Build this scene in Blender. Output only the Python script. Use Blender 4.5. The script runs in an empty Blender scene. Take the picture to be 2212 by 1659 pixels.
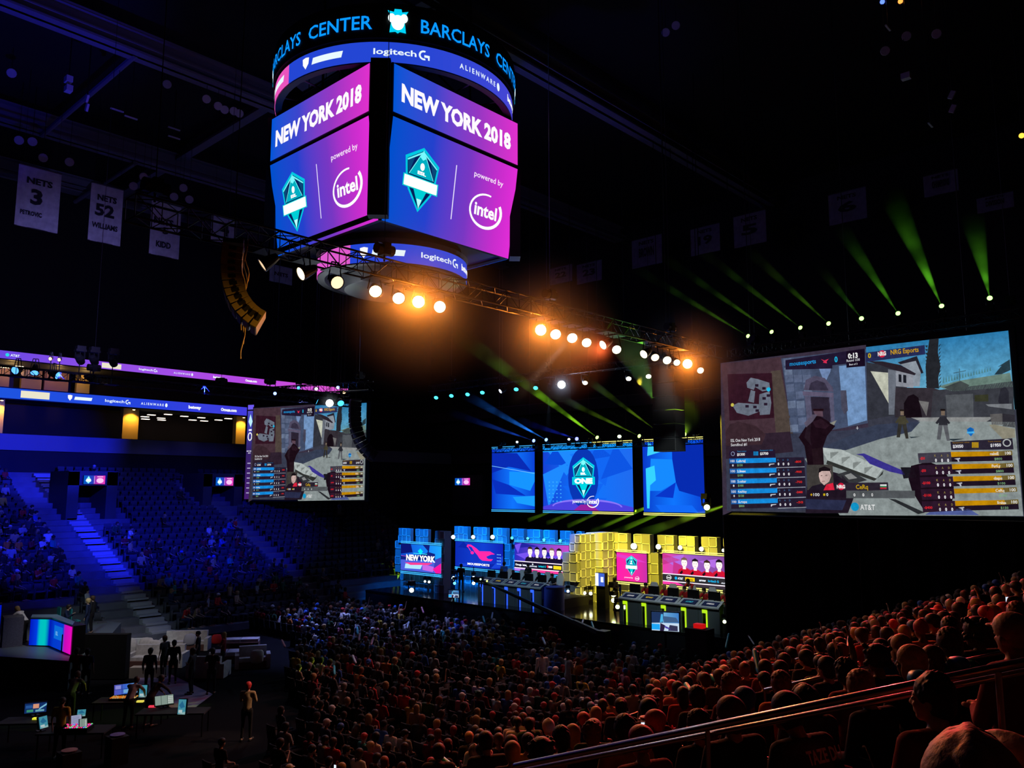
import bpy, bmesh, math, random
import numpy as np
from mathutils import Vector, Matrix

# ------------------------------------------------------------------ camera, world, exposure
# World frame: +X runs along the arena towards the stage, +Y runs across the arena away from
# the stand the photograph is taken in, Z is up, floor at 0.
FPX, PITCH, CAM = 1750.0, math.radians(7.5), Vector((0, 0, 8.0))
RGT = Vector((.6795, -.7337, 0)).normalized(); FWD = Vector((.7337, .6795, 0)).normalized()
cp, sp = math.cos(PITCH), math.sin(PITCH)
sc = bpy.context.scene
cam_d = bpy.data.cameras.new('camera'); cam = bpy.data.objects.new('camera', cam_d)
sc.collection.objects.link(cam)
_f = FWD * cp + Vector((0, 0, sp)); _u = Vector((0, 0, cp)) - FWD * sp
cam.matrix_world = Matrix(((RGT.x, _u.x, -_f.x, CAM.x), (RGT.y, _u.y, -_f.y, CAM.y), (RGT.z, _u.z, -_f.z, CAM.z), (0, 0, 0, 1)))
cam_d.sensor_width = 36; cam_d.lens = 36 * FPX / 2212; cam_d.clip_start = .05; cam_d.clip_end = 400
sc.camera = cam
w = bpy.data.worlds.new('world'); sc.world = w; w.use_nodes = True
w.node_tree.nodes['Background'].inputs[0].default_value = (.02, .02, .05, 1)
w.node_tree.nodes['Background'].inputs[1].default_value = .006
sc.view_settings.view_transform = 'Standard'; sc.view_settings.look = 'None'
sc.view_settings.exposure = 0; sc.view_settings.gamma = 1; sc.view_settings.use_curve_mapping = False
cy = sc.cycles
cy.max_bounces = 3; cy.diffuse_bounces = 1; cy.glossy_bounces = 2; cy.transmission_bounces = 2; cy.volume_bounces = 0
cy.transparent_max_bounces = 6; cy.sample_clamp_indirect = 2.0; cy.sample_clamp_direct = 0
cy.caustics_reflective = False; cy.caustics_refractive = False
cy.use_adaptive_sampling = True; cy.adaptive_threshold = .02
cy.use_denoising = True; cy.use_light_tree = True

def ray(px, py):
    x = (px - 1106) / FPX; yu = (829.5 - py) / FPX
    return RGT * x + FWD * (cp - yu * sp) + Vector((0, 0, sp + yu * cp))
def hit(px, py, a=None, b=None, z=None, D=None):
    d = ray(px, py)
    if a is not None: t = a / d.x
    elif b is not None: t = b / d.y
    elif z is not None: t = (z - 8.0) / d.z
    else: t = D / d.dot(FWD)
    return CAM + d * t
def project(p):
    q = Vector(p) - CAM; f = q.dot(_f)
    return (1106 + FPX * q.dot(RGT) / f, 829.5 - FPX * q.dot(_u) / f, f)

# ------------------------------------------------------------------ wash spots of the show rig, with added fill spots
def spot(name, loc, target, color, power, angle, parent=None, blend=.6, radius=.1, smooth=0):
    l = bpy.data.lights.new(name, 'SPOT'); l.energy = power; l.color = color; l.spot_size = math.radians(angle)
    l.spot_blend = blend; l.shadow_soft_size = radius
    if smooth:
        l.use_nodes = True; nt = l.node_tree; em = nt.nodes['Emission']
        lf = nt.nodes.new('ShaderNodeLightFalloff'); lf.inputs['Strength'].default_value = 1; lf.inputs['Smooth'].default_value = smooth
        nt.links.new(lf.outputs['Quadratic'], em.inputs['Strength'])
    o = bpy.data.objects.new(name, l); sc.collection.objects.link(o)
    d = Vector(target) - Vector(loc)
    q = d.to_track_quat('-Z', 'Y'); o.rotation_mode = 'QUATERNION'; o.rotation_quaternion = q
    o.location = Vector(loc)
    if parent is not None:
        o.parent = parent; o.matrix_parent_inverse = Matrix.Translation(-parent.location)
    return o
BLUE = (.0, .19, 1.0); YEL = (1.0, .80, .05); AMB = (1.0, .30, .05); RED = (1, .09, .03)
WASH = []   # (loc, target, colour, power, angle) : bodiless spots, several added just to brighten one area
for y in (33, 37.5, 42): WASH.append(((33.5, y - 3, 13.6), (41, y, 3.2), BLUE, 20000, 34))
WASH.append(((29.5, 40, 13.6), (36.2, 43, 3.2), BLUE, 14000, 32))
for y in (18, 22, 26.5): WASH.append(((33, y + 1.5, 13.6), (41, y, 3.4), YEL, 14000, 40))
WASH.append(((33, 22, 13.6), (39.5, 29.4, 3.2), YEL, 13000, 24))
WASH.append(((27, 28, 13.6), (35.8, 32.5, 2.8), (.5, .8, 1), 2200, 28))  # this and the next are added to brighten desk fronts and players
WASH.append(((27, 17, 13.4), (35.6, 21.5, 2.8), (.75, .9, .85), 2200, 28))
WASH.append(((20, 40.5, 13.2), (20, 66, 11.5), (.01, .02, 1), 42000, 30))
WASH.append(((10, 36, 15), (6, 44, 31), (.03, .03, 1), 4200, 80))  # added uplight, like the next, to tint the roof girders blue
WASH.append(((26, 26, 15), (32, 28, 31), (.06, .05, 1), 900, 60))
WASH.append(((12, 36, 15), (16, 52, 17), (.3, .28, 1), 2200, 60))
WASH.append(((13, 40.5, 13.4), (14, 54, 4), (.01, .02, 1), 48000, 62))
WASH.append(((20, 40.5, 13.4), (27, 56, 4), (.01, .02, 1), 16000, 55))
WASH.append(((26, 40.5, 13.4), (24, 40, 0), (.25, .3, 1), 900, 70))
WASH.append(((24, 17.6, 13.3), (7, 4, 4.5), (1, .13, .03), 11000, 60))
WASH.append(((31, 14, 13.3), (12, 6, 4), (1, .05, .06), 9500, 60))
WASH.append(((30, 24, 13.3), (14, 20, 0), (1, .36, .32), 3400, 70))
WASH.append(((15, 40.5, 13.3), (13, 31, 0), (.9, .75, .9), 260, 60))
WASH.append(((14, 34, 13.2), (16, 40.5, .5), (.9, .85, .9), 2200, 42))  # added fill over the lounge sofas
WASH.append(((22, 17.6, 13.3), (14.3, 24.9, 1.3), (1, .6, .4), 5000, 9))  # added narrow spot picking out the standing pale shirt
WASH.append(((27, 38, 13.2), (27, 36, 0), (.3, .36, 1), 6500, 62))
WASH.append(((6, 38, 13.4), (6.5, 33, 1), (.6, .8, 1), 500, 40))

for _l, _t, _c, _p, _a in WASH: spot('wash_or_fill_spot', _l, _t, _c, _p, _a)
# ------------------------------------------------------------------ materials
def lin(c):
    return tuple(((v / 12.92) if v <= .04045 else ((v + .055) / 1.055) ** 2.4) for v in (x / 255 for x in c[:3]))
MATS = {}
def mat(name, color=(.5, .5, .5), rough=.7, metal=0, emit=None, es=1, noise=0, spec=.4, sampling='AUTO'):
    if name in MATS: return MATS[name]
    m = bpy.data.materials.new(name); m.use_nodes = True; nt = m.node_tree
    b = nt.nodes['Principled BSDF']
    b.inputs['Base Color'].default_value = (*color, 1); b.inputs['Roughness'].default_value = rough
    b.inputs['Metallic'].default_value = metal; b.inputs['Specular IOR Level'].default_value = spec
    if noise:
        tc = nt.nodes.new('ShaderNodeTexCoord'); n = nt.nodes.new('ShaderNodeTexNoise'); n.inputs['Scale'].default_value = noise
        mx = nt.nodes.new('ShaderNodeMix'); mx.data_type = 'RGBA'
        mx.inputs[6].default_value = (*[c * .6 for c in color], 1); mx.inputs[7].default_value = (*[min(1, c * 1.35) for c in color], 1)
        nt.links.new(tc.outputs['Object'], n.inputs['Vector']); nt.links.new(n.outputs['Fac'], mx.inputs[0]); nt.links.new(mx.outputs[2], b.inputs['Base Color'])
    if emit is not None:
        b.inputs['Emission Color'].default_value = (*emit, 1); b.inputs['Emission Strength'].default_value = es
    try: m.cycles.emission_sampling = sampling
    except Exception: pass
    MATS[name] = m; return m
def led(name, strength=1.0, sampling='NONE'):
    """an LED surface: each polygon's own colour lit up (attribute 'Col')"""
    if name in MATS: return MATS[name]
    m = bpy.data.materials.new(name); m.use_nodes = True; nt = m.node_tree
    for n in list(nt.nodes): nt.nodes.remove(n)
    o = nt.nodes.new('ShaderNodeOutputMaterial'); e = nt.nodes.new('ShaderNodeEmission'); a = nt.nodes.new('ShaderNodeAttribute')
    a.attribute_name = 'Col'; e.inputs['Strength'].default_value = strength
    nt.links.new(a.outputs['Color'], e.inputs['Color']); nt.links.new(e.outputs[0], o.inputs[0])
    m.cycles.emission_sampling = sampling; MATS[name] = m; return m
def objcol(name, rough=.85, noise=0, sheen=0):
    """cloth, skin and hair: the colour of the object itself, slightly mottled"""
    if name in MATS: return MATS[name]
    m = bpy.data.materials.new(name); m.use_nodes = True; nt = m.node_tree; b = nt.nodes['Principled BSDF']
    oi = nt.nodes.new('ShaderNodeObjectInfo'); b.inputs['Roughness'].default_value = rough; b.inputs['Specular IOR Level'].default_value = .3
    if noise:
        tc = nt.nodes.new('ShaderNodeTexCoord'); n = nt.nodes.new('ShaderNodeTexNoise'); n.inputs['Scale'].default_value = noise; n.inputs['Detail'].default_value = 4
        mr = nt.nodes.new('ShaderNodeMapRange'); mr.inputs[3].default_value = .6; mr.inputs[4].default_value = 1.3
        mx = nt.nodes.new('ShaderNodeVectorMath'); mx.operation = 'SCALE'
        nt.links.new(tc.outputs['Object'], n.inputs['Vector']); nt.links.new(n.outputs['Fac'], mr.inputs[0])
        nt.links.new(oi.outputs['Color'], mx.inputs[0]); nt.links.new(mr.outputs[0], mx.inputs['Scale']); nt.links.new(mx.outputs[0], b.inputs['Base Color'])
        bp = nt.nodes.new('ShaderNodeBump'); bp.inputs['Strength'].default_value = .35; bp.inputs['Distance'].default_value = .01
        nt.links.new(n.outputs['Fac'], bp.inputs['Height']); nt.links.new(bp.outputs[0], b.inputs['Normal'])
    else: nt.links.new(oi.outputs['Color'], b.inputs['Base Color'])
    MATS[name] = m; return m
def led_noise(name, strength, scale=3.0):
    m = led(name, strength); nt = m.node_tree; e = [n for n in nt.nodes if n.type == 'EMISSION'][0]; a = [n for n in nt.nodes if n.type == 'ATTRIBUTE'][0]
    tc = nt.nodes.new('ShaderNodeTexCoord'); n = nt.nodes.new('ShaderNodeTexNoise'); n.inputs['Scale'].default_value = scale; n.inputs['Detail'].default_value = 8; n.inputs['Roughness'].default_value = .7
    mr = nt.nodes.new('ShaderNodeMapRange'); mr.inputs[1].default_value = .3; mr.inputs[2].default_value = .7; mr.inputs[3].default_value = .62; mr.inputs[4].default_value = 1.18; mx = nt.nodes.new('ShaderNodeVectorMath'); mx.operation = 'SCALE'
    nt.links.new(tc.outputs['Object'], n.inputs['Vector']); nt.links.new(n.outputs['Fac'], mr.inputs[0]); nt.links.new(a.outputs['Color'], mx.inputs[0]); nt.links.new(mr.outputs[0], mx.inputs['Scale']); nt.links.new(mx.outputs[0], e.inputs['Color']); return m
def attr_mat(name):
    m = bpy.data.materials.new(name); m.use_nodes = True; nt = m.node_tree; a = nt.nodes.new('ShaderNodeAttribute'); a.attribute_name = 'Col'
    nt.links.new(a.outputs['Color'], nt.nodes['Principled BSDF'].inputs['Base Color']); nt.nodes['Principled BSDF'].inputs['Roughness'].default_value = .85
    MATS[name] = m; return m
K = lambda: mat('black_metal', (.012, .012, .014), .45, .6)
KM = lambda: mat('black_paint', (.01, .01, .012), .75)
STEEL = lambda: mat('dark_steel', (.06, .06, .065), .35, .9)
CONC = lambda: mat('dark_concrete', (.055, .055, .06), .85, noise=1.5)

# ------------------------------------------------------------------ mesh collector
class MB:
    def __init__(s): s.v = []; s.f = []; s.m = []; s.c = []; s.hascol = False
    def poly(s, pts, mi=0, col=None):
        n = len(s.v); s.v += [tuple(p) for p in pts]; s.f.append(tuple(range(n, n + len(pts)))); s.m.append(mi)
        if col is not None:
            s.hascol = True
            s.c.append([tuple(col)] * len(pts) if not isinstance(col[0], (tuple, list)) else [tuple(c) for c in col])
        else: s.c.append([(1, 1, 1)] * len(pts))
    def mesh(s, vs, fs, mi=0, col=None):
        n = len(s.v); s.v += [tuple(p) for p in vs]
        for f in fs:
            s.f.append(tuple(n + i for i in f)); s.m.append(mi); s.c.append([col or (1, 1, 1)] * len(f))
        if col is not None: s.hascol = True
    def box(s, c, d, mi=0, rot=None, col=None):
        c = Vector(c); h = Vector(d) / 2; vs = []
        for x in (-1, 1):
            for y in (-1, 1):
                for z in (-1, 1):
                    p = Vector((x * h.x, y * h.y, z * h.z)); p = (rot @ p) if rot is not None else p; vs.append(c + p)
        s.mesh(vs, [(0, 1, 3, 2), (4, 6, 7, 5), (0, 4, 5, 1), (2, 3, 7, 6), (0, 2, 6, 4), (1, 5, 7, 3)], mi, col)
    def span(s, lo, hi, mi=0, col=None):
        lo, hi = Vector(lo), Vector(hi); s.box((lo + hi) / 2, hi - lo, mi, None, col)
    def cyl(s, p0, p1, r0, r1=None, n=10, mi=0, col=None, caps=True):
        p0, p1 = Vector(p0), Vector(p1); r1 = r0 if r1 is None else r1
        q = (p1 - p0).to_track_quat('Z', 'Y') if (p1 - p0).length > 1e-9 else Vector((0, 0, 1)).to_track_quat('Z', 'Y')
        ring = [Vector((math.cos(2 * math.pi * i / n), math.sin(2 * math.pi * i / n), 0)) for i in range(n)]
        vs = [p0 + q @ (v * r0) for v in ring] + [p1 + q @ (v * r1) for v in ring]
        fs = [(i, (i + 1) % n, n + (i + 1) % n, n + i) for i in range(n)]
        if caps: fs += [tuple(range(n - 1, -1, -1)), tuple(range(n, 2 * n))]
        s.mesh(vs, fs, mi, col)
    def tube(s, pts, r, n=8, mi=0, col=None):
        for a, b in zip(pts, pts[1:]): s.cyl(a, b, r, r, n, mi, col)
    def ball(s, c, r, mi=0, sub=2, col=None, rot=None):
        r = Vector(r) if not isinstance(r, (int, float)) else Vector((r, r, r))
        V, F = ICO[sub]; c = Vector(c); vs = []
        for v in V:
            p = Vector((v[0] * r.x, v[1] * r.y, v[2] * r.z)); vs.append(c + ((rot @ p) if rot is not None else p))
        s.mesh(vs, F, mi, col)
    def lathe(s, base, axis, prof, n=16, mi=0, col=None):
        base = Vector(base); q = Vector(axis).to_track_quat('Z', 'Y'); vs = []; fs = []
        for (r, h) in prof:
            for i in range(n):
                t = 2 * math.pi * i / n; vs.append(base + q @ Vector((r * math.cos(t), r * math.sin(t), h)))
        for k in range(len(prof) - 1):
            for i in range(n): fs.append((k * n + i, k * n + (i + 1) % n, (k + 1) * n + (i + 1) % n, (k + 1) * n + i))
        s.mesh(vs, fs, mi, col)
    def data(s, name, mats, origin=(0, 0, 0), smooth=False):
        me = bpy.data.meshes.new(name); o = Vector(origin)
        me.from_pydata([(v[0] - o.x, v[1] - o.y, v[2] - o.z) for v in s.v], [], s.f)
        for m in (mats if isinstance(mats, (list, tuple)) else [mats]): me.materials.append(m)
        me.polygons.foreach_set('material_index', s.m)
        if s.hascol:
            at = me.color_attributes.new('Col', 'FLOAT_COLOR', 'CORNER')
            flat = []
            for cs in s.c:
                for c in cs: flat += [c[0], c[1], c[2], 1.0]
            at.data.foreach_set('color', flat)
        if smooth: me.polygons.foreach_set('use_smooth', [True] * len(me.polygons))
        me.update(); return me
    def build(s, name, mats, parent=None, origin=None, smooth=False, **props):
        if parent is not None: origin = world_loc(parent)
        elif origin is None:
            a = np.array([v[:3] for v in s.v]); lo = a.min(0); hi = a.max(0); origin = ((lo[0] + hi[0]) / 2, (lo[1] + hi[1]) / 2, lo[2])
        o = bpy.data.objects.new(name, s.data(name, mats, origin, smooth)); sc.collection.objects.link(o)
        if parent is not None: o.parent = parent
        else: o.location = origin
        for k, v in props.items(): o[k] = v
        return o
def world_loc(o):
    p = Vector(o.location)
    while o.parent is not None: o = o.parent; p = p + Vector(o.location)
    return p
ICO = {}
for _s in (1, 2, 3):
    _b = bmesh.new(); bmesh.ops.create_icosphere(_b, subdivisions=_s, radius=1)
    ICO[_s] = ([tuple(v.co) for v in _b.verts], [tuple(v.index for v in f.verts) for f in _b.faces]); _b.free()
def thing(name, loc, label, cat, group=None):
    o = bpy.data.objects.new(name, None); o.empty_display_size = .1; sc.collection.objects.link(o); o.location = Vector(loc)
    o['label'] = label; o['category'] = cat
    if group: o['group'] = group
    return o
def tag(o, label, cat, group=None):
    o['label'] = label; o['category'] = cat
    if group: o['group'] = group
    return o
def struct(mb, name, mats, **k):
    return mb.build(name, mats, kind='structure', **k)

# ------------------------------------------------------------------ writing and pictures on LED screens and signs
_TXT = {}
def text_mesh(s, bold=.0):
    k = (s, bold)
    if k in _TXT: return _TXT[k]
    c = bpy.data.curves.new('t', 'FONT'); c.body = s; c.size = 1; c.offset = bold; c.resolution_u = 2; c.fill_mode = 'FRONT'; c.dimensions = '2D'
    o = bpy.data.objects.new('t', c); sc.collection.objects.link(o)
    dg = bpy.context.evaluated_depsgraph_get(); me = bpy.data.meshes.new_from_object(o.evaluated_get(dg))
    V = [tuple(v.co[:2]) for v in me.vertices]; F = [tuple(p.vertices) for p in me.polygons]
    bpy.data.objects.remove(o); bpy.data.curves.remove(c); bpy.data.meshes.remove(me)
    if V:
        xs = [v[0] for v in V]; x0, x1 = min(xs), max(xs); V = [(v[0] - x0, v[1]) for v in V]; wd = x1 - x0
    else: wd = 0
    _TXT[k] = (V, F, wd); return _TXT[k]
CAPH = .729
class Pic:
    """a flat picture: O lower corner (viewer's side), U and V full width and height vectors, N towards the viewer; coordinates 0..1"""
    def __init__(s, O, U, V, N, step=.004, bend=None):
        s.O, s.U, s.V, s.N = Vector(O), Vector(U), Vector(V), Vector(N).normalized(); s.mb = MB(); s.step = step; s.bend = bend
        s.asp = s.U.length / s.V.length
    def P(s, x, y, l=0):
        if s.bend: return s.bend(x, y, l * s.step)
        return s.O + s.U * x + s.V * y + s.N * (l * s.step)
    def poly(s, pts, col, l=1, raw=False):
        c = col if raw else lin(col)
        s.mb.poly([s.P(x, y, l) for x, y in pts], 0, c)
    def rect(s, x0, y0, x1, y1, col, l=1): s.poly([(x0, y0), (x1, y0), (x1, y1), (x0, y1)], col, l)
    def grad(s, x0, y0, x1, y1, stops, l=0, vertical=False):
        for (t0, c0), (t1, c1) in zip(stops, stops[1:]):
            a, b = lin(c0), lin(c1)
            if vertical: s.mb.poly([s.P(x0, y0 + (y1 - y0) * t0, l), s.P(x1, y0 + (y1 - y0) * t0, l), s.P(x1, y0 + (y1 - y0) * t1, l), s.P(x0, y0 + (y1 - y0) * t1, l)], 0, [a, a, b, b])
            else: s.mb.poly([s.P(x0 + (x1 - x0) * t0, y0, l), s.P(x0 + (x1 - x0) * t1, y0, l), s.P(x0 + (x1 - x0) * t1, y1, l), s.P(x0 + (x1 - x0) * t0, y1, l)], 0, [a, b, b, a])
    def ell(s, cx, cy_, rx, ry, col, l=1, n=20): s.poly([(cx + rx * math.cos(6.2832 * i / n), cy_ + ry * math.sin(6.2832 * i / n)) for i in range(n)], col, l)
    def ring(s, cx, cy_, rx, ry, th, col, l=1, a0=0, a1=360, n=28, rot=0, th1=None):
        """arc of an ellipse; th thickness in units of the height"""
        th1 = th if th1 is None else th1; cr, sr = math.cos(rot), math.sin(rot)
        def q(t, o):
            x = (rx + o / s.asp) * math.cos(t); y = (ry + o) * math.sin(t); X = x * s.asp; return (cx + (X * cr - y * sr) / s.asp, cy_ + X * sr + y * cr)
        for i in range(n):
            t0 = math.radians(a0 + (a1 - a0) * i / n); t1 = math.radians(a0 + (a1 - a0) * (i + 1) / n)
            w0 = th + (th1 - th) * i / n; w1 = th + (th1 - th) * (i + 1) / n
            s.poly([q(t0, -w0 / 2), q(t0, w0 / 2), q(t1, w1 / 2), q(t1, -w1 / 2)], col, l)
    def line(s, x0, y0, x1, y1, th, col, l=1):
        dx, dy = (x1 - x0) * s.asp, y1 - y0; L = math.hypot(dx, dy) or 1; nx, ny = -dy / L * th / 2, dx / L * th / 2
        s.poly([(x0 + nx / s.asp, y0 + ny), (x0 - nx / s.asp, y0 - ny), (x1 - nx / s.asp, y1 - ny), (x1 + nx / s.asp, y1 + ny)], col, l)
    def text(s, t, x, y, h, col, l=2, align='l', bold=.0, w=None, sx=1.0, shear=0):
        V, F, wd = text_mesh(t, bold)
        if not V: return
        k = h / CAPH; kx = k / s.asp * sx
        if w is not None: kx = w / wd
        off = 0 if align == 'l' else (-wd * kx / 2 if align == 'c' else -wd * kx)
        c = lin(col) if max(col) > 1 else tuple(col)
        s.mb.mesh([s.P(x + off + v[0] * kx + v[1] * k * shear / s.asp, y + v[1] * k, l) for v in V], F, 0, c)
    def emit(s, name, parent, material=None, **k):
        return s.mb.build(name, material or led('led_pixels'), parent, **k)
def homog(src):
    """maps picture pixel quads TL,TR,BR,BL to the unit square (y up)"""
    dst = [(0, 1), (1, 1), (1, 0), (0, 0)]; A = []; B = []
    for (x, y), (u, v) in zip(src, dst):
        A.append([x, y, 1, 0, 0, 0, -u * x, -u * y]); B.append(u); A.append([0, 0, 0, x, y, 1, -v * x, -v * y]); B.append(v)
    h = np.linalg.solve(np.array(A, float), np.array(B, float))
    def f(x, y):
        d = h[6] * x + h[7] * y + 1; return ((h[0] * x + h[1] * y + h[2]) / d, (h[3] * x + h[4] * y + h[5]) / d)
    return f
# ------------------------------------------------------------------ screen contents
def game_picture(p, fine=True):
    """first-person view of a village street with the broadcast overlay"""
    H = homog([(68, 290), (2112, 40), (2200, 1358), (88, 1308)])
    def G(pts, col, l): p.poly([H(x, y) for x, y in pts], col, l)
    def T(t, x, y, h, col, l=9, align='l', bold=.01, w=None, sx=.95):
        u, v = H(x, y); _, v2 = H(x, y - h); ww = None if w is None else (H(x + w, y)[0] - u)
        p.text(t, u, v, v2 - v, col, l, align, bold, ww, sx)
    rnd = random.Random(4)
    p.grad(0, 0, 1, 1, [(0, (150, 200, 215)), (.6, (120, 195, 225)), (1, (45, 130, 185))], 0, True)      # sky
    G([(60, 640), (2160, 600), (2204, 1362), (86, 1312)], (60, 62, 76), .6)
    G([(60, 285), (1085, 150), (1095, 900), (60, 1340)], (62, 52, 70), 1)                                   # street walls
    G([(68, 290), (480, 240), (545, 800), (90, 850)], (74, 52, 62), 2)
    G([(410, 340), (480, 330), (560, 780), (440, 780)], (84, 72, 66), 3)
    G([(485, 250), (1085, 180), (1090, 700), (560, 800)], (72, 84, 112), 2)
    for r in range(9):                                                                                    # stone courses
        for c in range(3):
            x = 500 + r * 5 + c * 62; y = 250 + r * 58 + (r % 2) * 8
            G([(x, y), (x + 56, y - 5), (x + 58, y + 46), (x + 2, y + 51)], [(96, 108, 138), (80, 92, 120), (108, 122, 150)][rnd.randrange(3)], 3)
    G([(890, 300), (1075, 280), (1085, 680), (950, 720), (940, 600), (905, 520)], (122, 158, 205), 3)
    G([(745, 300), (840, 290), (830, 340), (790, 420), (760, 350)], (120, 145, 190), 3)
    G([(900, 470), (940, 470), (950, 610), (925, 640), (905, 600)], (78, 78, 98), 4)
    G([(640, 470), (655, 400), (720, 368), (790, 385), (845, 450), (850, 480)], (86, 80, 104), 4)            # arched doorway
    G([(675, 470), (690, 420), (735, 400), (790, 420), (815, 470)], (58, 52, 72), 5)
    G([(632, 478), (850, 488), (850, 520), (635, 508)], (100, 92, 118), 5)
    G([(645, 510), (690, 515), (700, 700), (660, 690)], (92, 90, 116), 4); G([(815, 520), (850, 520), (855, 690), (825, 690)], (92, 90, 116), 4)
    G([(685, 515), (820, 520), (830, 690), (700, 690)], (46, 38, 54), 4)
    G([(1085, 270), (1420, 330), (1300, 640), (1085, 680)], (54, 56, 66), 2)                                 # white houses
    G([(1115, 335), (1240, 345), (1240, 560)], (205, 208, 190), 3)
    G([(1240, 320), (1300, 330), (1280, 640), (1240, 640)], (112, 118, 130), 3)
    G([(1090, 265), (1200, 265), (1330, 290), (1440, 350), (1430, 362), (1300, 330), (1180, 290)], (46, 38, 48), 4)
    G([(1295, 330), (1420, 350), (1420, 450), (1295, 440)], (150, 154, 165), 3)
    G([(1315, 355), (1335, 358), (1335, 412), (1315, 408)], (30, 32, 42), 4); G([(1348, 358), (1370, 362), (1370, 418), (1348, 414)], (30, 32, 42), 4)
    G([(1310, 275), (1450, 228), (1475, 330), (1465, 440), (1420, 440), (1415, 340)], (150, 160, 172), 3)
    G([(1310, 272), (1448, 226), (1494, 345), (1478, 350), (1440, 260), (1330, 285)], (40, 38, 50), 4)
    G([(1285, 450), (1560, 450), (1660, 480), (1530, 670), (1285, 660)], (56, 50, 58), 3)                     # archway block
    G([(1348, 660), (1350, 560), (1380, 510), (1420, 495), (1455, 520), (1470, 600), (1480, 660)], (24, 14, 22), 4)
    G([(1455, 540), (1530, 550), (1510, 650)], (120, 118, 118), 4)
    G([(1540, 108), (1608, 100), (1600, 200), (1618, 300), (1600, 380), (1605, 455), (1515, 450), (1510, 300), (1525, 200)], (38, 40, 46), 5)   # cypress
    for k in range(12):
        y = 150 + k * 26; G([(1608, y), (1624, y - 12), (1606, y + 16)], (38, 42, 48), 5); G([(1528, y), (1508, y + 2), (1522, y + 18)], (38, 42, 48), 5)
    for k in range(18): x = 1630 + k * 20; G([(x, 415 - k * 5), (x + 7, 362 - k * 4 + rnd.randrange(12)), (x + 14, 413 - k * 5)], (84, 140, 152), 2)
    G([(1600, 440), (1740, 400), (2120, 340), (2140, 440), (1700, 475)], (112, 138, 128), 3)                  # roofs and walls
    G([(1640, 445), (1760, 400), (1825, 430), (1780, 470), (1680, 465)], (70, 78, 78), 4)
    G([(1750, 312), (1756, 312), (1756, 400), (1750, 400)], (70, 110, 128), 3); G([(1710, 342), (1800, 324), (1800, 330), (1710, 348)], (70, 110, 128), 3)
    G([(2005, 355), (2060, 290), (2120, 255), (2126, 320), (2060, 350)], (44, 66, 78), 4); G([(2030, 300), (2120, 245), (2122, 270)], (44, 66, 78), 5)
    G([(1560, 470), (2140, 400), (2150, 700), (1540, 680)], (62, 64, 72), 3)
    G([(1650, 500), (1850, 490), (1850, 660), (1660, 660)], (88, 92, 98), 4); G([(1860, 500), (1960, 495), (1960, 545), (1860, 545)], (60, 62, 44), 5)
    G([(1940, 565), (2130, 560), (2130, 600), (1960, 580)], (128, 132, 138), 5); G([(2030, 545), (2050, 455), (2085, 440), (2108, 470), (2110, 560), (2040, 560)], (44, 44, 54), 5)
    G([(1970, 635), (2060, 630), (2060, 710), (1980, 710)], (98, 96, 96), 5); G([(2060, 630), (2150, 640), (2150, 730), (2060, 720)], (50, 48, 56), 5)
    G([(90, 800), (950, 750), (1380, 680), (1480, 680), (1150, 1310), (90, 1310)], (60, 64, 84), 4)            # ground in shade
    G([(90, 790), (540, 760), (560, 900), (90, 950)], (50, 36, 50), 5)
    G([(1470, 682), (2150, 690), (2200, 1358), (880, 1345), (640, 950), (780, 900), (960, 880)], (146, 156, 156), 5)   # ground in sun
    G([(1400, 660), (2000, 655), (1940, 690), (1470, 688)], (150, 152, 152), 5)
    G([(1150, 710), (1465, 690), (1400, 760), (1180, 810), (930, 890), (760, 870)], (58, 66, 88), 6)
    G([(750, 870), (900, 885), (1195, 1020), (1130, 1100), (800, 960)], (186, 196, 194), 6)
    for k in range(4): G([(820 + k * 80, 905 + k * 36), (880 + k * 80, 900 + k * 34), (878 + k * 80, 906 + k * 34), (822 + k * 80, 950 + k * 36)], (140, 148, 146), 7)
    G([(800, 960), (1150, 1090), (1198, 1030), (1190, 1060), (1130, 1105), (790, 985)], (52, 54, 52), 7)
    G([(860, 1060), (960, 1030), (1080, 1100), (960, 1130)], (56, 58, 62), 7); G([(920, 1065), (965, 1050), (1010, 1085), (950, 1095)], (150, 152, 152), 8)
    G([(1960, 710), (2000, 708), (2150, 740), (2150, 800), (2060, 810)], (150, 146, 128), 6)
    G([(1960, 1290), (2060, 1300), (1500, 1320)], (170, 178, 176), 6)
    def man(x, y, h, body, dark, l=7):                                                                     # small figures
        G([(x - .1 * h, y - .72 * h), (x + .12 * h, y - .74 * h), (x + .16 * h, y - .45 * h), (x - .14 * h, y - .45 * h)], body, l)
        G([(x - .14 * h, y - .46 * h), (x, y - .46 * h), (x - .08 * h, y), (x - .2 * h, y)], dark, l)
        G([(x, y - .46 * h), (x + .15 * h, y - .46 * h), (x + .22 * h, y + .04 * h), (x + .12 * h, y + .04 * h)], dark, l)
        G([(x - .1 * h, y - .7 * h), (x - .24 * h, y - .52 * h), (x - .18 * h, y - .48 * h), (x - .06 * h, y - .6 * h)], body, l)
        G([(x + .1 * h, y - .7 * h), (x + .24 * h, y - .52 * h), (x + .18 * h, y - .48 * h), (x + .08 * h, y - .6 * h)], body, l)
        G([(x - .05 * h, y - .92 * h), (x + .07 * h, y - .92 * h), (x + .07 * h, y - .76 * h), (x - .05 * h, y - .76 * h)], (130, 112, 96), l + 1)
        G([(x - .07 * h, y - .96 * h), (x + .09 * h, y - .96 * h), (x + .09 * h, y - .9 * h), (x - .07 * h, y - .9 * h)], (34, 26, 26), l + 2)
    man(1335, 800, 205, (74, 70, 54), (54, 52, 48)); man(1628, 815, 225, (46, 46, 54), (96, 98, 104))
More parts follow.
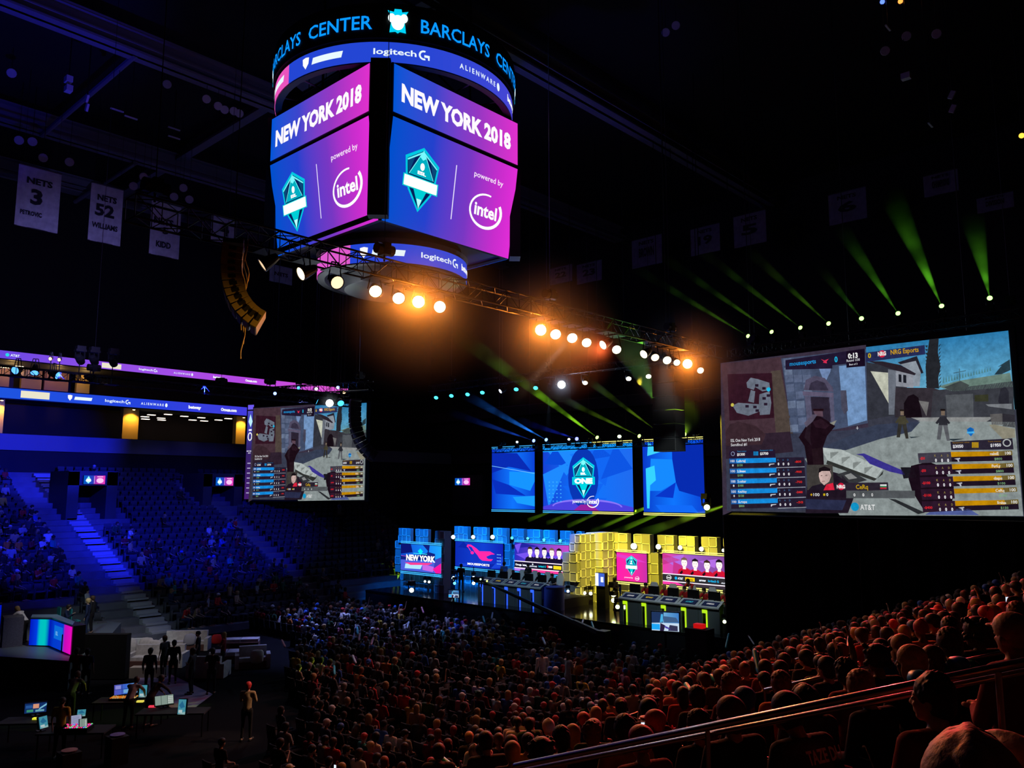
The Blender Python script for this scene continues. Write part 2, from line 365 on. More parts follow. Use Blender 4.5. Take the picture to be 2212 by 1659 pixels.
    G([(1385, 795), (1460, 795), (1400, 806)], (50, 62, 70), 6); G([(1650, 810), (1780, 808), (1700, 825)], (50, 62, 70), 6)
    G([(640, 740), (680, 680), (730, 640), (800, 680), (860, 720), (800, 790), (770, 870), (775, 1000), (660, 1000), (640, 860), (600, 800)], (30, 14, 24), 7)
    G([(640, 700), (700, 640), (735, 640), (700, 690), (655, 730)], (96, 88, 108), 8); G([(705, 612), (770, 605), (775, 655), (720, 650)], (98, 74, 88), 8); G([(700, 690), (760, 670), (820, 715), (790, 740), (720, 730)], (44, 24, 36), 8); G([(640, 800), (660, 720), (690, 700), (680, 800), (690, 860)], (40, 26, 36), 8); G([(690, 880), (760, 870), (768, 990), (700, 990)], (38, 22, 30), 8)
    G([(705, 600), (780, 600), (778, 616), (705, 616)], (36, 16, 24), 9); G([(820, 700), (870, 680), (850, 715)], (140, 140, 130), 8)
    G([(90, 760), (120, 710), (180, 690), (300, 720), (370, 780), (340, 850), (90, 860)], (62, 42, 50), 6)
    G([(700, 1000), (900, 1060), (1000, 1180), (940, 1330), (640, 1330), (650, 1150)], (36, 26, 40), 7)
    G([(640, 1230), (930, 1240), (900, 1310), (640, 1300)], (44, 48, 78), 8)
    G([(1003, 918), (1060, 912), (1200, 975), (1330, 1030), (1350, 1065), (1240, 1040), (1100, 985), (1050, 930)], (62, 54, 150), 8)   # knife and glove
    G([(1320, 1010), (1420, 1010), (1430, 1080), (1340, 1090)], (28, 26, 34), 8)
    G([(1395, 1000), (1520, 970), (1620, 1010), (1700, 1150), (1680, 1310), (1480, 1310), (1400, 1180), (1375, 1090)], (28, 14, 26), 8)
    G([(1560, 1305), (1810, 1305), (1880, 1350), (1490, 1345)], (84, 98, 160), 8)
    G([(1230, 1230), (1280, 1235), (1490, 1330), (1440, 1340)], (44, 46, 50), 6)
    # ---- overlay
    G([(108, 362), (418, 352), (430, 664), (118, 684)], (54, 24, 38), 7)                                    # mini map
    for q in [[(240, 420), (270, 385), (320, 395), (400, 420), (405, 470), (350, 480), (300, 450), (290, 470), (245, 455)], [(250, 550), (270, 470), (300, 480), (290, 560)],
              [(140, 580), (180, 560), (330, 570), (330, 620), (250, 650), (170, 630)], [(330, 500), (400, 480), (412, 560), (400, 640), (330, 645), (325, 560)]]: G(q, (112, 120, 136), 8)
    for q in [(300, 430), (350, 450), (350, 520), (380, 500), (230, 575), (285, 580), (360, 560), (300, 605)]: G([(q[0], q[1]), (q[0] + 24, q[1]), (q[0] + 24, q[1] + 18), (q[0], q[1] + 18)], (40, 26, 44), 9)
    p.ell(*H(394, 466), .008, .014, (30, 190, 235), 10); p.ell(*H(140, 575), .007, .012, (230, 215, 90), 10)
    G([(515, 262), (1075, 176), (1075, 268), (845, 296), (845, 318), (515, 328)], (36, 26, 52), 8)            # score bar
    G([(945, 196), (1078, 180), (1078, 300), (945, 312)], (26, 14, 34), 9)
    G([(1083, 206), (1506, 148), (1510, 214), (1083, 272)], (42, 48, 92), 8)
    T('mousesports', 545, 302, 30, (30, 160, 235), w=186, bold=.02); T('0', 862, 274, 40, (30, 190, 235), w=22, bold=.03)
    T('0:13', 958, 248, 36, (255, 255, 255), w=70, l=11, bold=.04); T('Round 1/30', 948, 272, 18, (230, 230, 240), w=94, l=11); T('Best of 3', 966, 296, 13, (230, 230, 240), w=58, l=11)
    T('0', 1100, 243, 34, (220, 190, 20), w=22, bold=.03); T('NRG Esports', 1262, 218, 34, (215, 165, 20), w=202, bold=.02)
    G([(765, 252), (790, 262), (822, 250), (805, 268), (808, 282), (780, 278), (785, 268)], (235, 50, 90), 10)
    for (x, y, hh) in ((1170, 228, 30), (864, 1156, 26)):
        p.ell(*H(x + 30, y - hh / 2), .012, .022, (225, 30, 70), 10); T('NRG', x, y, hh - 2, (255, 255, 255), w=60, l=11, bold=.05)
    G([(1007, 733), (1024, 733), (1024, 736), (1007, 736)], (220, 225, 230), 9); G([(1014, 722), (1017, 722), (1017, 746), (1014, 746)], (220, 225, 230), 9)
    T('ESL One New York 2018', 125, 833, 22, (235, 235, 240), w=205); T('Semifinal #1', 125, 862, 20, (235, 235, 240), w=112)
    G([(112, 895), (430, 885), (436, 940), (112, 948)], (40, 26, 52), 7)
    p.ring(*H(138, 914), .007, .013, .004, (150, 165, 200), 9); T('Team money', 168, 902, 9, (40, 140, 200), w=64); T('$1300', 168, 928, 18, (255, 255, 255), w=54, bold=.03)
    for k in range(5): G([(282 + k * 7, 898), (287 + k * 7, 898), (287 + k * 7, 926), (282 + k * 7, 926)], (20, 150, 225), 9)
    T('Equipment value', 328, 895, 9, (40, 140, 200), w=90); T('$3700', 328, 922, 18, (255, 255, 255), w=58, bold=.03)
    names = ['1.chrisJ', '2.Snax', '3.oskar', '4.suNny', '5.ropz']; cash = ['$150', '$100', '$100', '$150', '$800']; loss = ['-800', '-900', '-700', '-2400', '-50']
    for k in range(5):
        y = 948 + k * 70.5; x = 113 + k * 2; xe = 438 + k * 2.2
        G([(x, y), (xe + 198, y - 10 + k), (xe + 202, y + 54), (x, y + 66)], (40, 30, 50), 7)
        G([(x, y), (xe, y - 6), (xe, y + 26), (x, y + 34)], (24, 150, 238), 8); G([(x, y), (x + 50, y - 1), (x + 50, y + 33), (x, y + 34)], (26, 96, 180), 9)
        T('100', x + 7, y + 25, 17, (235, 240, 250), w=30, l=10, bold=.02); T(names[k], x + 50, y + 24, 16, (240, 245, 250), w=62, l=10, bold=.03); T(cash[k], x + 54, y + 53, 15, (140, 190, 130), w=38)
        if k != 1 and k != 4: p.ell(*H(x + 24, y + 47), .0035, .008, (215, 220, 230), 9, 6)
        G([(xe - 48, y + 36), (xe - 10, y + 34), (xe - 12, y + 39), (xe - 38, y + 42), (xe - 44, y + 52), (xe - 49, y + 50)], (220, 222, 230), 9)
        for j, ch in enumerate('KAD'):
            T(ch, xe + 11 + j * 34, y + 15, 13, (60, 110, 160), w=11); T('0', xe + 12 + j * 35, y + 46, 18, (245, 245, 250), w=12, l=9, bold=.05)
        T(loss[k], xe + 132, y + 29, 15, (235, 45, 40), w=46, l=9, bold=.03); G([(xe, y + 62), (xe + 200, y + 56), (xe + 200, y + 59), (xe, y + 65)], (200, 205, 215), 8)
    G([(1680, 830), (2130, 806), (2138, 885), (1686, 890)], (46, 40, 56), 7)
    T('Equipment value', 1698, 842, 10, (150, 110, 20), w=120); T('$3050', 1698, 874, 22, (245, 245, 250), w=76, bold=.03); T('$1950', 1970, 866, 22, (245, 245, 250), w=78, bold=.03); T('Team money', 1952, 834, 10, (150, 110, 20), w=96)
    for k in range(5): G([(1836 + k * 10, 835), (1843 + k * 10, 832), (1843 + k * 10, 872), (1836 + k * 10, 874)], (205, 160, 10), 9)
    p.ring(*H(2090, 838), .010, .018, .006, (190, 195, 195), 9)
    names = ['nahtE', 'FugLy', 'daps', 'CeRq', 'Brehze']; cash = ['$800', '$800', '$100', '$100', '$150']; loss = ['-$50', '-$50', '-$100', '-$100', '-$400']
    for k in range(5):
        x = 1682 + k * 6; y = 898 + k * 86.5; xe = 2126 + k * 10
        G([(x - 238, y + 14 - k * 2), (x, y + 4), (x + 6, y + 74), (x - 230, y + 84)], (70, 66, 80) if k < 1 else (48, 26, 46), 9)
        if k != 3: G([(x, y + 38), (xe, y + 26), (xe + 4, y + 66), (x + 4, y + 74)], (34, 22, 38), 8)
        G([(x, y + 4), (xe - 100, y), (xe - 96, y + 32), (x + 4, y + 40)], (206, 146, 8), 9); G([(xe - 100, y), (xe, y - 5), (xe + 4, y + 27), (xe - 96, y + 32)], (122, 104, 52), 9)
        T('100', xe - 50, y + 24, 22, (245, 245, 240), w=44, l=10, bold=.02); T(names[k], xe - 160 + k * 2, y + 27, 20, (235, 230, 210), w=64, l=10, bold=.03)
        T(cash[k], xe - 128, y + 62, 17, (130, 180, 130), w=56, l=10)
        if k != 3: G([(x + 24, y + 52), (x + 66, y + 46), (x + 68, y + 54), (x + 58, y + 58), (x + 62, y + 74), (x + 52, y + 74), (x + 46, y + 60)], (200, 202, 215), 10)
        for j, ch in enumerate('KAD'):
            T(ch, x - 118 + j * 46, y + 38, 16, (170, 150, 80), w=12, l=10); T('0', x - 114 + j * 44, y + 74, 22, (245, 245, 250), w=14, l=10, bold=.05)
        T(loss[k], x - 222, y + 58, 18, (235, 40, 50), w=[36, 36, 60, 60, 60][k], l=10, bold=.03)
    G([(652, 992), (836, 990), (842, 1120), (655, 1170)], (68, 64, 62), 8)                                    # player card
    G([(738, 1070), (742, 1035), (780, 1012), (822, 1030), (826, 1070), (810, 1110), (775, 1135), (748, 1110)], (212, 182, 176), 10)
    G([(736, 1050), (742, 1015), (780, 1002), (818, 1018), (826, 1060), (815, 1035), (760, 1035)], (26, 18, 24), 11)
    G([(752, 1066), (764, 1064), (764, 1068), (752, 1070)], (60, 40, 40), 11); G([(784, 1064), (798, 1063), (798, 1067), (784, 1068)], (60, 40, 40), 11); G([(760, 1106), (780, 1104), (780, 1108), (760, 1110)], (150, 90, 90), 11)
    G([(660, 1170), (690, 1140), (750, 1125), (800, 1130), (845, 1170), (845, 1185), (660, 1185)], (34, 26, 40), 9); G([(790, 1130), (838, 1118), (848, 1168), (770, 1170)], (240, 40, 70), 10)
    G([(655, 1168), (930, 1168), (930, 1220), (660, 1222)], (34, 22, 36), 10); G([(850, 1118), (1228, 1116), (1232, 1172), (850, 1175)], (46, 38, 52), 9); G([(930, 1172), (1420, 1175), (1420, 1228), (930, 1226)], (88, 92, 96), 9)
    T('100', 698, 1210, 22, (245, 245, 245), w=44, l=12); T('0', 790, 1210, 22, (245, 245, 245), w=14, l=12); T('CeRq', 1000, 1162, 32, (205, 165, 20), w=86, l=11, bold=.02)
    G([(676, 1200), (684, 1190), (692, 1200), (684, 1210)], (210, 165, 20), 12); G([(768, 1192), (782, 1192), (782, 1208), (768, 1208)], (210, 180, 20), 12)
    for k in range(3): T('0', 982 + k * 63, 1213, 22, (245, 245, 245), w=14, l=11, bold=.03)
    G([(1172, 1130), (1218, 1130), (1218, 1141), (1172, 1141)], (240, 240, 240), 11); G([(1172, 1141), (1218, 1141), (1218, 1151), (1172, 1151)], (40, 140, 90), 11); G([(1172, 1151), (1218, 1151), (1218, 1162), (1172, 1162)], (200, 40, 60), 11)
    p.ell(*H(990, 1286), .014, .026, (20, 160, 215), 10); T('AT&T', 1028, 1307, 38, (250, 250, 250), w=106, l=10, bold=.01)
    shield(p, *H(1828, 760), .052, (255, 255, 255), l=9, flat=(20, 110, 200))
def shield(p, cx, cy_, h, band=(255, 255, 255), l=3, flat=None, word=None, esl='ESL'):
    """the tournament's crystal shield emblem, h = full height in picture heights"""
    def q(pts): return [(cx + x * h / p.asp, cy_ + y * h) for x, y in pts]
    out = [(0, .5), (.34, .29), (.29, -.05), (.23, -.2), (0, -.5), (-.23, -.2), (-.29, -.05), (-.34, .29)]
    if flat: p.poly(q(out), flat, l); p.poly(q([(-.36, .02), (.36, .02), (.36, -.17), (-.36, -.17)]), (80, 190, 250), l + 1); return
    p.poly(q(out), (0, 200, 225), l); inn = [(x * .88, y * .9) for x, y in out]; p.poly(q(inn), (4, 30, 90), l + 1)
    p.poly(q([(0, .44), (.23, .04), (-.23, .04)]), (0, 175, 195), l + 2); p.poly(q([(0, .46), (.06, .34), (0, .3), (-.06, .34)]), (120, 250, 255), l + 3)
    p.poly(q([(.16, .3), (.29, .25), (.25, .04)]), (10, 70, 120), l + 2); p.poly(q([(-.16, .3), (-.29, .25), (-.25, .04)]), (10, 70, 120), l + 2)
    p.poly(q([(-.13, -.16), (.13, -.16), (0, -.44)]), (0, 205, 215), l + 2); p.poly(q([(-.05, -.3), (.05, -.3), (0, -.45)]), (190, 255, 255), l + 3)
    for s in (-1, 1):
        p.poly(q([(0, .44), (s * .3, .25), (s * .29, .23), (0, .41)]), (120, 250, 255), l + 3)
        p.poly(q([(s * .05, .38), (s * .25, .04), (s * .235, .04), (s * .035, .38)]), (120, 250, 255), l + 3)
    p.poly(q([(-.35, .02), (.35, .02), (.35, -.17), (-.35, -.17)]), (0, 210, 215), l + 4); p.poly(q([(-.33, .005), (.33, .005), (.33, -.155), (-.33, -.155)]), band, l + 5)
    p.ell(cx, cy_ + .2 * h, .045 * h / p.asp, .06 * h, (255, 255, 255), l + 4, 12)
    p.text(esl, cx, cy_ + .075 * h, .05 * h, (255, 255, 255), l + 4, 'c', .06, .17 * h / p.asp)
    if word: p.text(word, cx, cy_ - .135 * h, .12 * h, (255, 255, 255), l + 6, 'c', .07, .56 * h / p.asp)
def intel_mark(p, cx, cy_, h, l=3, rot=.12, full=False):
    p.ring(cx, cy_, .62 * h / p.asp * .93, .44 * h, .045 * h, (255, 255, 255), l, 70, 385 if not full else 430, 30, rot, .1 * h)
    p.text('intel', cx - .0 * h, cy_ - .15 * h, .34 * h, (255, 255, 255), l, 'c', .03, .84 * h / p.asp)
def event_panel(p, l0=0):
    """lower cube screen: shield, rule, powered by intel"""
    p.grad(0, 0, 1, 1, [(0, (0, 80, 205)), (.3, (35, 65, 205)), (.6, (120, 55, 195)), (.85, (200, 45, 205)), (1, (226, 45, 215))], 0)
    shield(p, .235, .50, .64); p.rect(.485, .22, .492, .78, (235, 225, 255), 3)
    p.text('powered by', .76, .745, .060, (255, 235, 255), 3, 'c', .01, .25); intel_mark(p, .76, .42, .40, 3)
def shieldmark(p, x, y, h, l=2, c=(255, 255, 255)):
    k = h / p.asp; p.poly([(x, y + h), (x + .4 * k, y + 1.08 * h), (x + .8 * k, y + h), (x + .75 * k, y + .45 * h), (x + .4 * k, y), (x + .05 * k, y + .45 * h)], c, l)
def sponsor_strip(p, entries):
    """sponsor marks along a ribbon board; entries: (kind, x 0..1)"""
    for kind, x in entries:
        k = 1 / p.asp
        if kind == 'logitech':
            p.text('logitech', x, .38, .30, (235, 250, 255), 2, 'l', .02, 2.0 * k); gx = x + 2.35 * k
            p.ring(gx, .52, .2 * k, .2, .09, (235, 250, 255), 2, 70, 290, 14); p.rect(gx + .02 * k, .42, gx + .28 * k, .54, (235, 250, 255), 2); p.rect(gx + .2 * k, .3, gx + .28 * k, .5, (235, 250, 255), 2)
        elif kind == 'arrow':
            shieldmark(p, x, .22, .55)
            for i in range(8): p.poly([(x + (.62 + .21 * i) * k, .34), (x + (.84 + .21 * i) * k, .34), (x + (.92 + .21 * i) * k, .66), (x + (.70 + .21 * i) * k, .66)], (235, 250, 255), 2)
        elif kind == 'ALIENWARE':
            p.text('A L I E N W A R E', x, .38, .26, (225, 240, 255), 2, 'l', .03, 2.5 * k); p.ell(x + 2.8 * k, .5, .14 * k, .22, (235, 250, 255), 2, 12)
        elif kind == 'AT&T': p.ell(x, .5, .22 * k, .22, (40, 220, 235), 2, 14); p.text('AT&T', x + .35 * k, .36, .3, (235, 250, 255), 2, 'l', .03)
        elif kind == 'block': p.rect(x, .15, x + 2.6 * k, .85, (235, 230, 205), 2)
        elif kind == 'word': p.text('betway', x, .36, .34, (245, 250, 255), 2, 'l', .06, 1.5 * k)
        elif kind == 'word2': p.text('Omega.com', x, .36, .34, (245, 250, 255), 2, 'l', .06, 2.0 * k)
def event_sign(p):
    p.grad(0, 0, 1, 1, [(0, (0, 90, 200)), (.45, (40, 60, 190)), (.5, (150, 50, 180)), (1, (236, 60, 190))], 0)
    p.poly([(.22, .95), (.32, .55), (.36, .4), (.22, .06), (.08, .4), (.12, .55)], (150, 250, 255), 2); p.rect(.12, .3, .33, .6, (255, 255, 255), 3)
    p.rect(.485, .08, .505, .92, (200, 200, 255), 2); p.ell(.76, .42, .17, .30, (255, 200, 250), 2, 18); p.rect(.62, .82, .9, .9, (255, 220, 250), 2)
def crystal_bg(p, seed, cols, n=9, l=1):
    r = random.Random(seed)
    for k in range(n):
        x, y = r.random(), r.random(); a = r.uniform(.15, .45); q = []
        for t in (0, 2.2, 4.1): q.append((min(1, max(0, x + a * math.cos(t + seed + k) / 1.2)), min(1, max(0, y + a * math.sin(t + seed + k)))))
        p.poly(q, cols[k % len(cols)], l + (k % 3))
def portrait(p, cx, base, h, hair, shirt, l=5, skin=(250, 235, 232)):
    """head and shoulders; base = y where the bust ends, h = head height"""
    k = h / p.asp
    p.poly([(cx - .85 * k, base), (cx - .72 * k, base + .42 * h), (cx - .3 * k, base + .62 * h), (cx + .3 * k, base + .62 * h), (cx + .72 * k, base + .42 * h), (cx + .85 * k, base)], shirt, l)
    p.poly([(cx - .2 * k, base + .5 * h), (cx + .2 * k, base + .5 * h), (cx + .18 * k, base + .8 * h), (cx - .18 * k, base + .8 * h)], skin, l + 1)
    p.ell(cx, base + 1.2 * h, .36 * k, .5 * h, skin, l + 2, 16)
    p.poly([(cx - .38 * k, base + 1.25 * h), (cx - .36 * k, base + 1.62 * h), (cx, base + 1.8 * h), (cx + .36 * k, base + 1.62 * h), (cx + .38 * k, base + 1.25 * h), (cx + .27 * k, base + 1.48 * h), (cx - .27 * k, base + 1.48 * h)], hair, l + 3)
    for s in (-1, 1): p.rect(cx + s * .15 * k - .05 * k, base + 1.2 * h, cx + s * .15 * k + .05 * k, base + 1.24 * h, (90, 60, 70), l + 3)
    p.rect(cx - .1 * k, base + .92 * h, cx + .1 * k, base + .95 * h, (180, 110, 110), l + 3)
# ------------------------------------------------------------------ arena shell
FZ = 44.0                                        # where the far stand starts
def tread_near(y): return max(0.0, 6.15 - .36 * y)
def tread_far(y): return max(0.0, .42 * (y - FZ))
ROWN = [.55 + .8 * i for i in range(20)]         # seat rows of the stand the camera is in
def row_z(y, near=True):
    if near: i = round((y - .55) / .8); return max(0, 6.15 - .36 * (.55 + .8 * i)), .55 + .8 * i
    i = max(0, round((y - FZ - .9) / .85)); yy = FZ + .9 + .85 * i; return .42 * (yy - FZ), yy
floor_m = mat('floor_dark', (.006, .006, .008), .9, noise=.8, spec=.05)
m = MB(); m.poly([(-20, 12, 0), (66, 12, 0), (66, 74, 0), (-20, 74, 0)]); struct(m, 'floor', floor_m)
m = MB()
for y in ROWN:
    z = tread_near(y)
    if z > .02: m.span((-12, y - .45, -.0), (52, y + .35, z))
m.span((-12, -6, 0), (52, .1, 6.2)); struct(m, 'floor_stand_near', CONC())
m = MB()
for i in range(26):
    y = FZ + .9 + .85 * i; m.span((-16, y - .45, 0), (45, y + .4, .42 * (y - FZ)))
struct(m, 'floor_stand_far', mat('far_stand', (.16, .16, .19), .8, noise=1.2))
m = MB(); m.span((-16, 66.3, 9.2), (62, 66.7, 10.9), 0); m.span((-16, 66.0, 10.9), (62, 66.6, 12.05), 1); m.span((-16, 66.5, 12.0), (62, 70.5, 12.1), 0)
m.span((-16, 70.3, 15.0), (62, 74, 15.75), 0); m.span((-16, 70.3, 17.95), (62, 74, 33), 0); m.span((-16, 76, 12), (62, 76.3, 18), 2)
struct(m, 'wall_left', [mat('wall_black', (.015, .015, .02), .8), mat('fascia_paint', (.22, .22, .26), .6), mat('wall_warm_dark', (.03, .02, .014), .7)])
m = MB(); m.span((62, -10, 0), (62.4, 76, 33), 0); m.span((61.4, 8, 10.9), (62, 66, 12.0), 1); m.span((61.2, 8, 12.0), (62, 66, 12.06), 2); m.span((60.9, 8, 15.6), (62, 70, 16.6), 1); m.span((60.8, 8, 16.6), (62, 70, 16.66), 2)
struct(m, 'wall_back', [MATS['wall_black'], mat('wall_purple_black', (.03, .025, .04), .7), STEEL()])
m = MB(); m.span((-16, -8, 33), (64, 78, 33.4)); struct(m, 'ceiling', mat('ceiling_black', (.012, .012, .014), .9))
m = MB(); m.span((-16, -8, 6), (62, -7.7, 33)); struct(m, 'wall_right', MATS['wall_black'])
# warm lit wall piers, ledges and suite interiors of the far concourse
warm = mat('warm_wall', (.62, .42, .12), .8)
m = MB()
for a0, a1 in ((16.6, 19.2), (40.3, 43.6), (-3.5, -1.5)):
    pass
def far_x(px, py, b): return hit(px, py, b=b).x
for i, (p0, p1) in enumerate(((-14, 8), (266, 300), (511, 531))):
    x0, x1 = far_x(p0, 900, 70.6), far_x(p1, 900, 70.6); m = MB(); m.span((x0, 70.6, 12.1), (x1, 71.2, 15))
    struct(m, 'wall_pier', warm)
    xm = (x0 + x1) / 2; l = thing('wall_washer', (xm, 70.1, 14.8), ['small downlight above the ochre pier at the concourse end', 'small downlight above the middle ochre pier under the blue ribbon board', 'small downlight above the ochre pier beside the hanging side banner'][i], 'lamp')
    m = MB(); m.cyl((xm, 70.1, 14.82), (xm, 70.1, 14.98), .12, .12, 10, 0); m.build('lamp_body', K(), l)
    m = MB(); m.cyl((xm, 70.1, 14.78), (xm, 70.1, 14.82), .1, .1, 10, 0); m.build('lens', mat('warm_lens', emit=(1, .7, .3), es=8), l)
    spot('bulb', (xm, 70.0, 14.7), (xm, 70.75, 12.4), (1, .55, .1), 260, 110, l)
rnd = random.Random(11)
for k, (px, py) in enumerate([(312, 901), (326, 897), (313, 906), (347, 904), (348, 908), (362, 896), (397, 900), (415, 908), (434, 903), (440, 910), (471, 908), (492, 905)]):
    p = hit(px, py, b=73.5); m = MB(); m.span((p.x - .3, 73.3, p.z), (p.x + .35, 73.6, p.z + .05), 0); m.span((p.x - .33, 73.25, p.z + .05), (p.x + .38, 73.65, p.z + .12), 1)
    o = m.build('ceiling_light', [mat('strip_warm', emit=(1, .8, .6), es=3), K()]); tag(o, 'short warm strip light in the dark concourse under the blue ribbon board', 'light', 'concourse strip lights')
for k, (px, py) in enumerate([(10, 794), (137, 799), (2, 786), (40, 793), (110, 775), (128, 777)]):
    p = hit(px, py, b=73.2); m = MB(); m.span((p.x - .25, 73.0, p.z), (p.x + .3, 73.3, p.z + .06), 0); m.span((p.x - .3, 72.95, p.z + .06), (p.x + .35, 73.35, p.z + .12), 1)
    o = m.build('ceiling_light', [mat('strip_warm2', emit=(1, .75, .35), es=8), K()]); tag(o, 'warm ceiling light inside the suites above the blue ribbon board', 'light', 'suite ceiling lights')
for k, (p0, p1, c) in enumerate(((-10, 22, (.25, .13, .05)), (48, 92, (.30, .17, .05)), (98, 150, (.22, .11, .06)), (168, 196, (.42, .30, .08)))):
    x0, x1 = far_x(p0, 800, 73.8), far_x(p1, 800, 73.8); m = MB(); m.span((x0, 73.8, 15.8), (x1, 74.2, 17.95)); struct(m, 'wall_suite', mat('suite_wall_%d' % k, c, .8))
for x in (far_x(20, 800, 73), far_x(120, 800, 73), far_x(180, 800, 73)):
    l = bpy.data.lights.new('suite_glow', 'POINT'); l.energy = 55; l.color = (1, .6, .2); l.shadow_soft_size = .3
    o = bpy.data.objects.new('suite_glow', l); sc.collection.objects.link(o); o.location = (x, 72.4, 17.5)
for k, (px, py) in enumerate([(178, 812), (186, 812), (50, 806), (58, 806)]):
    p = hit(px, py, b=73.7); m = MB(); m.span((p.x - .22, 73.62, p.z - .3), (p.x + .22, 73.75, p.z + .35), 0); m.span((p.x - .17, 73.58, p.z - .25), (p.x + .17, 73.63, p.z + .3), 1)
    o = m.build('picture_frame', [K(), mat('framed_print', (.5, .35, .12))]); tag(o, 'small framed picture on the ochre suite wall', 'picture', 'pictures on the suite wall')
# vomitory portals with small LED signs
def portal(px0, px1, py0, py1, b, label, far=False):
    kw = dict(a=58) if far else dict(b=b)
    p0, p1 = hit(px0, py0, **kw), hit(px1, py1, **kw)
    m = MB()
    if far: m.span((58.1, p1.y - 1.6, 5.5), (58.5, p0.y + .6, p0.z + .3), 0)
    else:
        m.span((p0.x - .9, b + .05, p1.z - 3.2), (p0.x - .2, b + 3.5, p0.z + .25)); m.span((p1.x + .2, b + .05, p1.z - 3.2), (p1.x + .9, b + 3.5, p0.z + .25)); m.span((p0.x - .9, b + .05, p1.z - .08), (p1.x + .9, b + 3.5, p0.z + .3)); m.span((p0.x - .2, b + 3.0, p1.z - 3.2), (p1.x + .2, b + 3.2, p1.z), 1)
    struct(m, 'wall_portal', [mat('portal_wall', (.05, .05, .06), .7), KM()])
    t = thing('led_sign', (p0 + p1) / 2, label, 'sign'); m = MB()
    if far:
        m.span((57.95, p1.y, p1.z), (58.1, p0.y, p0.z)); m.build('sign_case', K(), t)
        P = Pic((57.93, p0.y, p1.z), (0, p1.y - p0.y, 0), (0, 0, p0.z - p1.z), (-1, 0, 0))
    else:
        m.span((p0.x, b - .1, p1.z), (p1.x, b + .05, p0.z)); m.build('sign_case', K(), t)
        P = Pic((p0.x, b - .12, p1.z), (p1.x - p0.x, 0, 0), (0, 0, p0.z - p1.z), (0, -1, 0))
    event_sign(P); P.emit('sign_display', t)
portal(180, 225, 1027, 1046, 58, 'small lit blue and pink sign over the portal in the blue lit seating')
portal(465, 502, 1031, 1049, 60, 'small lit blue and pink sign over the portal beside the hanging game screen')
portal(984, 1016, 1033, 1048, 0, 'small lit blue and pink sign on the dark end wall beside the stage', True)
# blue stair and dividing aisle in the far stand
m = MB()
for i in range(25):
    y = FZ + .9 + .85 * i; z = .42 * (y - FZ)
    for q in (0, 1): m.span((19.7, y - .45 + q * .42, 0), (20.9, y + .0 + q * .42, z + .1 + q * .18))
struct(m, 'floor_stair_far', mat('stair_paint', (.42, .42, .46), .7))
# roof girders
m = MB()
gird = mat('girder_paint', (.22, .22, .28), .6)
for y, z in ((27.5, 30.6), (42, 30.8), (56.5, 31), (68, 31.6)):
    m = MB(); m.span((-14, y - .55, z), (60, y + .55, z + .12)); m.span((-14, y - .5, z + 1.2), (60, y + .5, z + 1.3)); 
    m.span((-14, y - .1, z), (60, y + .1, z + 1.3)); m.span((-14, y - .75, z + .3), (60, y - .68, z + .38)); struct(m, 'ceiling_girder', gird)
for x in (4, 25):
    m = MB(); m.span((x - .3, -6, 31.9), (x + .3, 74, 32.1)); m.span((x - .08, -6, 31.9), (x + .08, 74, 32.8)); struct(m, 'ceiling_girder', gird)
m = MB()
for (x0, y0, x1, y1) in ((8, 27.5, 8, 42), (16, 42, 16, 56.5), (8, 56.5, 8, 42), (22, 56.5, 22, 68)):
    m.cyl((x0, y0, 30.9), (x1, y1, 30.9), .16, .16, 8)
struct(m, 'ceiling_brace', gird)
# ------------------------------------------------------------------ ribbon boards
def ribbon(name, x0, x1, b, z0, z1, grads, entries, label, bendn=1):
    t = thing(name, ((x0 + x1) / 2, b, z0), label, 'led board'); m = MB(); m.span((x0, b, z0 - .08), (x1, b + .28, z1 + .08)); m.build('board_case', K(), t)
    P = Pic((x0, b - .02, z0), (x1 - x0, 0, 0), (0, 0, z1 - z0), (0, -1, 0)); P.grad(0, 0, 1, 1, grads, 0)
    es = [(k, (far_x(px, 860, b) - x0) / (x1 - x0)) for k, px in entries]; sponsor_strip(P, es); P.emit('board_display', t); return t
xa, xb = far_x(-90, 840, 70), far_x(533, 890, 70)
ribbon('ribbon_board', xa, xb, 70, 15.0, 15.78, [(0, (28, 88, 225)), (.6, (38, 66, 222)), (1, (66, 60, 222))], [('block', 44), ('arrow', 146), ('logitech', 227), ('ALIENWARE', 305), ('word', 408), ('word2', 478)], 'blue LED ribbon board with sponsor marks along the far balcony')
xc = far_x(752, 845, 70)
ribbon('ribbon_board', xa, xc, 70, 18.02, 18.62, [(0, (90, 70, 225)), (.35, (150, 80, 230)), (.7, (185, 70, 225)), (1, (230, 90, 205))], [('AT&T', 8), ('block', 215), ('logitech', 296), ('ALIENWARE', 372), ('word', 458), ('word2', 528)], 'purple LED ribbon board along the upper balcony above the suites')

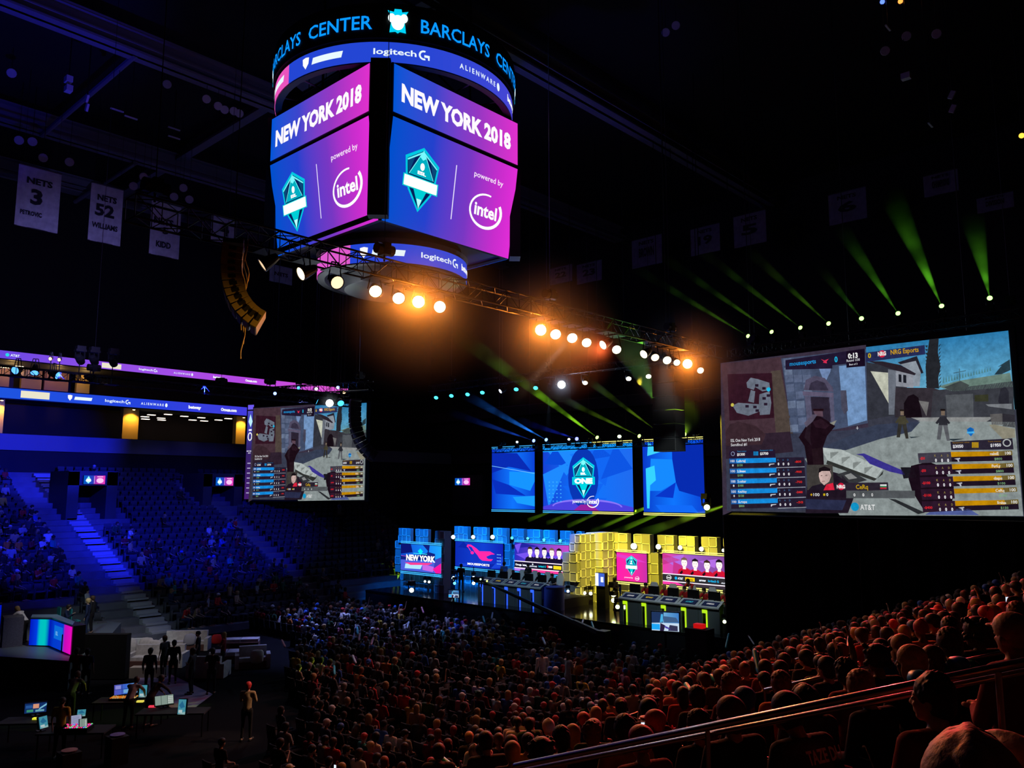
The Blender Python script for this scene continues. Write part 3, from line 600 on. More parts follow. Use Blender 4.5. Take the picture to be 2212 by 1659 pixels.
# ------------------------------------------------------------------ centre-hung scoreboard
CX, CY = 23.2, 29.05
jb = thing('scoreboard', (CX, CY, 18.4), 'huge cube scoreboard with blue and magenta screens hung from the roof', 'scoreboard')
m = MB(); m.span((19.35, 25.2, 18.9), (27.05, 32.9, 25.35)); m.build('core', KM(), jb)
ledj = led('led_cube', 1.0, 'AUTO')
def ny_panel(P):
    P.grad(0, 0, 1, 1, [(0, (0, 85, 215)), (.3, (60, 70, 205)), (.65, (150, 55, 195)), (1, (224, 48, 205))], 0)
    P.text('NEW YORK 2018', .055, .30, .36, (255, 250, 255), 2, 'l', .05, .88)
def cube_side(O, U, N, rec):
    O, U, N = Vector(O), Vector(U), Vector(N)
    f = MB(); bc = O + U / 2
    rot = Matrix.Rotation(math.atan2(U.y, U.x), 3, 'Z')
    f.box(bc + Vector((0, 0, 24.22)) - N * .18, (U.length + .1, .3, 2.2), 0, rot); f.build('upper_frame', K(), jb)
    P = Pic(O + Vector((0, 0, 23.2)) , U, (0, 0, 2.06), N, .006); ny_panel(P)
    up = P.mb.build('upper_screen', ledj, jb); 
    V = N * rec + Vector((0, 0, 4.22)); O2 = O + Vector((0, 0, 18.78)) - N * rec
    n2 = U.cross(V).normalized(); n2 = n2 if n2.dot(N) > 0 else -n2
    f = MB(); q = [O2 - n2 * .02, O2 + U - n2 * .02, O2 + U + V - n2 * .02, O2 + V - n2 * .02]; f.mesh(q + [p - n2 * .25 for p in q], [(0, 1, 2, 3), (7, 6, 5, 4), (0, 4, 5, 1), (1, 5, 6, 2), (2, 6, 7, 3), (3, 7, 4, 0)]); f.build('lower_frame', K(), jb)
    P = Pic(O2, U, V, n2, .006); event_panel(P); P.mb.build('lower_screen', ledj, jb)
cube_side((18.8, 32.75, 0), (0, -7.45, 0), (-1, 0, 0), .6)
cube_side((19.5, 24.6, 0), (7.45, 0, 0), (0, -1, 0), .6)
cube_side((27.6, 25.3, 0), (0, 7.45, 0), (1, 0, 0), .6)
cube_side((26.9, 33.5, 0), (-7.45, 0, 0), (0, 1, 0), .6)
for sx, sy in ((-1, -1), (1, -1), (-1, 1), (1, 1)):
    m = MB(); c = (CX + sx * 4.02, CY + sy * 4.02); m.box((c[0], c[1], 22.1), (.5, .8, 6.6), 0, Matrix.Rotation(math.atan2(sy, sx), 3, 'Z')); col = m.build('corner_column', KM(), jb)
    if sx < 0 and sy < 0:
        n = Vector((-1, -1, 0)).normalized(); O = Vector((c[0], c[1], 23.3)) + n * .27
        P = Pic(O + Vector((.3 * .7071, -.3 * .7071, 0)), (0, 0, 1.9), Vector((-1, 1, 0)).normalized() * .6, n); P.text('verizon', 0, .25, .5, (.035, .03, .04), 1, 'l', .02, 1.0)
        o = P.mb.build('lettering', attr_mat('grey_letters'), col); o['label'] = 'dark grey upright lettering'
PH = math.atan2(-CY, -CX)
def ring_pic(R, z0, z1, t0, t1):
    def bend(x, y, l):
        t = PH + math.radians(t0 + (t1 - t0) * x); return Vector((CX + (R + l) * math.cos(t), CY + (R + l) * math.sin(t), z0 + (z1 - z0) * y))
    return Pic((0, 0, 0), (R * math.radians(t1 - t0), 0, 0), (0, 0, z1 - z0), (0, -1, 0), .012, bend)
def drum(m, R0, R1, z0, z1, n=64, mi=0):
    m.lathe((CX, CY, z0), (0, 0, 1), [(R0, 0), (R1, 0), (R1, z1 - z0), (R0, z1 - z0), (R0, 0)], n, mi)
m = MB(); drum(m, 5.35, 5.68, 26.42, 27.95); sg = m.build('sign_ring', KM(), jb)
for k in range(4):
    P = ring_pic(5.7, 26.42, 27.95, k * 90 - 45, k * 90 + 45)
    cy1 = (0, 170, 255)
    # heraldic bird badge between the words
    W = .042; q = [(-.9, .82), (-.35, .72), (-.3, .95), (.3, .95), (.35, .72), (.9, .82), (.55, .3), (.72, -.85), (.2, -.78), (0, -.9), (-.2, -.78), (-.72, -.85), (-.55, .3)]
    P.poly([(.5 + x * W * 1.25, .47 + y * .38) for x, y in q], (0, 190, 225), 1); P.ell(.5, .44, .03, .22, (235, 255, 255), 2); P.ell(.472, .56, .017, .13, (235, 255, 255), 3); P.ell(.528, .56, .017, .13, (235, 255, 255), 3)

    o = P.mb.build('badge', led('led_sign_letters', 1.25), sg)
def ring_words(t_start, t_end, word):
    P = ring_pic(5.7, 26.42, 27.95, t_start, t_end); P.text(word, 0, .24, .40, (8, 140, 250), 1, 'l', .012, 1.0); P.mb.build('lettering', MATS['led_sign_letters'], sg)
for k in range(-2, 2):
    ring_words(k * 90 + 9.6, k * 90 + 44.5, 'BARCLAYS'); ring_words(k * 90 + 49.5, k * 90 + 79.5, 'CENTER')
m = MB(); drum(m, 5.25, 5.55, 25.38, 26.34); rr = m.build('ribbon_ring', K(), jb)
P = ring_pic(5.57, 25.42, 26.3, -92, 92)
for i in range(46):
    t = i / 46
    c = (235, 85, 190) if -92 + 184 * t < -57 else (36 + int(50 * max(0, t - .5) * 2), 70, 212)
    P.rect(t, 0, t + 1 / 46, 1, c, 0)
def at_t(t): return (t + 92) / 184
sponsor_strip(P, [('arrow', at_t(-45)), ('logitech', at_t(-10)), ('ALIENWARE', at_t(28)), ('word', at_t(64)), ('arrow', at_t(-82))]); P.mb.build('ribbon_display', ledj, rr)
P = ring_pic(5.57, 25.42, 26.3, 92, 268)
for i in range(36): P.rect(i / 36, 0, (i + 1) / 36, 1, (40, 70, 212), 0)
P.mb.build('ribbon_display', ledj, rr)
m = MB(); drum(m, 3.1, 3.42, 17.55, 18.45); lr = m.build('lower_ribbon_ring', K(), jb)
P = ring_pic(3.44, 17.6, 18.42, -92, 92)
for i in range(46): P.rect(i / 46, 0, (i + 1) / 46, 1, (224, 90, 205) if -92 + 4 * i < -33 else (34, 70, 214), 0)
P.asp = 3.44 * math.radians(184) / .82; sponsor_strip(P, [('arrow', at_t(-24)), ('logitech', at_t(20)), ('word', at_t(62))]); P.mb.build('ribbon_display', ledj, lr)
P = ring_pic(3.44, 17.6, 18.42, 92, 268)
for i in range(36): P.rect(i / 36, 0, (i + 1) / 36, 1, (40, 70, 212), 0)
P.mb.build('ribbon_display', ledj, lr)
for k in range(16):
    m = MB(); t = k * math.pi / 8; u = Vector((math.cos(t), math.sin(t), 0)); c = Vector((CX, CY, 0))
    m.cyl(c + u * 5.4 + Vector((0, 0, 25.6)), c + u * 3.4 + Vector((0, 0, 25.5)), .04, .04, 6); m.cyl(c + u * 5.4 + Vector((0, 0, 27.8)), c + u * 2 + Vector((0, 0, 29.2)), .05, .05, 6); m.cyl(c + u * 5.4 + Vector((0, 0, 25.6)), c + u * 5.4 + Vector((0, 0, 27.8)), .05, .05, 6)
    m.build('ring_strut', STEEL(), jb)
m = MB(); m.lathe((CX, CY, 16.9), (0, 0, 1), [(0, .25), (2.2, .25), (3.1, .65), (3.1, .8), (3.4, 1.6), (3.5, 1.75), (0, 2.0)], 48); m.build('lower_drum', mat('drum_grey', (.03, .032, .04), .4), jb)
m = MB()
for sx, sy in ((-1, -1), (1, -1), (-1, 1), (1, 1)): m.cyl((CX + sx * 2.5, CY + sy * 2.5, 25.3), (CX + sx * 2.5, CY + sy * 2.5, 33), .05, .05, 6)
m.build('hoist_cables', STEEL(), jb)

# ------------------------------------------------------------------ hanging game screens
def frame_box(m, P0, U, V, N, d=.3, e=.12, mi=0):
    U, V, N = Vector(U), Vector(V), Vector(N); u, v = U.normalized() * e, V.normalized() * e
    q = [P0 - u - v, P0 + U + u - v, P0 + U + V + u + v, P0 + V - u + v]; q = [p - N * .03 for p in q]
    m.mesh(q + [p - N * d for p in q], [(0, 1, 2, 3), (7, 6, 5, 4), (0, 4, 5, 1), (1, 5, 6, 2), (2, 6, 7, 3), (3, 7, 4, 0)], mi)
tl, bl, tr, br = hit(1562, 787, a=36), hit(1567, 1105, a=36), hit(2181, 712, a=36), hit(2207, 1112, a=36)
yl, yr, z0, z1 = (tl.y + bl.y) / 2, (tr.y + br.y) / 2, (bl.z + br.z) / 2, (tl.z + tr.z) / 2
print('big screen', yl, yr, z0, z1)
t = thing('projection_screen', (36, (yl + yr) / 2, z0), 'giant hanging game screen beside the yellow end of the stage', 'screen')
m = MB(); frame_box(m, Vector((36, yl, z0)), (0, yr - yl, 0), (0, 0, z1 - z0), (-1, 0, 0), .3, .2); m.build('frame', KM(), t)
P = Pic((36, yl, z0), (0, yr - yl, 0), (0, 0, z1 - z0), (-1, 0, 0), .003); game_picture(P); P.mb.build('screen_surface', led_noise('led_projection', .9), t)
m = MB(); 
for k in range(3): y = yl + (yr - yl) * (.12 + .38 * k); m.cyl((36.15, y, z1 + .2), (36.15, y, 33), .02, .02, 5)
m.build('hanging_cables', STEEL(), t)
# drape in front of the stage end, under the big screen
AC = 33.2; yc = hit(1566, 1200, a=AC).y; zc = min(hit(1566, 1114, a=AC).z, hit(2207, 1120, a=AC).z); m = MB(); n = 100
for i in range(n):
    y0 = yc - (yc + 6) * i / n; y1 = yc - (yc + 6) * (i + 1) / n; x0 = AC + .10 * math.sin(i * 1.3); x1 = AC + .10 * math.sin((i + 1) * 1.3)
    m.poly([(x0, y0, 0), (x1, y1, 0), (x1, y1, zc), (x0, y0, zc)])
m.poly([(AC, yc, 0), (AC + 2.4, yc - .2, 0), (AC + 2.4, yc - .2, zc - .1), (AC, yc, zc)])
tag(m.build('stage_curtain', mat('black_velvet', (.0025, .0025, .003), .95, spec=.1)), 'floor length black curtain hanging under the giant game screen', 'curtain')
m = MB(); m.cyl((AC, yc, zc), (AC, -6, zc), .05, .05, 8)
for k in range(5): y_ = yc - (yc + 5.5) * k / 4; m.cyl((AC, y_, zc), (AC, y_, 0), .04, .04, 6)
tag(m.build('curtain_frame', K()), 'black pipe frame carrying the long black curtain', 'frame')
p1, p2, p3, p4 = hit(549, 883, D=64.8), hit(792, 870, D=60.4), hit(541, 1078, D=64.8), hit(787, 1080, D=60.4)
O = Vector(((p1.x + p3.x) / 2, (p1.y + p3.y) / 2, (p3.z + p4.z) / 2)); E = Vector(((p2.x + p4.x) / 2, (p2.y + p4.y) / 2, O.z)); H_ = (p1.z + p2.z) / 2 - O.z
U = E - O; N = Vector((U.y, -U.x, 0)).normalized(); N = N if N.dot(CAM - O) > 0 else -N
print('small screen', O, E, H_)
t = thing('projection_screen', O + U / 2, 'smaller hanging game screen seen past the curved speaker column', 'screen')
m = MB(); frame_box(m, O, U, (0, 0, H_), N, .3, .14); m.build('frame', KM(), t)
P = Pic(O, U, (0, 0, H_), N, .004); game_picture(P); P.mb.build('screen_surface', MATS['led_projection'], t)
ux = U.normalized(); m = MB()
for k in (.1, .9): m.cyl(O + U * k - N * .15 + Vector((0, 0, H_ + .1)), O + U * k - N * .15 + Vector((0, 0, 33 - O.z)), .02, .02, 5)
m.build('hanging_cables', STEEL(), t)
# tall LED side banner
t = thing('led_banner', O - ux * .55, 'tall narrow purple LED banner at the edge of the smaller game screen', 'banner'); Ob = O - ux * .82 - N * .2
m = MB(); frame_box(m, Ob, ux * .6, (0, 0, H_ + .35), N, .2, .04); m.build('frame', K(), t)
P = Pic(Ob, ux * .6, (0, 0, H_ + .35), N, .004); P.grad(0, 0, 1, 1, [(0, (70, 30, 110)), (.5, (50, 32, 100)), (.9, (70, 70, 190)), (1, (110, 90, 240))], 0, True)
P.rect(0, .95, 1, 1, (110, 90, 240), 1); P.rect(0, .935, 1, .95, (10, 8, 20), 2); P.poly([(.5, .9), (.9, .82), (.6, .76), (.2, .82)], (190, 240, 255), 2); P.ring(.55, .66, .3, .04, .012, (255, 255, 255), 2); P.rect(.3, .72, .8, .74, (235, 235, 255), 2)
P.text('NEW YORK', .1, .5, .012, (240, 240, 255), 2, 'l', .03, .8); P.text('2018', .35, .48, .012, (240, 240, 255), 2, 'l', .03, .4)
for i in range(7): P.rect(.3, .06 + .052 * i, .85, .07 + .052 * i, (180, 175, 210), 2)
P.emit('banner_display', t)
# ------------------------------------------------------------------ rigging
def truss(name, p0, p1, s, label, drops=(), top=33.0, group=None):
    p0, p1 = Vector(p0), Vector(p1); d = (p1 - p0).normalized(); L = (p1 - p0).length; h = Vector((-d.y, d.x, 0)).normalized() * s / 2; v = Vector((0, 0, s / 2))
    t = thing(name, p0, label, 'truss', group); m = MB(); cs = [h + v, h - v, -h - v, -h + v]
    for c in cs: m.cyl(p0 + c, p1 + c, .028, .028, 6)
    n = max(2, int(L / (s * 1.1)))
    for i in range(n):
        a, b = p0 + d * (L * i / n), p0 + d * (L * (i + 1) / n)
        for k in range(4):
            c0, c1 = cs[k], cs[(k + 1) % 4]
            m.cyl(a + c0, b + c1, .014, .014, 4, caps=False) if i % 2 else m.cyl(a + c1, b + c0, .014, .014, 4, caps=False)
        for k in range(4): m.cyl(a + cs[k], a + cs[(k + 1) % 4], .014, .014, 4, caps=False)
    m.build('truss_frame', mat('truss_metal', (.018, .018, .02), .55, .3), t)
    for f in drops:
        q = p0 + d * L * f; m = MB(); m.cyl(q + Vector((0, 0, s / 2 + .5)), (q.x, q.y, top), .012, .012, 5); m.build('hoist_chain', STEEL(), t)
        m = MB(); m.cyl(q + Vector((-.28, 0, s / 2 + .35)), q + Vector((.28, 0, s / 2 + .35)), .16, .16, 10); m.box(q + Vector((0, 0, s / 2 + .35)), (.22, .34, .34)); m.cyl(q + Vector((0, 0, s / 2)), q + Vector((0, 0, s / 2 + .2)), .03, .03, 6); m.build('chain_motor', K(), t)
    return t
lensmats = {}
def lens_mat(c, s):
    k = 'lens_%s_%s' % ('_'.join('%d' % (x * 255) for x in c), s); return mat(k, (.02, .02, .02), emit=c, es=s, sampling='NONE')
HZ = None
def hanger(m, p, up):
    """pipe from the yoke to whatever carries the lamp"""
    if HZ is None: m.cyl(p, p + Vector((0, 0, .45 * up)), .025, .025, 6)
    else:
        m.cyl(p, (p.x, p.y, HZ), .022, .022, 6)
        if HZ < 30: m.box((p.x, p.y, HZ), (.56, .56, .03))
def lamp(name, pos, aim, r, col, strength, label, group=None, hang=.45, power=0, angle=60, lcol=None, kind='par', upright=False):
    pos, aim = Vector(pos), Vector(aim); d = (aim - pos).normalized(); up = -1 if upright else 1
    t = thing(name, pos, label, 'stage light', group); m = MB()
    if kind == 'par':
        m.lathe(pos, d, [(0, -r * 2.6), (r * .55, -r * 2.6), (r * .75, -r * 1.9), (r * 1.12, -.02), (r * 1.15, .03), (r * 1.02, .03), (r * 1.0, -.02)], 14); m.build('can', K(), t)
        m = MB(); side = d.cross(Vector((0, 0, 1))); side = side.normalized() if side.length > .01 else Vector((1, 0, 0)); top = pos - d * r + Vector((0, 0, hang * up))
        for sg_ in (-1, 1): m.cyl(pos - d * r + side * sg_ * r * 1.15, top + side * sg_ * r * .6, .018, .018, 5)
        m.cyl(top - side * r * .65, top + side * r * .65, .02, .02, 5); hanger(m, top, up); m.build('yoke', K(), t)
        m = MB(); m.cyl(pos - d * .015, pos + d * .01, r, r, 18); m.build('lens', lens_mat(col, strength), t)
    else:
        m.lathe(pos, d, [(0, -r * 3.4), (r * .8, -r * 3.3), (r * 1.25, -r * 2.2), (r * 1.25, -r * .8), (r * 1.1, 0), (r, .02), (r * .96, -.01)], 12); m.build('head', K(), t)
        m = MB(); side = d.cross(Vector((0, 0, 1))); side = side.normalized() if side.length > .01 else Vector((1, 0, 0)); c = pos - d * r * 1.7; b = c + Vector((0, 0, up * r * 2.6))
        for sg_ in (-1, 1): m.cyl(c + side * sg_ * r * 1.35, b + side * sg_ * r * 1.35, r * .25, r * .25, 5)
        m.box(b, (r * 3.1, r * 2.2, r * .7)); m.build('yoke', K(), t); m = MB(); m.box(b + Vector((0, 0, up * r * .9)), (r * 2.6, r * 2.2, r * 1.1)); hanger(m, b, up); m.build('base', K(), t)
        m = MB(); m.cyl(pos - d * .02, pos + d * .005, r * .96, r * .96, 14); m.build('lens', lens_mat(col, strength), t)
    if power: spot('bulb', pos + d * .05, pos + d * 4, lcol or col, power, angle, t, blend=.5, radius=.05)
    return t
def haze_mat(name, dens, color=(1, 1, 1), g=.0):
    if name in MATS: return MATS[name]
    m = bpy.data.materials.new(name); m.use_nodes = True; nt = m.node_tree
    for n in list(nt.nodes): nt.nodes.remove(n)
    o = nt.nodes.new('ShaderNodeOutputMaterial'); v = nt.nodes.new('ShaderNodeVolumeScatter'); v.inputs['Density'].default_value = dens; v.inputs['Color'].default_value = (*color, 1); v.inputs['Anisotropy'].default_value = g
    nt.links.new(v.outputs[0], o.inputs['Volume']); MATS[name] = m
    m.cycles.volume_sampling = 'EQUIANGULAR'; m.cycles.homogeneous_volume = True
    return m
def beam(par, S, E, ha, col, power, dens=.02, r0=.07, fade=1.6):
    """haze drifting in front of the lamp, lit by the lamp's own narrow spot"""
    S, E = Vector(S), Vector(E); d = (E - S).normalized(); L = (E - S).length; ta = math.tan(math.radians(ha))
    m = MB(); m.cyl(S + d * .06, E, r0, r0 + L * ta, None and 0 or 14); o = m.build('haze_in_beam', soft_haze(L * 1.02, dens * 1.6, fade, .9), par); o['kind'] = 'stuff'
    l = spot('bulb', S + d * .04, E, col, power, math.degrees(2 * math.atan((r0 + L * ta) / L)), par, blend=.35, radius=.01, smooth=1.5)
    return o
def soft_haze(R, dens, power=2.0, puffs=0):
    """haze that thins out with the distance from the lamp, in drifting puffs"""
    k = 'soft_haze_%.2f_%g_%g' % (R, dens, power)
    if k in MATS: return MATS[k]
    m = bpy.data.materials.new(k); m.use_nodes = True; nt = m.node_tree
    for n in list(nt.nodes): nt.nodes.remove(n)
    o = nt.nodes.new('ShaderNodeOutputMaterial'); v = nt.nodes.new('ShaderNodeVolumeScatter'); tc = nt.nodes.new('ShaderNodeTexCoord'); le = nt.nodes.new('ShaderNodeVectorMath'); le.operation = 'LENGTH'
    mr = nt.nodes.new('ShaderNodeMapRange'); mr.inputs[1].default_value = 0; mr.inputs[2].default_value = R; mr.inputs[3].default_value = 1; mr.inputs[4].default_value = 0
    pw = nt.nodes.new('ShaderNodeMath'); pw.operation = 'POWER'; pw.inputs[1].default_value = power; mu = nt.nodes.new('ShaderNodeMath'); mu.operation = 'MULTIPLY'; mu.inputs[1].default_value = dens
    nt.links.new(tc.outputs['Object'], le.inputs[0]); nt.links.new(le.outputs['Value'], mr.inputs[0]); nt.links.new(mr.outputs[0], pw.inputs[0]); nt.links.new(pw.outputs[0], mu.inputs[0])
    if puffs:
        n = nt.nodes.new('ShaderNodeTexNoise'); n.inputs['Scale'].default_value = puffs; n.inputs['Detail'].default_value = 1; r2 = nt.nodes.new('ShaderNodeMapRange'); r2.inputs[1].default_value = .38; r2.inputs[2].default_value = .62; r2.inputs[3].default_value = .25 * dens; r2.inputs[4].default_value = 1.5 * dens
        nt.links.new(tc.outputs['Object'], n.inputs['Vector']); nt.links.new(n.outputs['Fac'], r2.inputs[0]); nt.links.new(r2.outputs[0], mu.inputs[1])
    if True:
        nt.links.new(mu.outputs[0], v.inputs['Density']); nt.links.new(v.outputs[0], o.inputs['Volume'])
    m.cycles.volume_sampling = 'EQUIANGULAR'; m.cycles.volume_step_rate = 1.0; MATS[k] = m; return m
def glow(par, c, R, dens=.05):
    m = MB(); m.ball(c, R, 0, 3); o = m.build('haze_around_lamp', soft_haze(R, dens), par); o['kind'] = 'stuff'; return o  # ball of haze added to give the lamp its halo

# ---- the long front truss with amber lamps
TB, TZ = 17.6, 13.75
truss('lighting_truss', (6.8, TB, TZ + .35), (32.5, TB, TZ + .35), .52, 'long lighting truss carrying the amber lamps below the scoreboard', (.02, .27, .55, .85))
AMBER = [(568, 572, .16, 2, (-.6, .3, -.5)), (651, 591, .17, 6, (-.9, .1, -.5)), (728, 610, .17, 3, (-.2, -.9, -.5)), (811, 629, .17, 9, None), (861, 644, .17, 9, None), (904, 652, .17, 40, 0), (950, 663, .17, 12, 0),
         (1168, 713, .18, 40, 0), (1200, 722, .18, 14, None), (1236, 730, .18, 12, None), (1267, 740, .17, 10, None), (1303, 745, .17, 8, (-.9, .2, -.5)), (1332, 755, .17, 8, None), (1391, 765, .17, 8, (-.9, .1, -.5)),
         (1415, 772, .16, 6, (-.6, -.6, -.6)), (1441, 778, .17, 8, None), (1462, 783, .14, 6, None), (1485, 786, .19, 40, 0), (1513, 800, .14, 8, None)]
desc = ['amber lamp turned sideways beside the yellow lit speaker column', 'amber lamp on the truss below the blue lower screen edge', 'amber lamp turned sideways under the pink part of the scoreboard ring', 'amber lamp just before the brightest scoreboard side lamp pair', 'tilted amber lamp touching the glow of the bright lamp below the scoreboard', 'brightest amber lamp under the scoreboard with a wide orange glow', 'amber lamp just past the brightest lamp under the scoreboard',
        'bright glowing amber lamp starting the row of lamps past the scoreboard', 'second amber lamp of the row past the scoreboard', 'third amber lamp of the row past the scoreboard', 'fourth amber lamp of the row past the scoreboard', 'narrow amber lamp face before the green lit truss corner', 'tilted amber lamp under the green lit truss corner', 'narrow amber lamp just past the green lit truss corner', 'small dim amber lamp above the dark hanging speaker block', 'oval amber lamp above the dark hanging speaker block', 'small amber lamp touching the last bright glow', 'bright glowing amber lamp at the stage end of the truss', 'last small amber lamp of the truss beside the giant game screen']
HZ = TZ + .35 - .27
for (px, py, r, s, aim), dd in zip(AMBER, desc):
    p = hit(px, py, b=TB); p.z = TZ - .42 + (p.z - (8 + (TZ - 8.4))) * .0 if False else p.z
    tocam = (CAM - p).normalized()
    d = tocam if aim == 0 else (Vector(aim).normalized() if aim else (tocam + Vector((.0, -.25, -.5))).normalized())
    big = s >= 40
    t = lamp('truss_lamp', p, p + d, r, (1, .84, .55) if s >= 8 else (1, .72, .42), s * .5, dd, None, .5, 0)
    if big:
        o = spot('bulb', p + d * .12, p + d * 5, (1, .24, .02), 1100, 150, t, .3, .05); glow(t, p, 3.0, .13)
    elif s >= 9: spot('bulb', p + d * .1, p + d * 5, (1, .28, .03), 260, 110, t, .5, .06)
    if 9 <= s < 40: glow(t, p, 1.2, .12)
HZ = None
# cables hanging from the end of the truss
m = MB(); cxx = hit(526, 560, b=TB - .25).x
for k in range(4):
    pts = [Vector((cxx + .03 * k + .05 * math.sin(i * .9 + k), TB - .25 + .04 * math.cos(i * 1.3 + k), TZ + .2 - i * .17)) for i in range(12 + 2 * k)]; m.tube(pts, .014, 5)
tag(m.build('power_cable', mat('orange_lit_cable', (.5, .35, .2), .5)), 'bundle of thin cables hanging down beside the yellow lit speaker column', 'cable')
def line_array(name, top, n, w, h, depth, heading, curve0, curve1, label, matn=None):
    """column of speaker boxes, tilting more and more towards the bottom"""
    t = thing(name, top, label, 'speaker'); q = Vector(top); a = curve0; gm = matn or K()
    hd = Vector((math.cos(heading), math.sin(heading), 0)); sd = Vector((-hd.y, hd.x, 0))
    for i in range(n):
        f = i / (n - 1); a = math.radians(curve0 + (curve1 - curve0) * f ** 1.6)
        fwd = (hd * math.cos(a) - Vector((0, 0, math.sin(a)))); upv = (hd * math.sin(a) + Vector((0, 0, math.cos(a))))
        c = q - upv * h / 2; rot = Matrix((fwd, sd, upv)).transposed(); m = MB()
        m.mesh([c + rot @ Vector(v) for v in [(depth * .5, -w / 2, -h * .48), (depth * .5, w / 2, -h * .48), (depth * .5, w / 2, h * .48), (depth * .5, -w / 2, h * .48), (-depth * .5, -w * .4, -h * .4), (-depth * .5, w * .4, -h * .4), (-depth * .5, w * .4, h * .4), (-depth * .5, -w * .4, h * .4)]],
               [(0, 1, 2, 3), (7, 6, 5, 4), (0, 4, 5, 1), (1, 5, 6, 2), (2, 6, 7, 3), (3, 7, 4, 0)])
        b = m.build('speaker_box', gm, t)
        m = MB(); m.box(c + fwd * (depth * .5 + .01), (.02, w * .94, h * .8), 0, rot)
        for s_ in (-1, 1): m.box(c + sd * s_ * w * .465 - fwd * .0, (depth * .36, .02, h * .5), 1, rot)
        m.build('grille', [mat('grille_dark', (.03, .03, .03), .6), KM()], b); q = q - upv * h
    m = MB(); m.box(Vector(top) + Vector((0, 0, .08)), (depth, w, .1), 0, Matrix.Rotation(heading, 3, 'Z')); m.cyl(Vector(top) + Vector((0, 0, .1)), (top[0], top[1], 33), .012, .012, 5); m.build('flying_frame', STEEL(), t)
    return t
p = hit(505, 540, b=TB - .3)
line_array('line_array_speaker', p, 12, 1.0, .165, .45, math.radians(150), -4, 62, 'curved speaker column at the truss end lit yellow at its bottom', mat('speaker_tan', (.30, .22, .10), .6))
spot('bulb', p + Vector((1.6, -2.4, -3.2)), p + Vector((.3, 0, -1.9)), (1, .5, .06), 260, 42)  # added spot that yellows the lower speakers, no lamp hangs there
p = hit(768, 868, D=47)
line_array('line_array_speaker', p, 12, 1.05, .30, .62, math.radians(150), -2, 55, 'black curved speaker column hanging before the smaller game screen')
p = hit(1442, 800, D=36); t = thing('subwoofer_stack', p, 'dark block of hanging bass speakers before the blue side stage screen', 'speaker')
p2 = hit(1442, 976, D=36); hh = (p.z - p2.z)
for k in range(6):
    m = MB(); z = p.z - hh * (k + .5) / 6; m.box((p.x, p.y, z), (.8, 1.15, hh / 6 - .03)); b = m.build('speaker_box', KM(), t); m = MB(); m.box((p.x - .41, p.y, z), (.02, 1.05, hh / 6 - .12)); m.build('grille', K(), b)
m = MB(); m.cyl((p.x, p.y, p.z), (p.x, p.y, 33), .02, .02, 5); m.build('hoist_chain', STEEL(), t)
# ---- blue truss of the far side
FB = 40.5
truss('lighting_truss', (8, FB, 13.25), (29.5, FB, 13.25), .4, 'blue lit lighting truss in front of the purple balcony ribbon', (.03, .3, .6, .97))
HZ = 13.05
for (px, py, lab) in [(33, 800, 'blue'), (75, 805, 'blue'), (124, 811, 'blue'), (202, 820, 'blue')]:
    p = hit(px, py, b=FB); d = Vector((.25, .9, -.55)); dd = {33: 'round blue lamp face at the far end of the blue truss before the suites', 75: 'narrow blue lamp face before the suites beside the framed wall', 124: 'tilted blue lamp face under the pair of warm truss lights', 202: 'thin blue lamp face just past the ochre suite wall'}[px]
    lamp('truss_lamp', p, p + Vector({33: (-.7, -.6, -.3), 75: (-.2, -.6, -.9), 124: (.5, -.6, -.3), 202: (.8, -.25, -.4)}[px]), .17, (.08, .32, 1), 2.2, dd, None, .5)
for (px, py) in [(176, 783), (206, 785), (247, 788)]:
    p = hit(px, py, b=FB); lamp('truss_lamp', p, p + Vector((.5, .6, -.5)), .15, (.05, .05, .06), .2, 'unlit black lamp on top of the blue truss before the purple ribbon', 'unlit lamps on the blue truss', .3, kind='head')
for (px, py) in [(109, 775), (128, 777)]:
    p = hit(px, py, b=FB); lamp('truss_lamp', p, p + Vector((-.5, -.6, -.2)), .07, (1, .65, .15), 8, 'small warm work light on the blue truss', 'small warm work lights on the blue truss', .3)
HZ = 33
p = hit(712, 871, D=42); t = lamp('truss_lamp', p, CAM, .19, (1, 1, 1), 12, 'round white lamp glaring before the smaller game screen', None, .6); spot('bulb', p + (CAM - p).normalized() * .15, CAM, (.8, .9, 1), 700, 120, t, .4, .05); glow(t, p, 1.1, .03)
for (px, py, dx, lab) in [(684, 868, .9, 'tilted blue lamp face above the smaller game screen'), (736, 871, -.3, 'narrow blue lamp face beside the curved black speaker column')]:
    p = hit(px, py, D=42); lamp('truss_lamp', p, p + Vector((dx, -.7, -.5)), .17, (.05, .45, 1), 2.5, lab, None, .5)
pA, pB = hit(560, 848, D=44), hit(800, 862, D=41)
truss('lighting_truss', (pA.x, pA.y, pA.z), (pB.x, pB.y, pA.z), .45, 'short dark truss crossing above the smaller game screen', (.1, .9))
for (px, py, c, s, lab) in [(645, 838, (.1, .5, 1), 2, 'blue moving lamp before the end of the purple ribbon'), (730, 837, (.3, .4, 1), 4, 'small blue white lamp at the end of the purple ribbon'), (683, 840, (.8, .9, 1), 3, 'small white lamp on the short dark truss'), (743, 847, (1, .5, .2), 5, 'small orange lamp at the end of the purple ribbon'), (594, 850, (.2, .3, 1), 4, 'tiny blue lamp under the short dark truss')]:
    p = hit(px, py, D=43); lamp('truss_lamp', p, CAM, .09, c, s, lab, None, .3, kind='head')

HZ = None
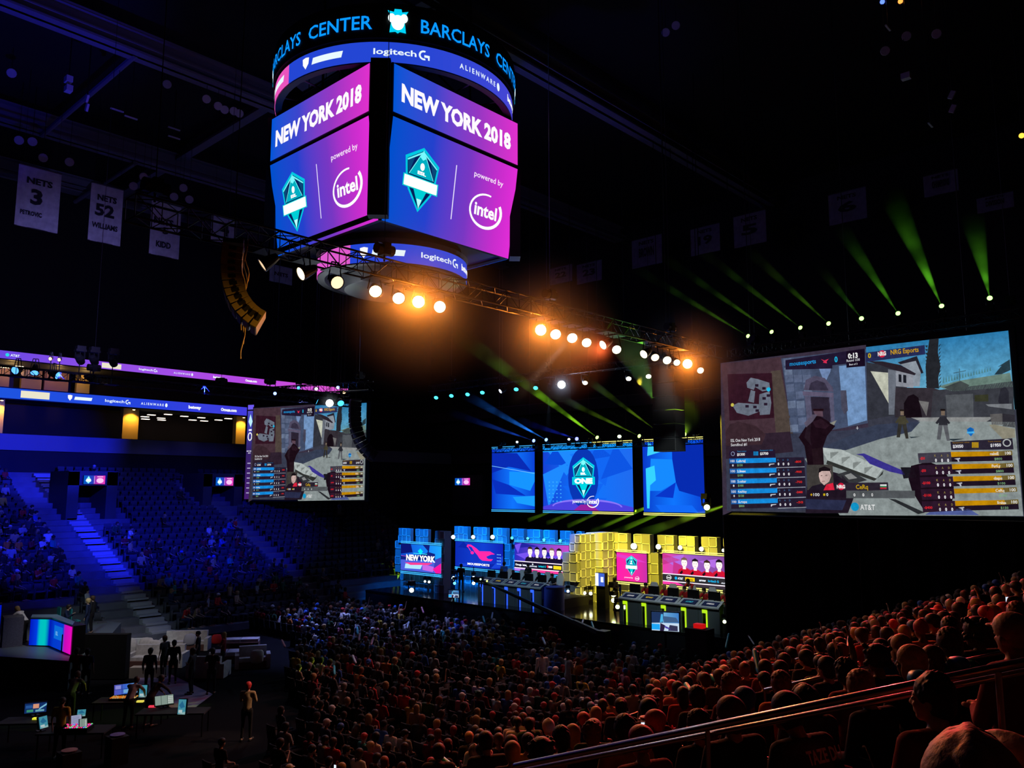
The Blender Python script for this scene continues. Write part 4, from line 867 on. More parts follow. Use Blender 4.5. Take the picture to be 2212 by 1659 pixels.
# ---- moving heads with beams
GREEN, LIME = (.20, 1, .03), (.5, 1, .03)
def mh(px, py, a, end, col, power, ha, lab, group=None, upright=True, back=9, r=.10, s=4, dens=.02, lensc=None, D2=None):
    p = hit(px, py, a=a)
    if end is None: aim = (CAM - p).normalized() + Vector((0, 0, .5)); E = p + aim * 4
    else: E = hit(end[0], end[1], D=D2) if D2 else hit(end[0], end[1], a=a - back)
    t = lamp('moving_head_light', p, E, r, lensc or tuple(min(1, c * .85 + .15) for c in col), s, lab, group, kind='head', upright=upright)
    if end is not None: beam(t, p, E, ha, col, power * (5.5 if a < 40 else 20), dens)
    return t
HZ = hit(1616, 726, a=35.5).z - .75 + .2; ROW = [((1616, 726), (1365, 575), 3000), ((1667, 717), (1425, 550), 2600), ((1729, 708), (1500, 530), 3000), ((1790, 699), (1610, 535), 2600), ((1861, 688), (1765, 570), 1500), ((1940, 677), (1815, 490), 5000), ((2034, 661), (1925, 420), 9000), ((2138, 644), (2098, 460), 5000)]
lab = ['first green beam lamp above the giant game screen counted from the stage', 'second green beam lamp above the giant game screen counted from the stage', 'third green beam lamp above the giant game screen counted from the stage', 'fourth green beam lamp above the giant game screen counted from the stage', 'fifth and weakest green beam lamp above the giant game screen', 'sixth green beam lamp above the giant game screen counted from the stage', 'lamp with the widest and brightest green beam above the giant game screen', 'last green beam lamp above the giant game screen with the steepest beam']
pr = []
for k, ((S, E, pw), l_) in enumerate(zip(ROW, lab)):
    a = 35.5
    t = mh(S[0], S[1], a, E, GREEN if k > 3 else (.32, 1, .03), pw, [1.1, 1.1, 1.1, 1.1, 1.0, 1.5, 2.2, 2.0][k], l_, back=9); pr.append(hit(S[0], S[1], a=a))
m0, m1 = pr[0], pr[-1]
truss('lighting_truss', (35.5, m0.y + 1, m0.z - .75), (35.5, m1.y - 2, m1.z - .75), .4, 'dark truss under the row of green beam lamps above the giant game screen', (.1, .9))
A2 = 43.4; HZ = hit(1066, 960, a=A2).z - .45 + .17
for k, (S, E, col, pw, ha, lb) in enumerate([((1270, 947), (1020, 815), LIME, 2600, 1.3, 'lime beam lamp above the middle stage screen sending the lower of two beams'), ((1290, 945), (960, 700), (.36, 1, .02), 7000, 1.9, 'lime beam lamp above the middle stage screen with the steep bright beam'), ((1338, 943), None, (.7, .9, .5), 0, 1.0, 'small pale beam lamp above the middle stage screen'),
        ((1381, 942), (1150, 830), LIME, 1500, 1.4, 'lime beam lamp above the edge of the middle stage screen'), ((1418, 930), (1215, 780), LIME, 1500, 1.5, 'lime beam lamp half hidden by the dark hanging bass speakers'), ((1478, 938), (1470, 915), LIME, 1500, 3, 'lime glowing lamp above the side stage screen with a short beam'),
        ((1180, 950), (1000, 850), (.02, .22, 1), 12000, 1.6, 'blue beam lamp between the two blue stage screens with the brightest blue beam'), ((1153, 952), (970, 890), (.02, .12, 1), 4000, 1.3, 'blue beam lamp above the corner of the narrow blue stage screen'), ((1246, 948), (1110, 905), (.02, .05, 1), 2500, 1.2, 'dim blue beam lamp above the middle stage screen')]):
    mh(S[0], S[1], A2, E, col, pw, ha, lb, back=15 if S[0] == 1290 else 10, r=.13)
for px, py, lb in ((1080, 957, 'first small white lamp above the narrow blue stage screen'), (1117, 955, 'second small white lamp above the narrow blue stage screen'), (1229, 949, 'small white lamp without beam above the middle stage screen')): mh(px, py, A2, None, (.6, .8, 1), 0, 0, lb, r=.09, s=8)
q0, q1 = hit(1066, 960, a=A2), hit(1530, 935, a=A2); truss('lighting_truss', (A2, q0.y, q0.z - .45), (A2, q1.y, q0.z - .45), .35, 'dark truss along the top of the three stage screens', (.05, .5, .95))
A3 = 37.5; HZ = (hit(942, 859, a=A3).z + hit(1401, 813, a=A3).z) / 2 + .75 - .2
CY_ = [(942, 859), (975, 855), (1010, 852), (1042, 848), (1115, 841), (1157, 838)]
for k, (px, py) in enumerate(CY_):
    p = hit(px, py, a=A3); lamp('moving_head_light', p, p + Vector((-.8, -.55, -.9)), .15, (.05, .75, 1), 3, 'oval cyan lamp face ' + ['at the far end of the cyan row', 'second in the cyan row from its far end', 'third in the cyan row above the deep blue beam', 'just before the white tilted lamp of the cyan row', 'just after the white tilted lamp of the cyan row', 'beside the lit white lamp and the green beam'][k], None, kind='head')
p = hit(1081, 845, a=A3); E = hit(1098, 905, a=A3 + 1.5); t = lamp('moving_head_light', p, p + Vector((-.9, .3, -.6)), .15, (.7, .8, 1), 6, 'tilted bluish white lamp in the cyan row with a short blue beam', None, kind='head'); beam(t, p, E, 7, (.02, .12, 1), 500, .02)
p = hit(1213, 831, a=A3); E = hit(1060, 910, a=A3 - 2); t = lamp('moving_head_light', p, (p + (CAM - p).normalized()), .24, (.85, .9, 1), 14, 'large bluish white glaring lamp at the end of the cyan row', None, kind='head')
beam(t, p, E, 6, (.45, .6, 1), 900, .02); spot('bulb', p + (CAM - p).normalized() * .2, CAM, (.6, .75, 1), 1500, 130, t, .4, .05); glow(t, p, 1.7, .03)
p = hit(1187, 841, a=A3); E = hit(1183, 945, a=A3 + .5); t = lamp('moving_head_light', p, E, .09, (1, 1, 1), 8, 'small white lamp sending a pale beam straight down behind the green beams', None, kind='head', upright=False); beam(t, p, E, 3.2, (.45, .7, 1), 1200, .02)
for (px, py, lb) in ((1264, 827, 'yellowish white lamp alone past the large white lamp'), (1358, 818, 'half shaded white lamp under the amber row'), (1401, 813, 'white oval lamp under the amber row beside the dark hanging speakers'), (1450, 803, 'small flat white lamp right under the last bright amber glow')):
    p = hit(px, py, a=A3); lamp('moving_head_light', p, p + Vector((-.8, -.55, -.9)), .15, (1, .95, .7), 6, lb, None, kind='head')
q0, q1 = hit(930, 850, a=A3), hit(1520, 790, a=A3); zt = (hit(942, 859, a=A3).z + hit(1401, 813, a=A3).z) / 2 + .75
truss('lighting_truss', (A3, q0.y, zt), (A3, q1.y, zt), .4, 'dark truss holding the cyan lamp row over the stage', (.1, .5, .9))
# lime beams coming down from behind the stage screens and skimming under them
HZ = 33
for k, (S, E, pw) in enumerate([((1590, 1084), (1385, 1153), 9000), ((1512, 1072), (1320, 1152), 6000), ((1462, 1070), (1275, 1145), 5000), ((1350, 1082), (1225, 1136), 3500), ((1290, 1086), (1180, 1130), 2500), ((1230, 1090), (1140, 1124), 1800)]):
    a_ = 40.5 if k == 0 else 44.9; p = hit(S[0], S[1], a=a_); E_ = hit(E[0], E[1], a=34.5 if k == 0 else 43.5)
    t = lamp('moving_head_light', p, E_, .11, (.8, 1, .3), 3, ['beam lamp behind the giant game screen edge sending the brightest lime beam', 'beam lamp behind the side stage screen sending a lime beam downward', 'second beam lamp behind the side stage screen', 'beam lamp behind the yellow lined part of the middle stage screen', 'beam lamp behind the middle of the middle stage screen', 'beam lamp behind the blue part of the middle stage screen'][k], None, kind='head'); beam(t, p, E_, 2.0, (.42, 1, .02), pw * (2.4 if k == 0 else 16), .045 if k == 0 else .02, fade=.7)
HZ = 33
p = hit(1424, 880, a=43); E = hit(1348, 728, b=TB); t = lamp('moving_head_light', p, E, .12, (.5, 1, .2), 3, 'hidden lamp behind the bass speakers lighting the truss corner green', None, kind='head'); beam(t, p, E, 1.9, (.25, 1, .03), 16000, .03, fade=.5)
p = hit(1527, 1096, a=41); t = lamp('moving_head_light', p, p + Vector((-.8, -.6, -.3)), .17, (.8, 1, .3), 10, 'bright lime lamp at the lower corner of the side stage screen', None, kind='head')
HZ = None
# ------------------------------------------------------------------ the stage
SF, SW, SZ = 33.7, 41.0, 1.5
deck = mat('stage_gloss', (.012, .014, .02), .12, spec=.8)
m = MB(); m.span((SF, 16.2, 0), (47, 44.4, SZ), 0); m.span((SF - .02, 16.2, SZ - .12), (SF, 44.4, SZ), 1)
tag(m.build('stage_platform', [deck, K()]), 'glossy black stage platform in front of the blue and yellow backdrop', 'stage')
panel, trim_ = mat('backdrop_panel', (.34, .34, .34), .7), mat('backdrop_trim', (.95, .95, .95), .6)
def tiles(m, O, U, V, N, w, h, s, seed, th=.036, outlines=True):
    """square frames on every other tile of a panel face"""
    O, U, V, N = Vector(O), Vector(U).normalized(), Vector(V).normalized(), Vector(N).normalized(); nx, ny = max(1, round(w / s)), max(1, round(h / s)); sx, sy = w / nx, h / ny
    for i in range(nx):
        for j in range(ny):
            if (i + j + seed) % 2 == 0:
                o = O + U * (i * sx) + V * (j * sy)
                for (x0, y0, x1, y1) in ((0, 0, sx, th), (0, sy - th, sx, sy), (0, 0, th, sy), (sx - th, 0, sx, sy)):
                    q = [o + U * x0 + V * y0, o + U * x1 + V * y0, o + U * x1 + V * y1, o + U * x0 + V * y1]; m.mesh([p + N * .03 for p in q] + q, [(0, 1, 2, 3), (0, 4, 5, 1), (1, 5, 6, 2), (2, 6, 7, 3), (3, 7, 4, 0)], 1)
def block(parent, name, x0, x1, y0, y1, z0, z1, s=.5, seed=0, face='x'):
    """box with a tiled face towards the audience (-x) or towards -y"""
    m = MB(); m.span((x0, y0, z0), (x1, y1, z1), 0)
    tiles(m, (x0, y1, z0), (0, -1, 0), (0, 0, 1), (-1, 0, 0), y1 - y0, z1 - z0, s, seed)
    if face == 'xy': tiles(m, (x0, y0, z0), (1, 0, 0), (0, 0, 1), (0, -1, 0), x1 - x0, z1 - z0, s, seed + 1)
    return m.build(name, [panel, trim_], parent)
def ya(px, a=SW, py=1150): return hit(px, py, a=a).y
# blue wall
bw = thing('stage_backdrop', (SW, 36, SZ), 'crenellated tiled backdrop wall lit blue behind the player desks', 'stage backdrop')
block(bw, 'wall_panel', SW, SW + .3, 30.0, ya(985), SZ, 4.42, .52, 0)
for k, (p0, p1) in enumerate([(987, 1016), (1029, 1057), (1071, 1100), (1111, 1137), (1144, 1172), (1180, 1204), (1215, 1239), (1251, 1262)]):
    block(bw, 'battlement', SW - .25, SW + .05, ya(p1), ya(p0), 4.42, 5.46, .5, k)
y0_, y1_ = ya(1108), ya(1090); block(bw, 'pilaster', SW - .3, SW, y0_, y1_, SZ, 4.42, .52, 1)
# NEW YORK wing
A1 = 36.3
nw = thing('stage_backdrop', (A1, 42, SZ), 'separate tiled wing wall lit blue with the lettered screen', 'stage backdrop')
yl_, yr_ = ya(867, A1), ya(970, A1); yo = ya(857, A1)
block(nw, 'side_pier', A1 - .4, A1 + .2, yr_, yr_ + .9, SZ, 5.4, .5, 0); block(nw, 'side_pier', A1 - .1, A1 + .3, yl_ - .1, yo, SZ + 1, 4.6, .5, 1)
block(nw, 'wall_panel', A1, A1 + .3, yr_ + .9, yl_, SZ, 4.5, .5, 1)
for p0, p1 in ((866, 892), (903, 930)): block(nw, 'battlement', A1 - .2, A1 + .05, ya(p1, A1), ya(p0, A1), 4.5, 5.46, .5, p0 % 2)
# yellow wall
yw = thing('stage_backdrop', (SW, 22, SZ), 'crenellated tiled backdrop wall lit yellow behind the player desks', 'stage backdrop')
block(yw, 'wall_panel', SW - .2, SW + .3, 13, 28.9, SZ, 4.42, .55, 0)
for k, (p0, p1) in enumerate([(1327, 1363), (1377, 1412), (1428, 1463), (1474, 1508), (1522, 1556), (1570, 1604)]): block(yw, 'battlement', SW - .4, SW + .0, ya(p1), ya(p0), 4.42, 5.46, .5, k)
block(yw, 'pilaster', SW - .5, SW - .2, ya(1431), ya(1398), SZ, 4.42, .55, 0)
block(yw, 'pilaster', SW - .5, SW - .2, ya(1331), ya(1312), SZ, 4.42, .55, 1)
# divider tower between the two halves
tw = thing('divider_tower', (38.6, 29.8, SZ), 'stepped tiled tower dividing the blue and the yellow stage halves', 'stage tower')
pc = hit(1248, 1296, z=SZ); 
block(tw, 'tower_block', 38.0, 39.4, 29.75, 30.55, SZ, 5.45, .5, 0, 'xy'); block(tw, 'tower_block', 39.4, 41, 29.2, 30.4, SZ, 5.5, .5, 1, 'xy')
block(tw, 'tower_block', 37.75, 38.4, 29.85, 30.9, SZ + 1.25, 4.4, .5, 1, 'xy')
# screens on the walls
def wall_screen(label, a, pxl, pxr, pyt, pyb, draw, name='stage_screen', strips=None, case=.12):
    tl_, br_ = hit(pxl, pyt, a=a), hit(pxr, pyb, a=a); yL, yR, zT, zB = tl_.y, br_.y, tl_.z, br_.z
    return wall_screen_w(label, a, yL, yR, zT, zB, draw, name, strips, case)
def wall_screen_w(label, a, yL, yR, zT, zB, draw, name='stage_screen', strips=None, case=.12):
    t = thing(name, (a, (yL + yR) / 2, zB), label, 'led screen'); m = MB(); m.span((a, yR, zB - .03), (a + case, yL, zT + .03)); m.build('screen_case', K(), t)
    P = Pic((a - .01, yL, zB), (0, yR - yL, 0), (0, 0, zT - zB), (-1, 0, 0), .003); draw(P); P.mb.build('screen_display', led('led_stage', 1.15), t)
    if a > 43:
        for y in (yL - .6, yR + .6): m = MB(); m.cyl((a + .15, y, zT), (a + .15, y, 33), .015, .015, 5); m.build('hanging_cable', STEEL(), t)
    if strips:
        for k, z in enumerate((zT + .06, zT + .16, zB - .08, zB - .18)):
            m = MB(); n = 14
            for i in range(n):
                q0, q1 = yL + (yR - yL) * i / n, yL + (yR - yL) * (i + 1) / n; c = strips[0] if i < n * strips[2] else strips[1]
                m.box((a - .03, (q0 + q1) / 2, z), (.05, abs(q1 - q0), .045), 0, None, c)
            m.build('light_strip', led('led_strip', 1.3), t)
    return t
def spans(pxl, pxr, pyt, pyb, a):
    p, q, r_, s_ = hit(pxl, pyt, a=a), hit(pxr, pyt, a=a), hit(pxl, pyb, a=a), hit(pxr, pyb, a=a); return p.y, q.y, p.z, r_.z
BL, YL = (.05, .45, 1.0), (1.1, 1.0, .25)
UA = 44.0
def up_center(P):
    P.grad(0, 0, 1, 1, [(0, (20, 60, 200)), (.5, (10, 110, 240)), (1, (30, 100, 225))], 0); crystal_bg(P, 5, [(16, 96, 230), (12, 80, 215), (28, 130, 250), (8, 70, 205)], 9)
    P.rect(0, .92, 1, 1, (20, 150, 250), 4)
    P.poly([(0, 0), (1, 0), (1, .06), (.7, .16), (.5, .18), (.25, .15), (0, .05)], (70, 60, 210), 4); P.ring(.5, .06, .38, .1, .03, (130, 110, 235), 5, 0, 180); P.poly([(.36, 0), (.64, 0), (.56, .09), (.44, .09)], (140, 30, 150), 6)
    P.ell(.47, .5, .17, .46, (8, 50, 170), 5, 24); shield(P, .475, .5, .63, (0, 190, 215), 6, None, 'ONE')
    P.text('powered by', .35, .115, .055, (255, 255, 255), 7, 'l', .01, .15); intel_mark(P, .575, .135, .19, 7)
    for i in range(4):
        for j in range(6): P.rect(.07 + .045 * i, .13 + .06 * j, .085 + .045 * i, .145 + .06 * j, (60, 170, 250), 5)
def up_side(seed):
    def f(P):
        P.grad(0, 0, 1, 1, [(0, (8, 50, 190)), (.5, (14, 110, 240)), (1, (10, 60, 200))], 0)
        if seed == 1:
            P.poly([(0, .95), (.6, .92), (.92, .62), (.4, .7), (0, .6)], (8, 40, 170), 1); P.poly([(.42, .62), (1, .6), (1, .45), (.9, .3), (.42, .4)], (20, 140, 250), 2); P.poly([(.4, .4), (.8, .22), (.1, .25), (0, .5)], (8, 44, 180), 2); P.poly([(.5, .2), (1, .22), (1, .05), (.6, .1)], (24, 150, 250), 2); P.line(0, .72, 1, .58, .008, (120, 200, 255), 3)
        else:
            P.poly([(.1, 1), (.3, .85), (.08, .8)], (60, 200, 255), 2); P.poly([(.14, .76), (.5, .74), (.55, .42), (.3, .3), (.1, .3)], (20, 130, 250), 1); P.poly([(.5, .95), (1, .95), (1, .2), (.6, .3), (.55, .42), (.5, .74)], (6, 40, 165), 1); P.poly([(.05, .62), (.2, .66), (.22, .45), (.12, .38), (.1, .05), (.06, .05)], (50, 200, 255), 3); P.poly([(.2, .22), (.55, .42), (.5, .2)], (8, 50, 190), 3); P.poly([(.3, .0), (.9, .0), (.8, .1), (.2, .1)], (16, 100, 235), 2)
    return f
y0s, y1s, zt, zb = spans(1173, 1366, 966, 1101, UA)
wall_screen_w('wide middle stage screen showing the crystal shield emblem', UA, y0s, y1s, zt, zb, up_center, strips=(BL, YL, .52), case=.3)
yq0, yq1, _, _ = spans(1063, 1155, 975, 1095, UA); wall_screen_w('narrow stage screen of blue crystal shapes beside the dark end wall', UA, yq0, yq1, zt, zb, up_side(1), strips=(BL, BL, 1), case=.3)
yq0, yq1, _, _ = spans(1388, 1519, 965, 1100, UA); wall_screen_w('stage screen of dark blue crystal shapes partly behind the bass speakers', UA, yq0, yq1, zt, zb, up_side(2), strips=(YL, YL, 1), case=.3)
# middle wall screens
def mouse_screen(P):
    P.grad(0, 0, 1, 1, [(0, (10, 40, 170)), (.6, (16, 60, 200)), (1, (14, 30, 170))], 0); crystal_bg(P, 8, [(18, 50, 185), (10, 36, 160), (24, 66, 205)], 6); pk = (255, 40, 160)
    P.poly([(.52, .66), (.74, .68), (.84, .58), (.76, .56), (.66, .46), (.70, .38), (.80, .38), (.76, .30), (.58, .30), (.52, .38), (.48, .5), (.42, .62)], pk, 5)
    P.poly([(.42, .62), (.52, .66), (.46, .76), (.34, .90), (.27, .90), (.25, .82), (.27, .78), (.30, .84), (.36, .80)], pk, 5); P.line(.26, .86, .34, .64, .03, pk, 5); P.ell(.37, .58, .035, .06, pk, 5)
    P.text('MOUSESPORTS', .27, .09, .085, (255, 255, 255), 5, 'l', .04, .46)
    for i in range(4):
        for j in range(3): P.rect(.88 + .03 * j, .2 + .12 * i, .9 + .03 * j, .23 + .12 * i, (120, 190, 255), 5)
def ny_screen(P):
    P.grad(0, 0, 1, 1, [(0, (10, 60, 190)), (.6, (20, 120, 235)), (1, (30, 160, 245))], 0); P.poly([(0, 1), (.25, 1), (.3, .7), (0, .62)], (10, 20, 110), 1); P.poly([(.55, 1), (.72, 1), (.66, .72), (.4, .6), (0, .55), (0, .4), (.85, .45), (.85, .7), (.7, .75)], (14, 30, 120), 1)
    P.poly([(0, .4), (.9, .4), (1, .1), (1, 0), (0, 0)], (70, 90, 210), 1); P.poly([(.1, .3), (.8, .36), (.7, .28), (.25, .22)], (240, 60, 140), 3); P.poly([(.12, .26), (.55, .28), (.5, .1), (.1, .08)], (170, 220, 255), 2); P.poly([(.55, .3), (.85, .22), (.8, .04), (.55, .08)], (190, 100, 220), 2); P.poly([(.8, .14), (1, .38), (1, .02), (.88, 0)], (245, 20, 150), 4); P.poly([(.86, .5), (1, .6), (1, .38), (.82, .16)], (60, 60, 170), 3)
    P.line(0, .55, .14, .53, .01, (230, 90, 220), 3); P.poly([(.49, .86), (.56, .76), (.5, .62), (.43, .76)], (0, 220, 235), 4); P.rect(.32, .655, .66, .68, (60, 225, 245), 4)
    P.text('NEW YORK', .14, .40, .21, (255, 255, 255), 6, 'l', .05, .72)
def players(seed, reds, band, bg):
    hairs = [(20, 14, 22), (120, 90, 80), (30, 20, 26), (60, 40, 30), (18, 12, 20)]
    def f(P):
        P.grad(0, 0, 1, 1, bg, 0); crystal_bg(P, seed, [tuple(min(255, int(c * 1.15)) for c in bg[1][1]), tuple(int(c * .85) for c in bg[0][1])], 5)
        xs = [.30, .43, .565, .70, .83] if not reds else [.31, .46, .62, .78, .93]
        for i, x in enumerate(xs): portrait(P, x, .36 if not reds else .38 - .02 * (i % 3), .30, hairs[(i + seed) % 5], (200, 20, 50) if reds else (22, 16, 44), 4 + (i % 2) * .5)
        for i in range(5):
            if reds: P.poly([(xs[i] - .07, .40), (xs[i] - .03, .5), (xs[i] - .02, .42), (xs[i] - .05, .36)], (28, 12, 22), 8)
        P.rect(0, .33, 1, .36, (255, 235, 255), 9); P.rect(0, .12, 1, .33, band, 9); P.rect(0, .09, 1, .12, (255, 240, 255), 9)
        P.poly([(0, 0), (1, 0), (1, .09), (0, .09)], (235, 60, 150) if not reds else (60, 50, 60), 8); P.poly([(0, .09), (0, 0), (.3, 0), (.2, .09)], (180, 120, 235) if not reds else (240, 60, 160), 9)
        if reds:
            intel_mark(P, .09, .225, .16, 11, full=True); P.ell(.19, .225, .018, .05, (20, 170, 230), 11); P.text('AT&T', .215, .19, .07, (230, 240, 250), 11, 'l', .04, .075); P.rect(.32, .16, .45, .28, (240, 200, 20), 11); P.text('betway', .385, .19, .05, (60, 50, 10), 12, 'c', .03, .09)
            P.text('arrow', .51, .19, .07, (235, 240, 250), 11, 'l', .05, .09); P.text('logitech G', .63, .19, .07, (20, 170, 225), 11, 'l', .04, .14); P.text('ALIENWARE', .80, .17, .04, (235, 240, 250), 11, 'l', .04, .18); P.ell(.89, .26, .012, .03, (235, 240, 250), 11)
        else:
            P.text('Omega', .02, .19, .07, (235, 240, 250), 11, 'l', .05, .12); P.text('betway', .16, .19, .07, (235, 240, 250), 11, 'l', .05, .09); P.text('ALIENWARE', .27, .18, .045, (225, 235, 250), 11, 'l', .04, .16); P.ell(.35, .27, .012, .03, (235, 240, 250), 11); P.text('logitech G', .46, .19, .07, (20, 190, 215), 11, 'l', .04, .13)
            shieldmark(P, .61, .17, .10, 11, (240, 60, 80)); P.rect(.64, .19, .71, .26, (240, 230, 235), 11); P.rect(.73, .16, .87, .28, (245, 215, 30), 11); P.ell(.92, .22, .018, .05, (20, 170, 230), 11); P.text('AT&T', .945, .19, .07, (230, 240, 250), 11, 'l', .04, .055)
    return f
def esl_screen(P):
    P.grad(0, 0, 1, 1, [(0, (255, 30, 165)), (.5, (240, 40, 150)), (1, (190, 45, 160))], 0); P.poly([(0, .95), (.5, .88), (1, .7), (.6, .72), (0, .85)], (215, 60, 190), 1)
    shield(P, .5, .56, .72, (255, 255, 255), 3); P.text('powered by', .26, .11, .05, (255, 230, 250), 6, 'l', .02, .28); intel_mark(P, .68, .12, .15, 6, full=True)
SA = 40.55
def wsc(label, a, pxl, pxr, pyt, pyb, draw, strips):
    p, q = hit(pxl, pyt, a=a), hit(pxl, pyb, a=a); r_ = hit(pxr, pyt, a=a); return wall_screen_w(label, a, p.y, r_.y, p.z, q.z, draw, strips=strips, case=.3)
wsc('blue stage screen with the pink mouse shaped team logo', SA, 984, 1087, 1169, 1222, mouse_screen, (BL, BL, 1))
wsc('stage screen showing the five dark shirted players on the blue half', SA, 1112, 1229, 1172, 1232, players(3, False, (20, 14, 40), [(0, (40, 40, 180)), (.5, (100, 70, 200)), (1, (190, 70, 190))]), (BL, BL, 1))
wsc('stage screen lettered NEW YORK on the separate blue wing', 35.85, 867, 954, 1174, 1231, ny_screen, (BL, BL, 1))
wsc('pink square stage screen with the shield emblem on the yellow half', SA - .15, 1332, 1397, 1193, 1253, esl_screen, (YL, YL, 1))
wsc('stage screen showing the five red shirted players on the yellow half', SA - .15, 1431, 1590, 1195, 1261, players(1, True, (44, 42, 46), [(0, (225, 60, 160)), (.4, (150, 90, 190)), (1, (120, 60, 130))]), (YL, YL, 1))
# ball lamps between the battlements and stage floor lamps
def ball_lamp(px, py, a, r, col, s, lab, group=None, cat_power=0):
    p = hit(px, py, a=a); return lamp('blinder_lamp', p, CAM, r, col, s, lab, group, kind='par', upright=True, hang=.3)
for k, (px, py, r) in enumerate([(979, 1160, .14), (1022, 1160, .13), (1064, 1160, .14), (1106, 1162, .1), (1140, 1163, .09), (1175, 1166, .1), (1210, 1168, .1)]): ball_lamp(px, py, SW - .4, r, (.55, .85, 1) if k < 3 else (.1, .7, 1), 6 if k < 3 else 1.6, ['bright blue white lamp between the wing wall and the blue wall', 'bright blue white lamp above the mouse logo screen', 'bright blue white lamp above the end of the mouse logo screen', 'small cyan lamp between blue battlements above the pilaster', 'small cyan lamp above the first dark shirted player picture', 'small cyan lamp above the middle of the dark shirted players screen', 'small cyan lamp above the end of the dark shirted players screen'][k])
for k, (px, py, r) in enumerate([(1320, 1180, .17), (1369, 1180, .18), (1422, 1181, .14), (1469, 1183, .12), (1515, 1186, .12), (1563, 1189, .09)]): ball_lamp(px, py, SW - .55, r, (1, 1, .6), 8, ['bright yellow white lamp beside the divider tower', 'largest yellow white lamp above the pink emblem screen', 'yellow white lamp above the yellow pilaster', 'yellow white lamp above the first red shirted player picture', 'yellow white lamp above the middle of the red shirted players screen', 'last yellow white lamp cut by the giant screen edge'][k])
def floor_lamp(px, py, a, r, col, s, lab): p = hit(px, py, a=a); return lamp('floor_spotlight', p, CAM, r, col, s, lab, None, kind='head', upright=False, hang=.2)
for px, py, a, r, c, s, lb in [(980, 1249, 37.5, .13, (.6, .85, 1), 8, 'upper bright lamp of the stack beside the wing wall'), (982, 1260, 37.4, .10, (.1, .6, 1), 3, 'lower cyan lamp of the stack beside the wing wall'), (1023, 1247, 36.5, .08, (.8, .9, 1), 7, 'upper small lamp on the stand beside the presenter camera'), (1023, 1260, 36.4, .10, (.9, 1, 1), 7, 'lower lamp on the stand beside the presenter camera'),
        (918, 1256, 35.9, .07, (.8, .9, 1), 7, 'first of the twin floor lamps before the wing wall'), (927, 1257, 35.9, .08, (.8, .9, 1), 7, 'second of the twin floor lamps before the wing wall'), (889, 1275, 33, .14, (1, 1, .9), 9, 'round white work lamp in front of the wing wall'),
        (1214, 1275, 38, .07, (.8, .9, 1), 7, 'first of the twin lamps under the dark side of the tower'), (1227, 1277, 38, .08, (.8, .9, 1), 7, 'second of the twin lamps under the dark side of the tower'), (1263, 1281, 38.3, .09, (1, 1, .6), 8, 'first of the twin floor lamps on the yellow tower foot'), (1276, 1282, 38.3, .10, (1, 1, .6), 8, 'second of the twin floor lamps on the yellow tower foot'),
        (1325, 1283, 37, .16, (1, 1, .45), 10, 'uppermost lamp of the yellow green floor stack'), (1325, 1297, 36.8, .12, (.9, 1, .4), 8, 'second lamp down in the yellow green floor stack'), (1334, 1311, 35.5, .11, (.8, 1, .3), 9, 'first of the lime floor lamps at the desk end'), (1350, 1312, 35.2, .11, (.8, 1, .3), 9, 'second of the lime floor lamps at the desk end'), (1565, 1343, 34.2, .08, (.8, 1, .4), 9, 'lime floor lamp at the very edge of the giant screen curtain')]:
    t = floor_lamp(px, py, a, r, c, s, lb)
    if px == 1325 and py == 1283: beam(t, hit(px, py, a=a), hit(1420, 1335, a=a - 1.5), 2.5, (.4, 1, .02), 120, .03)
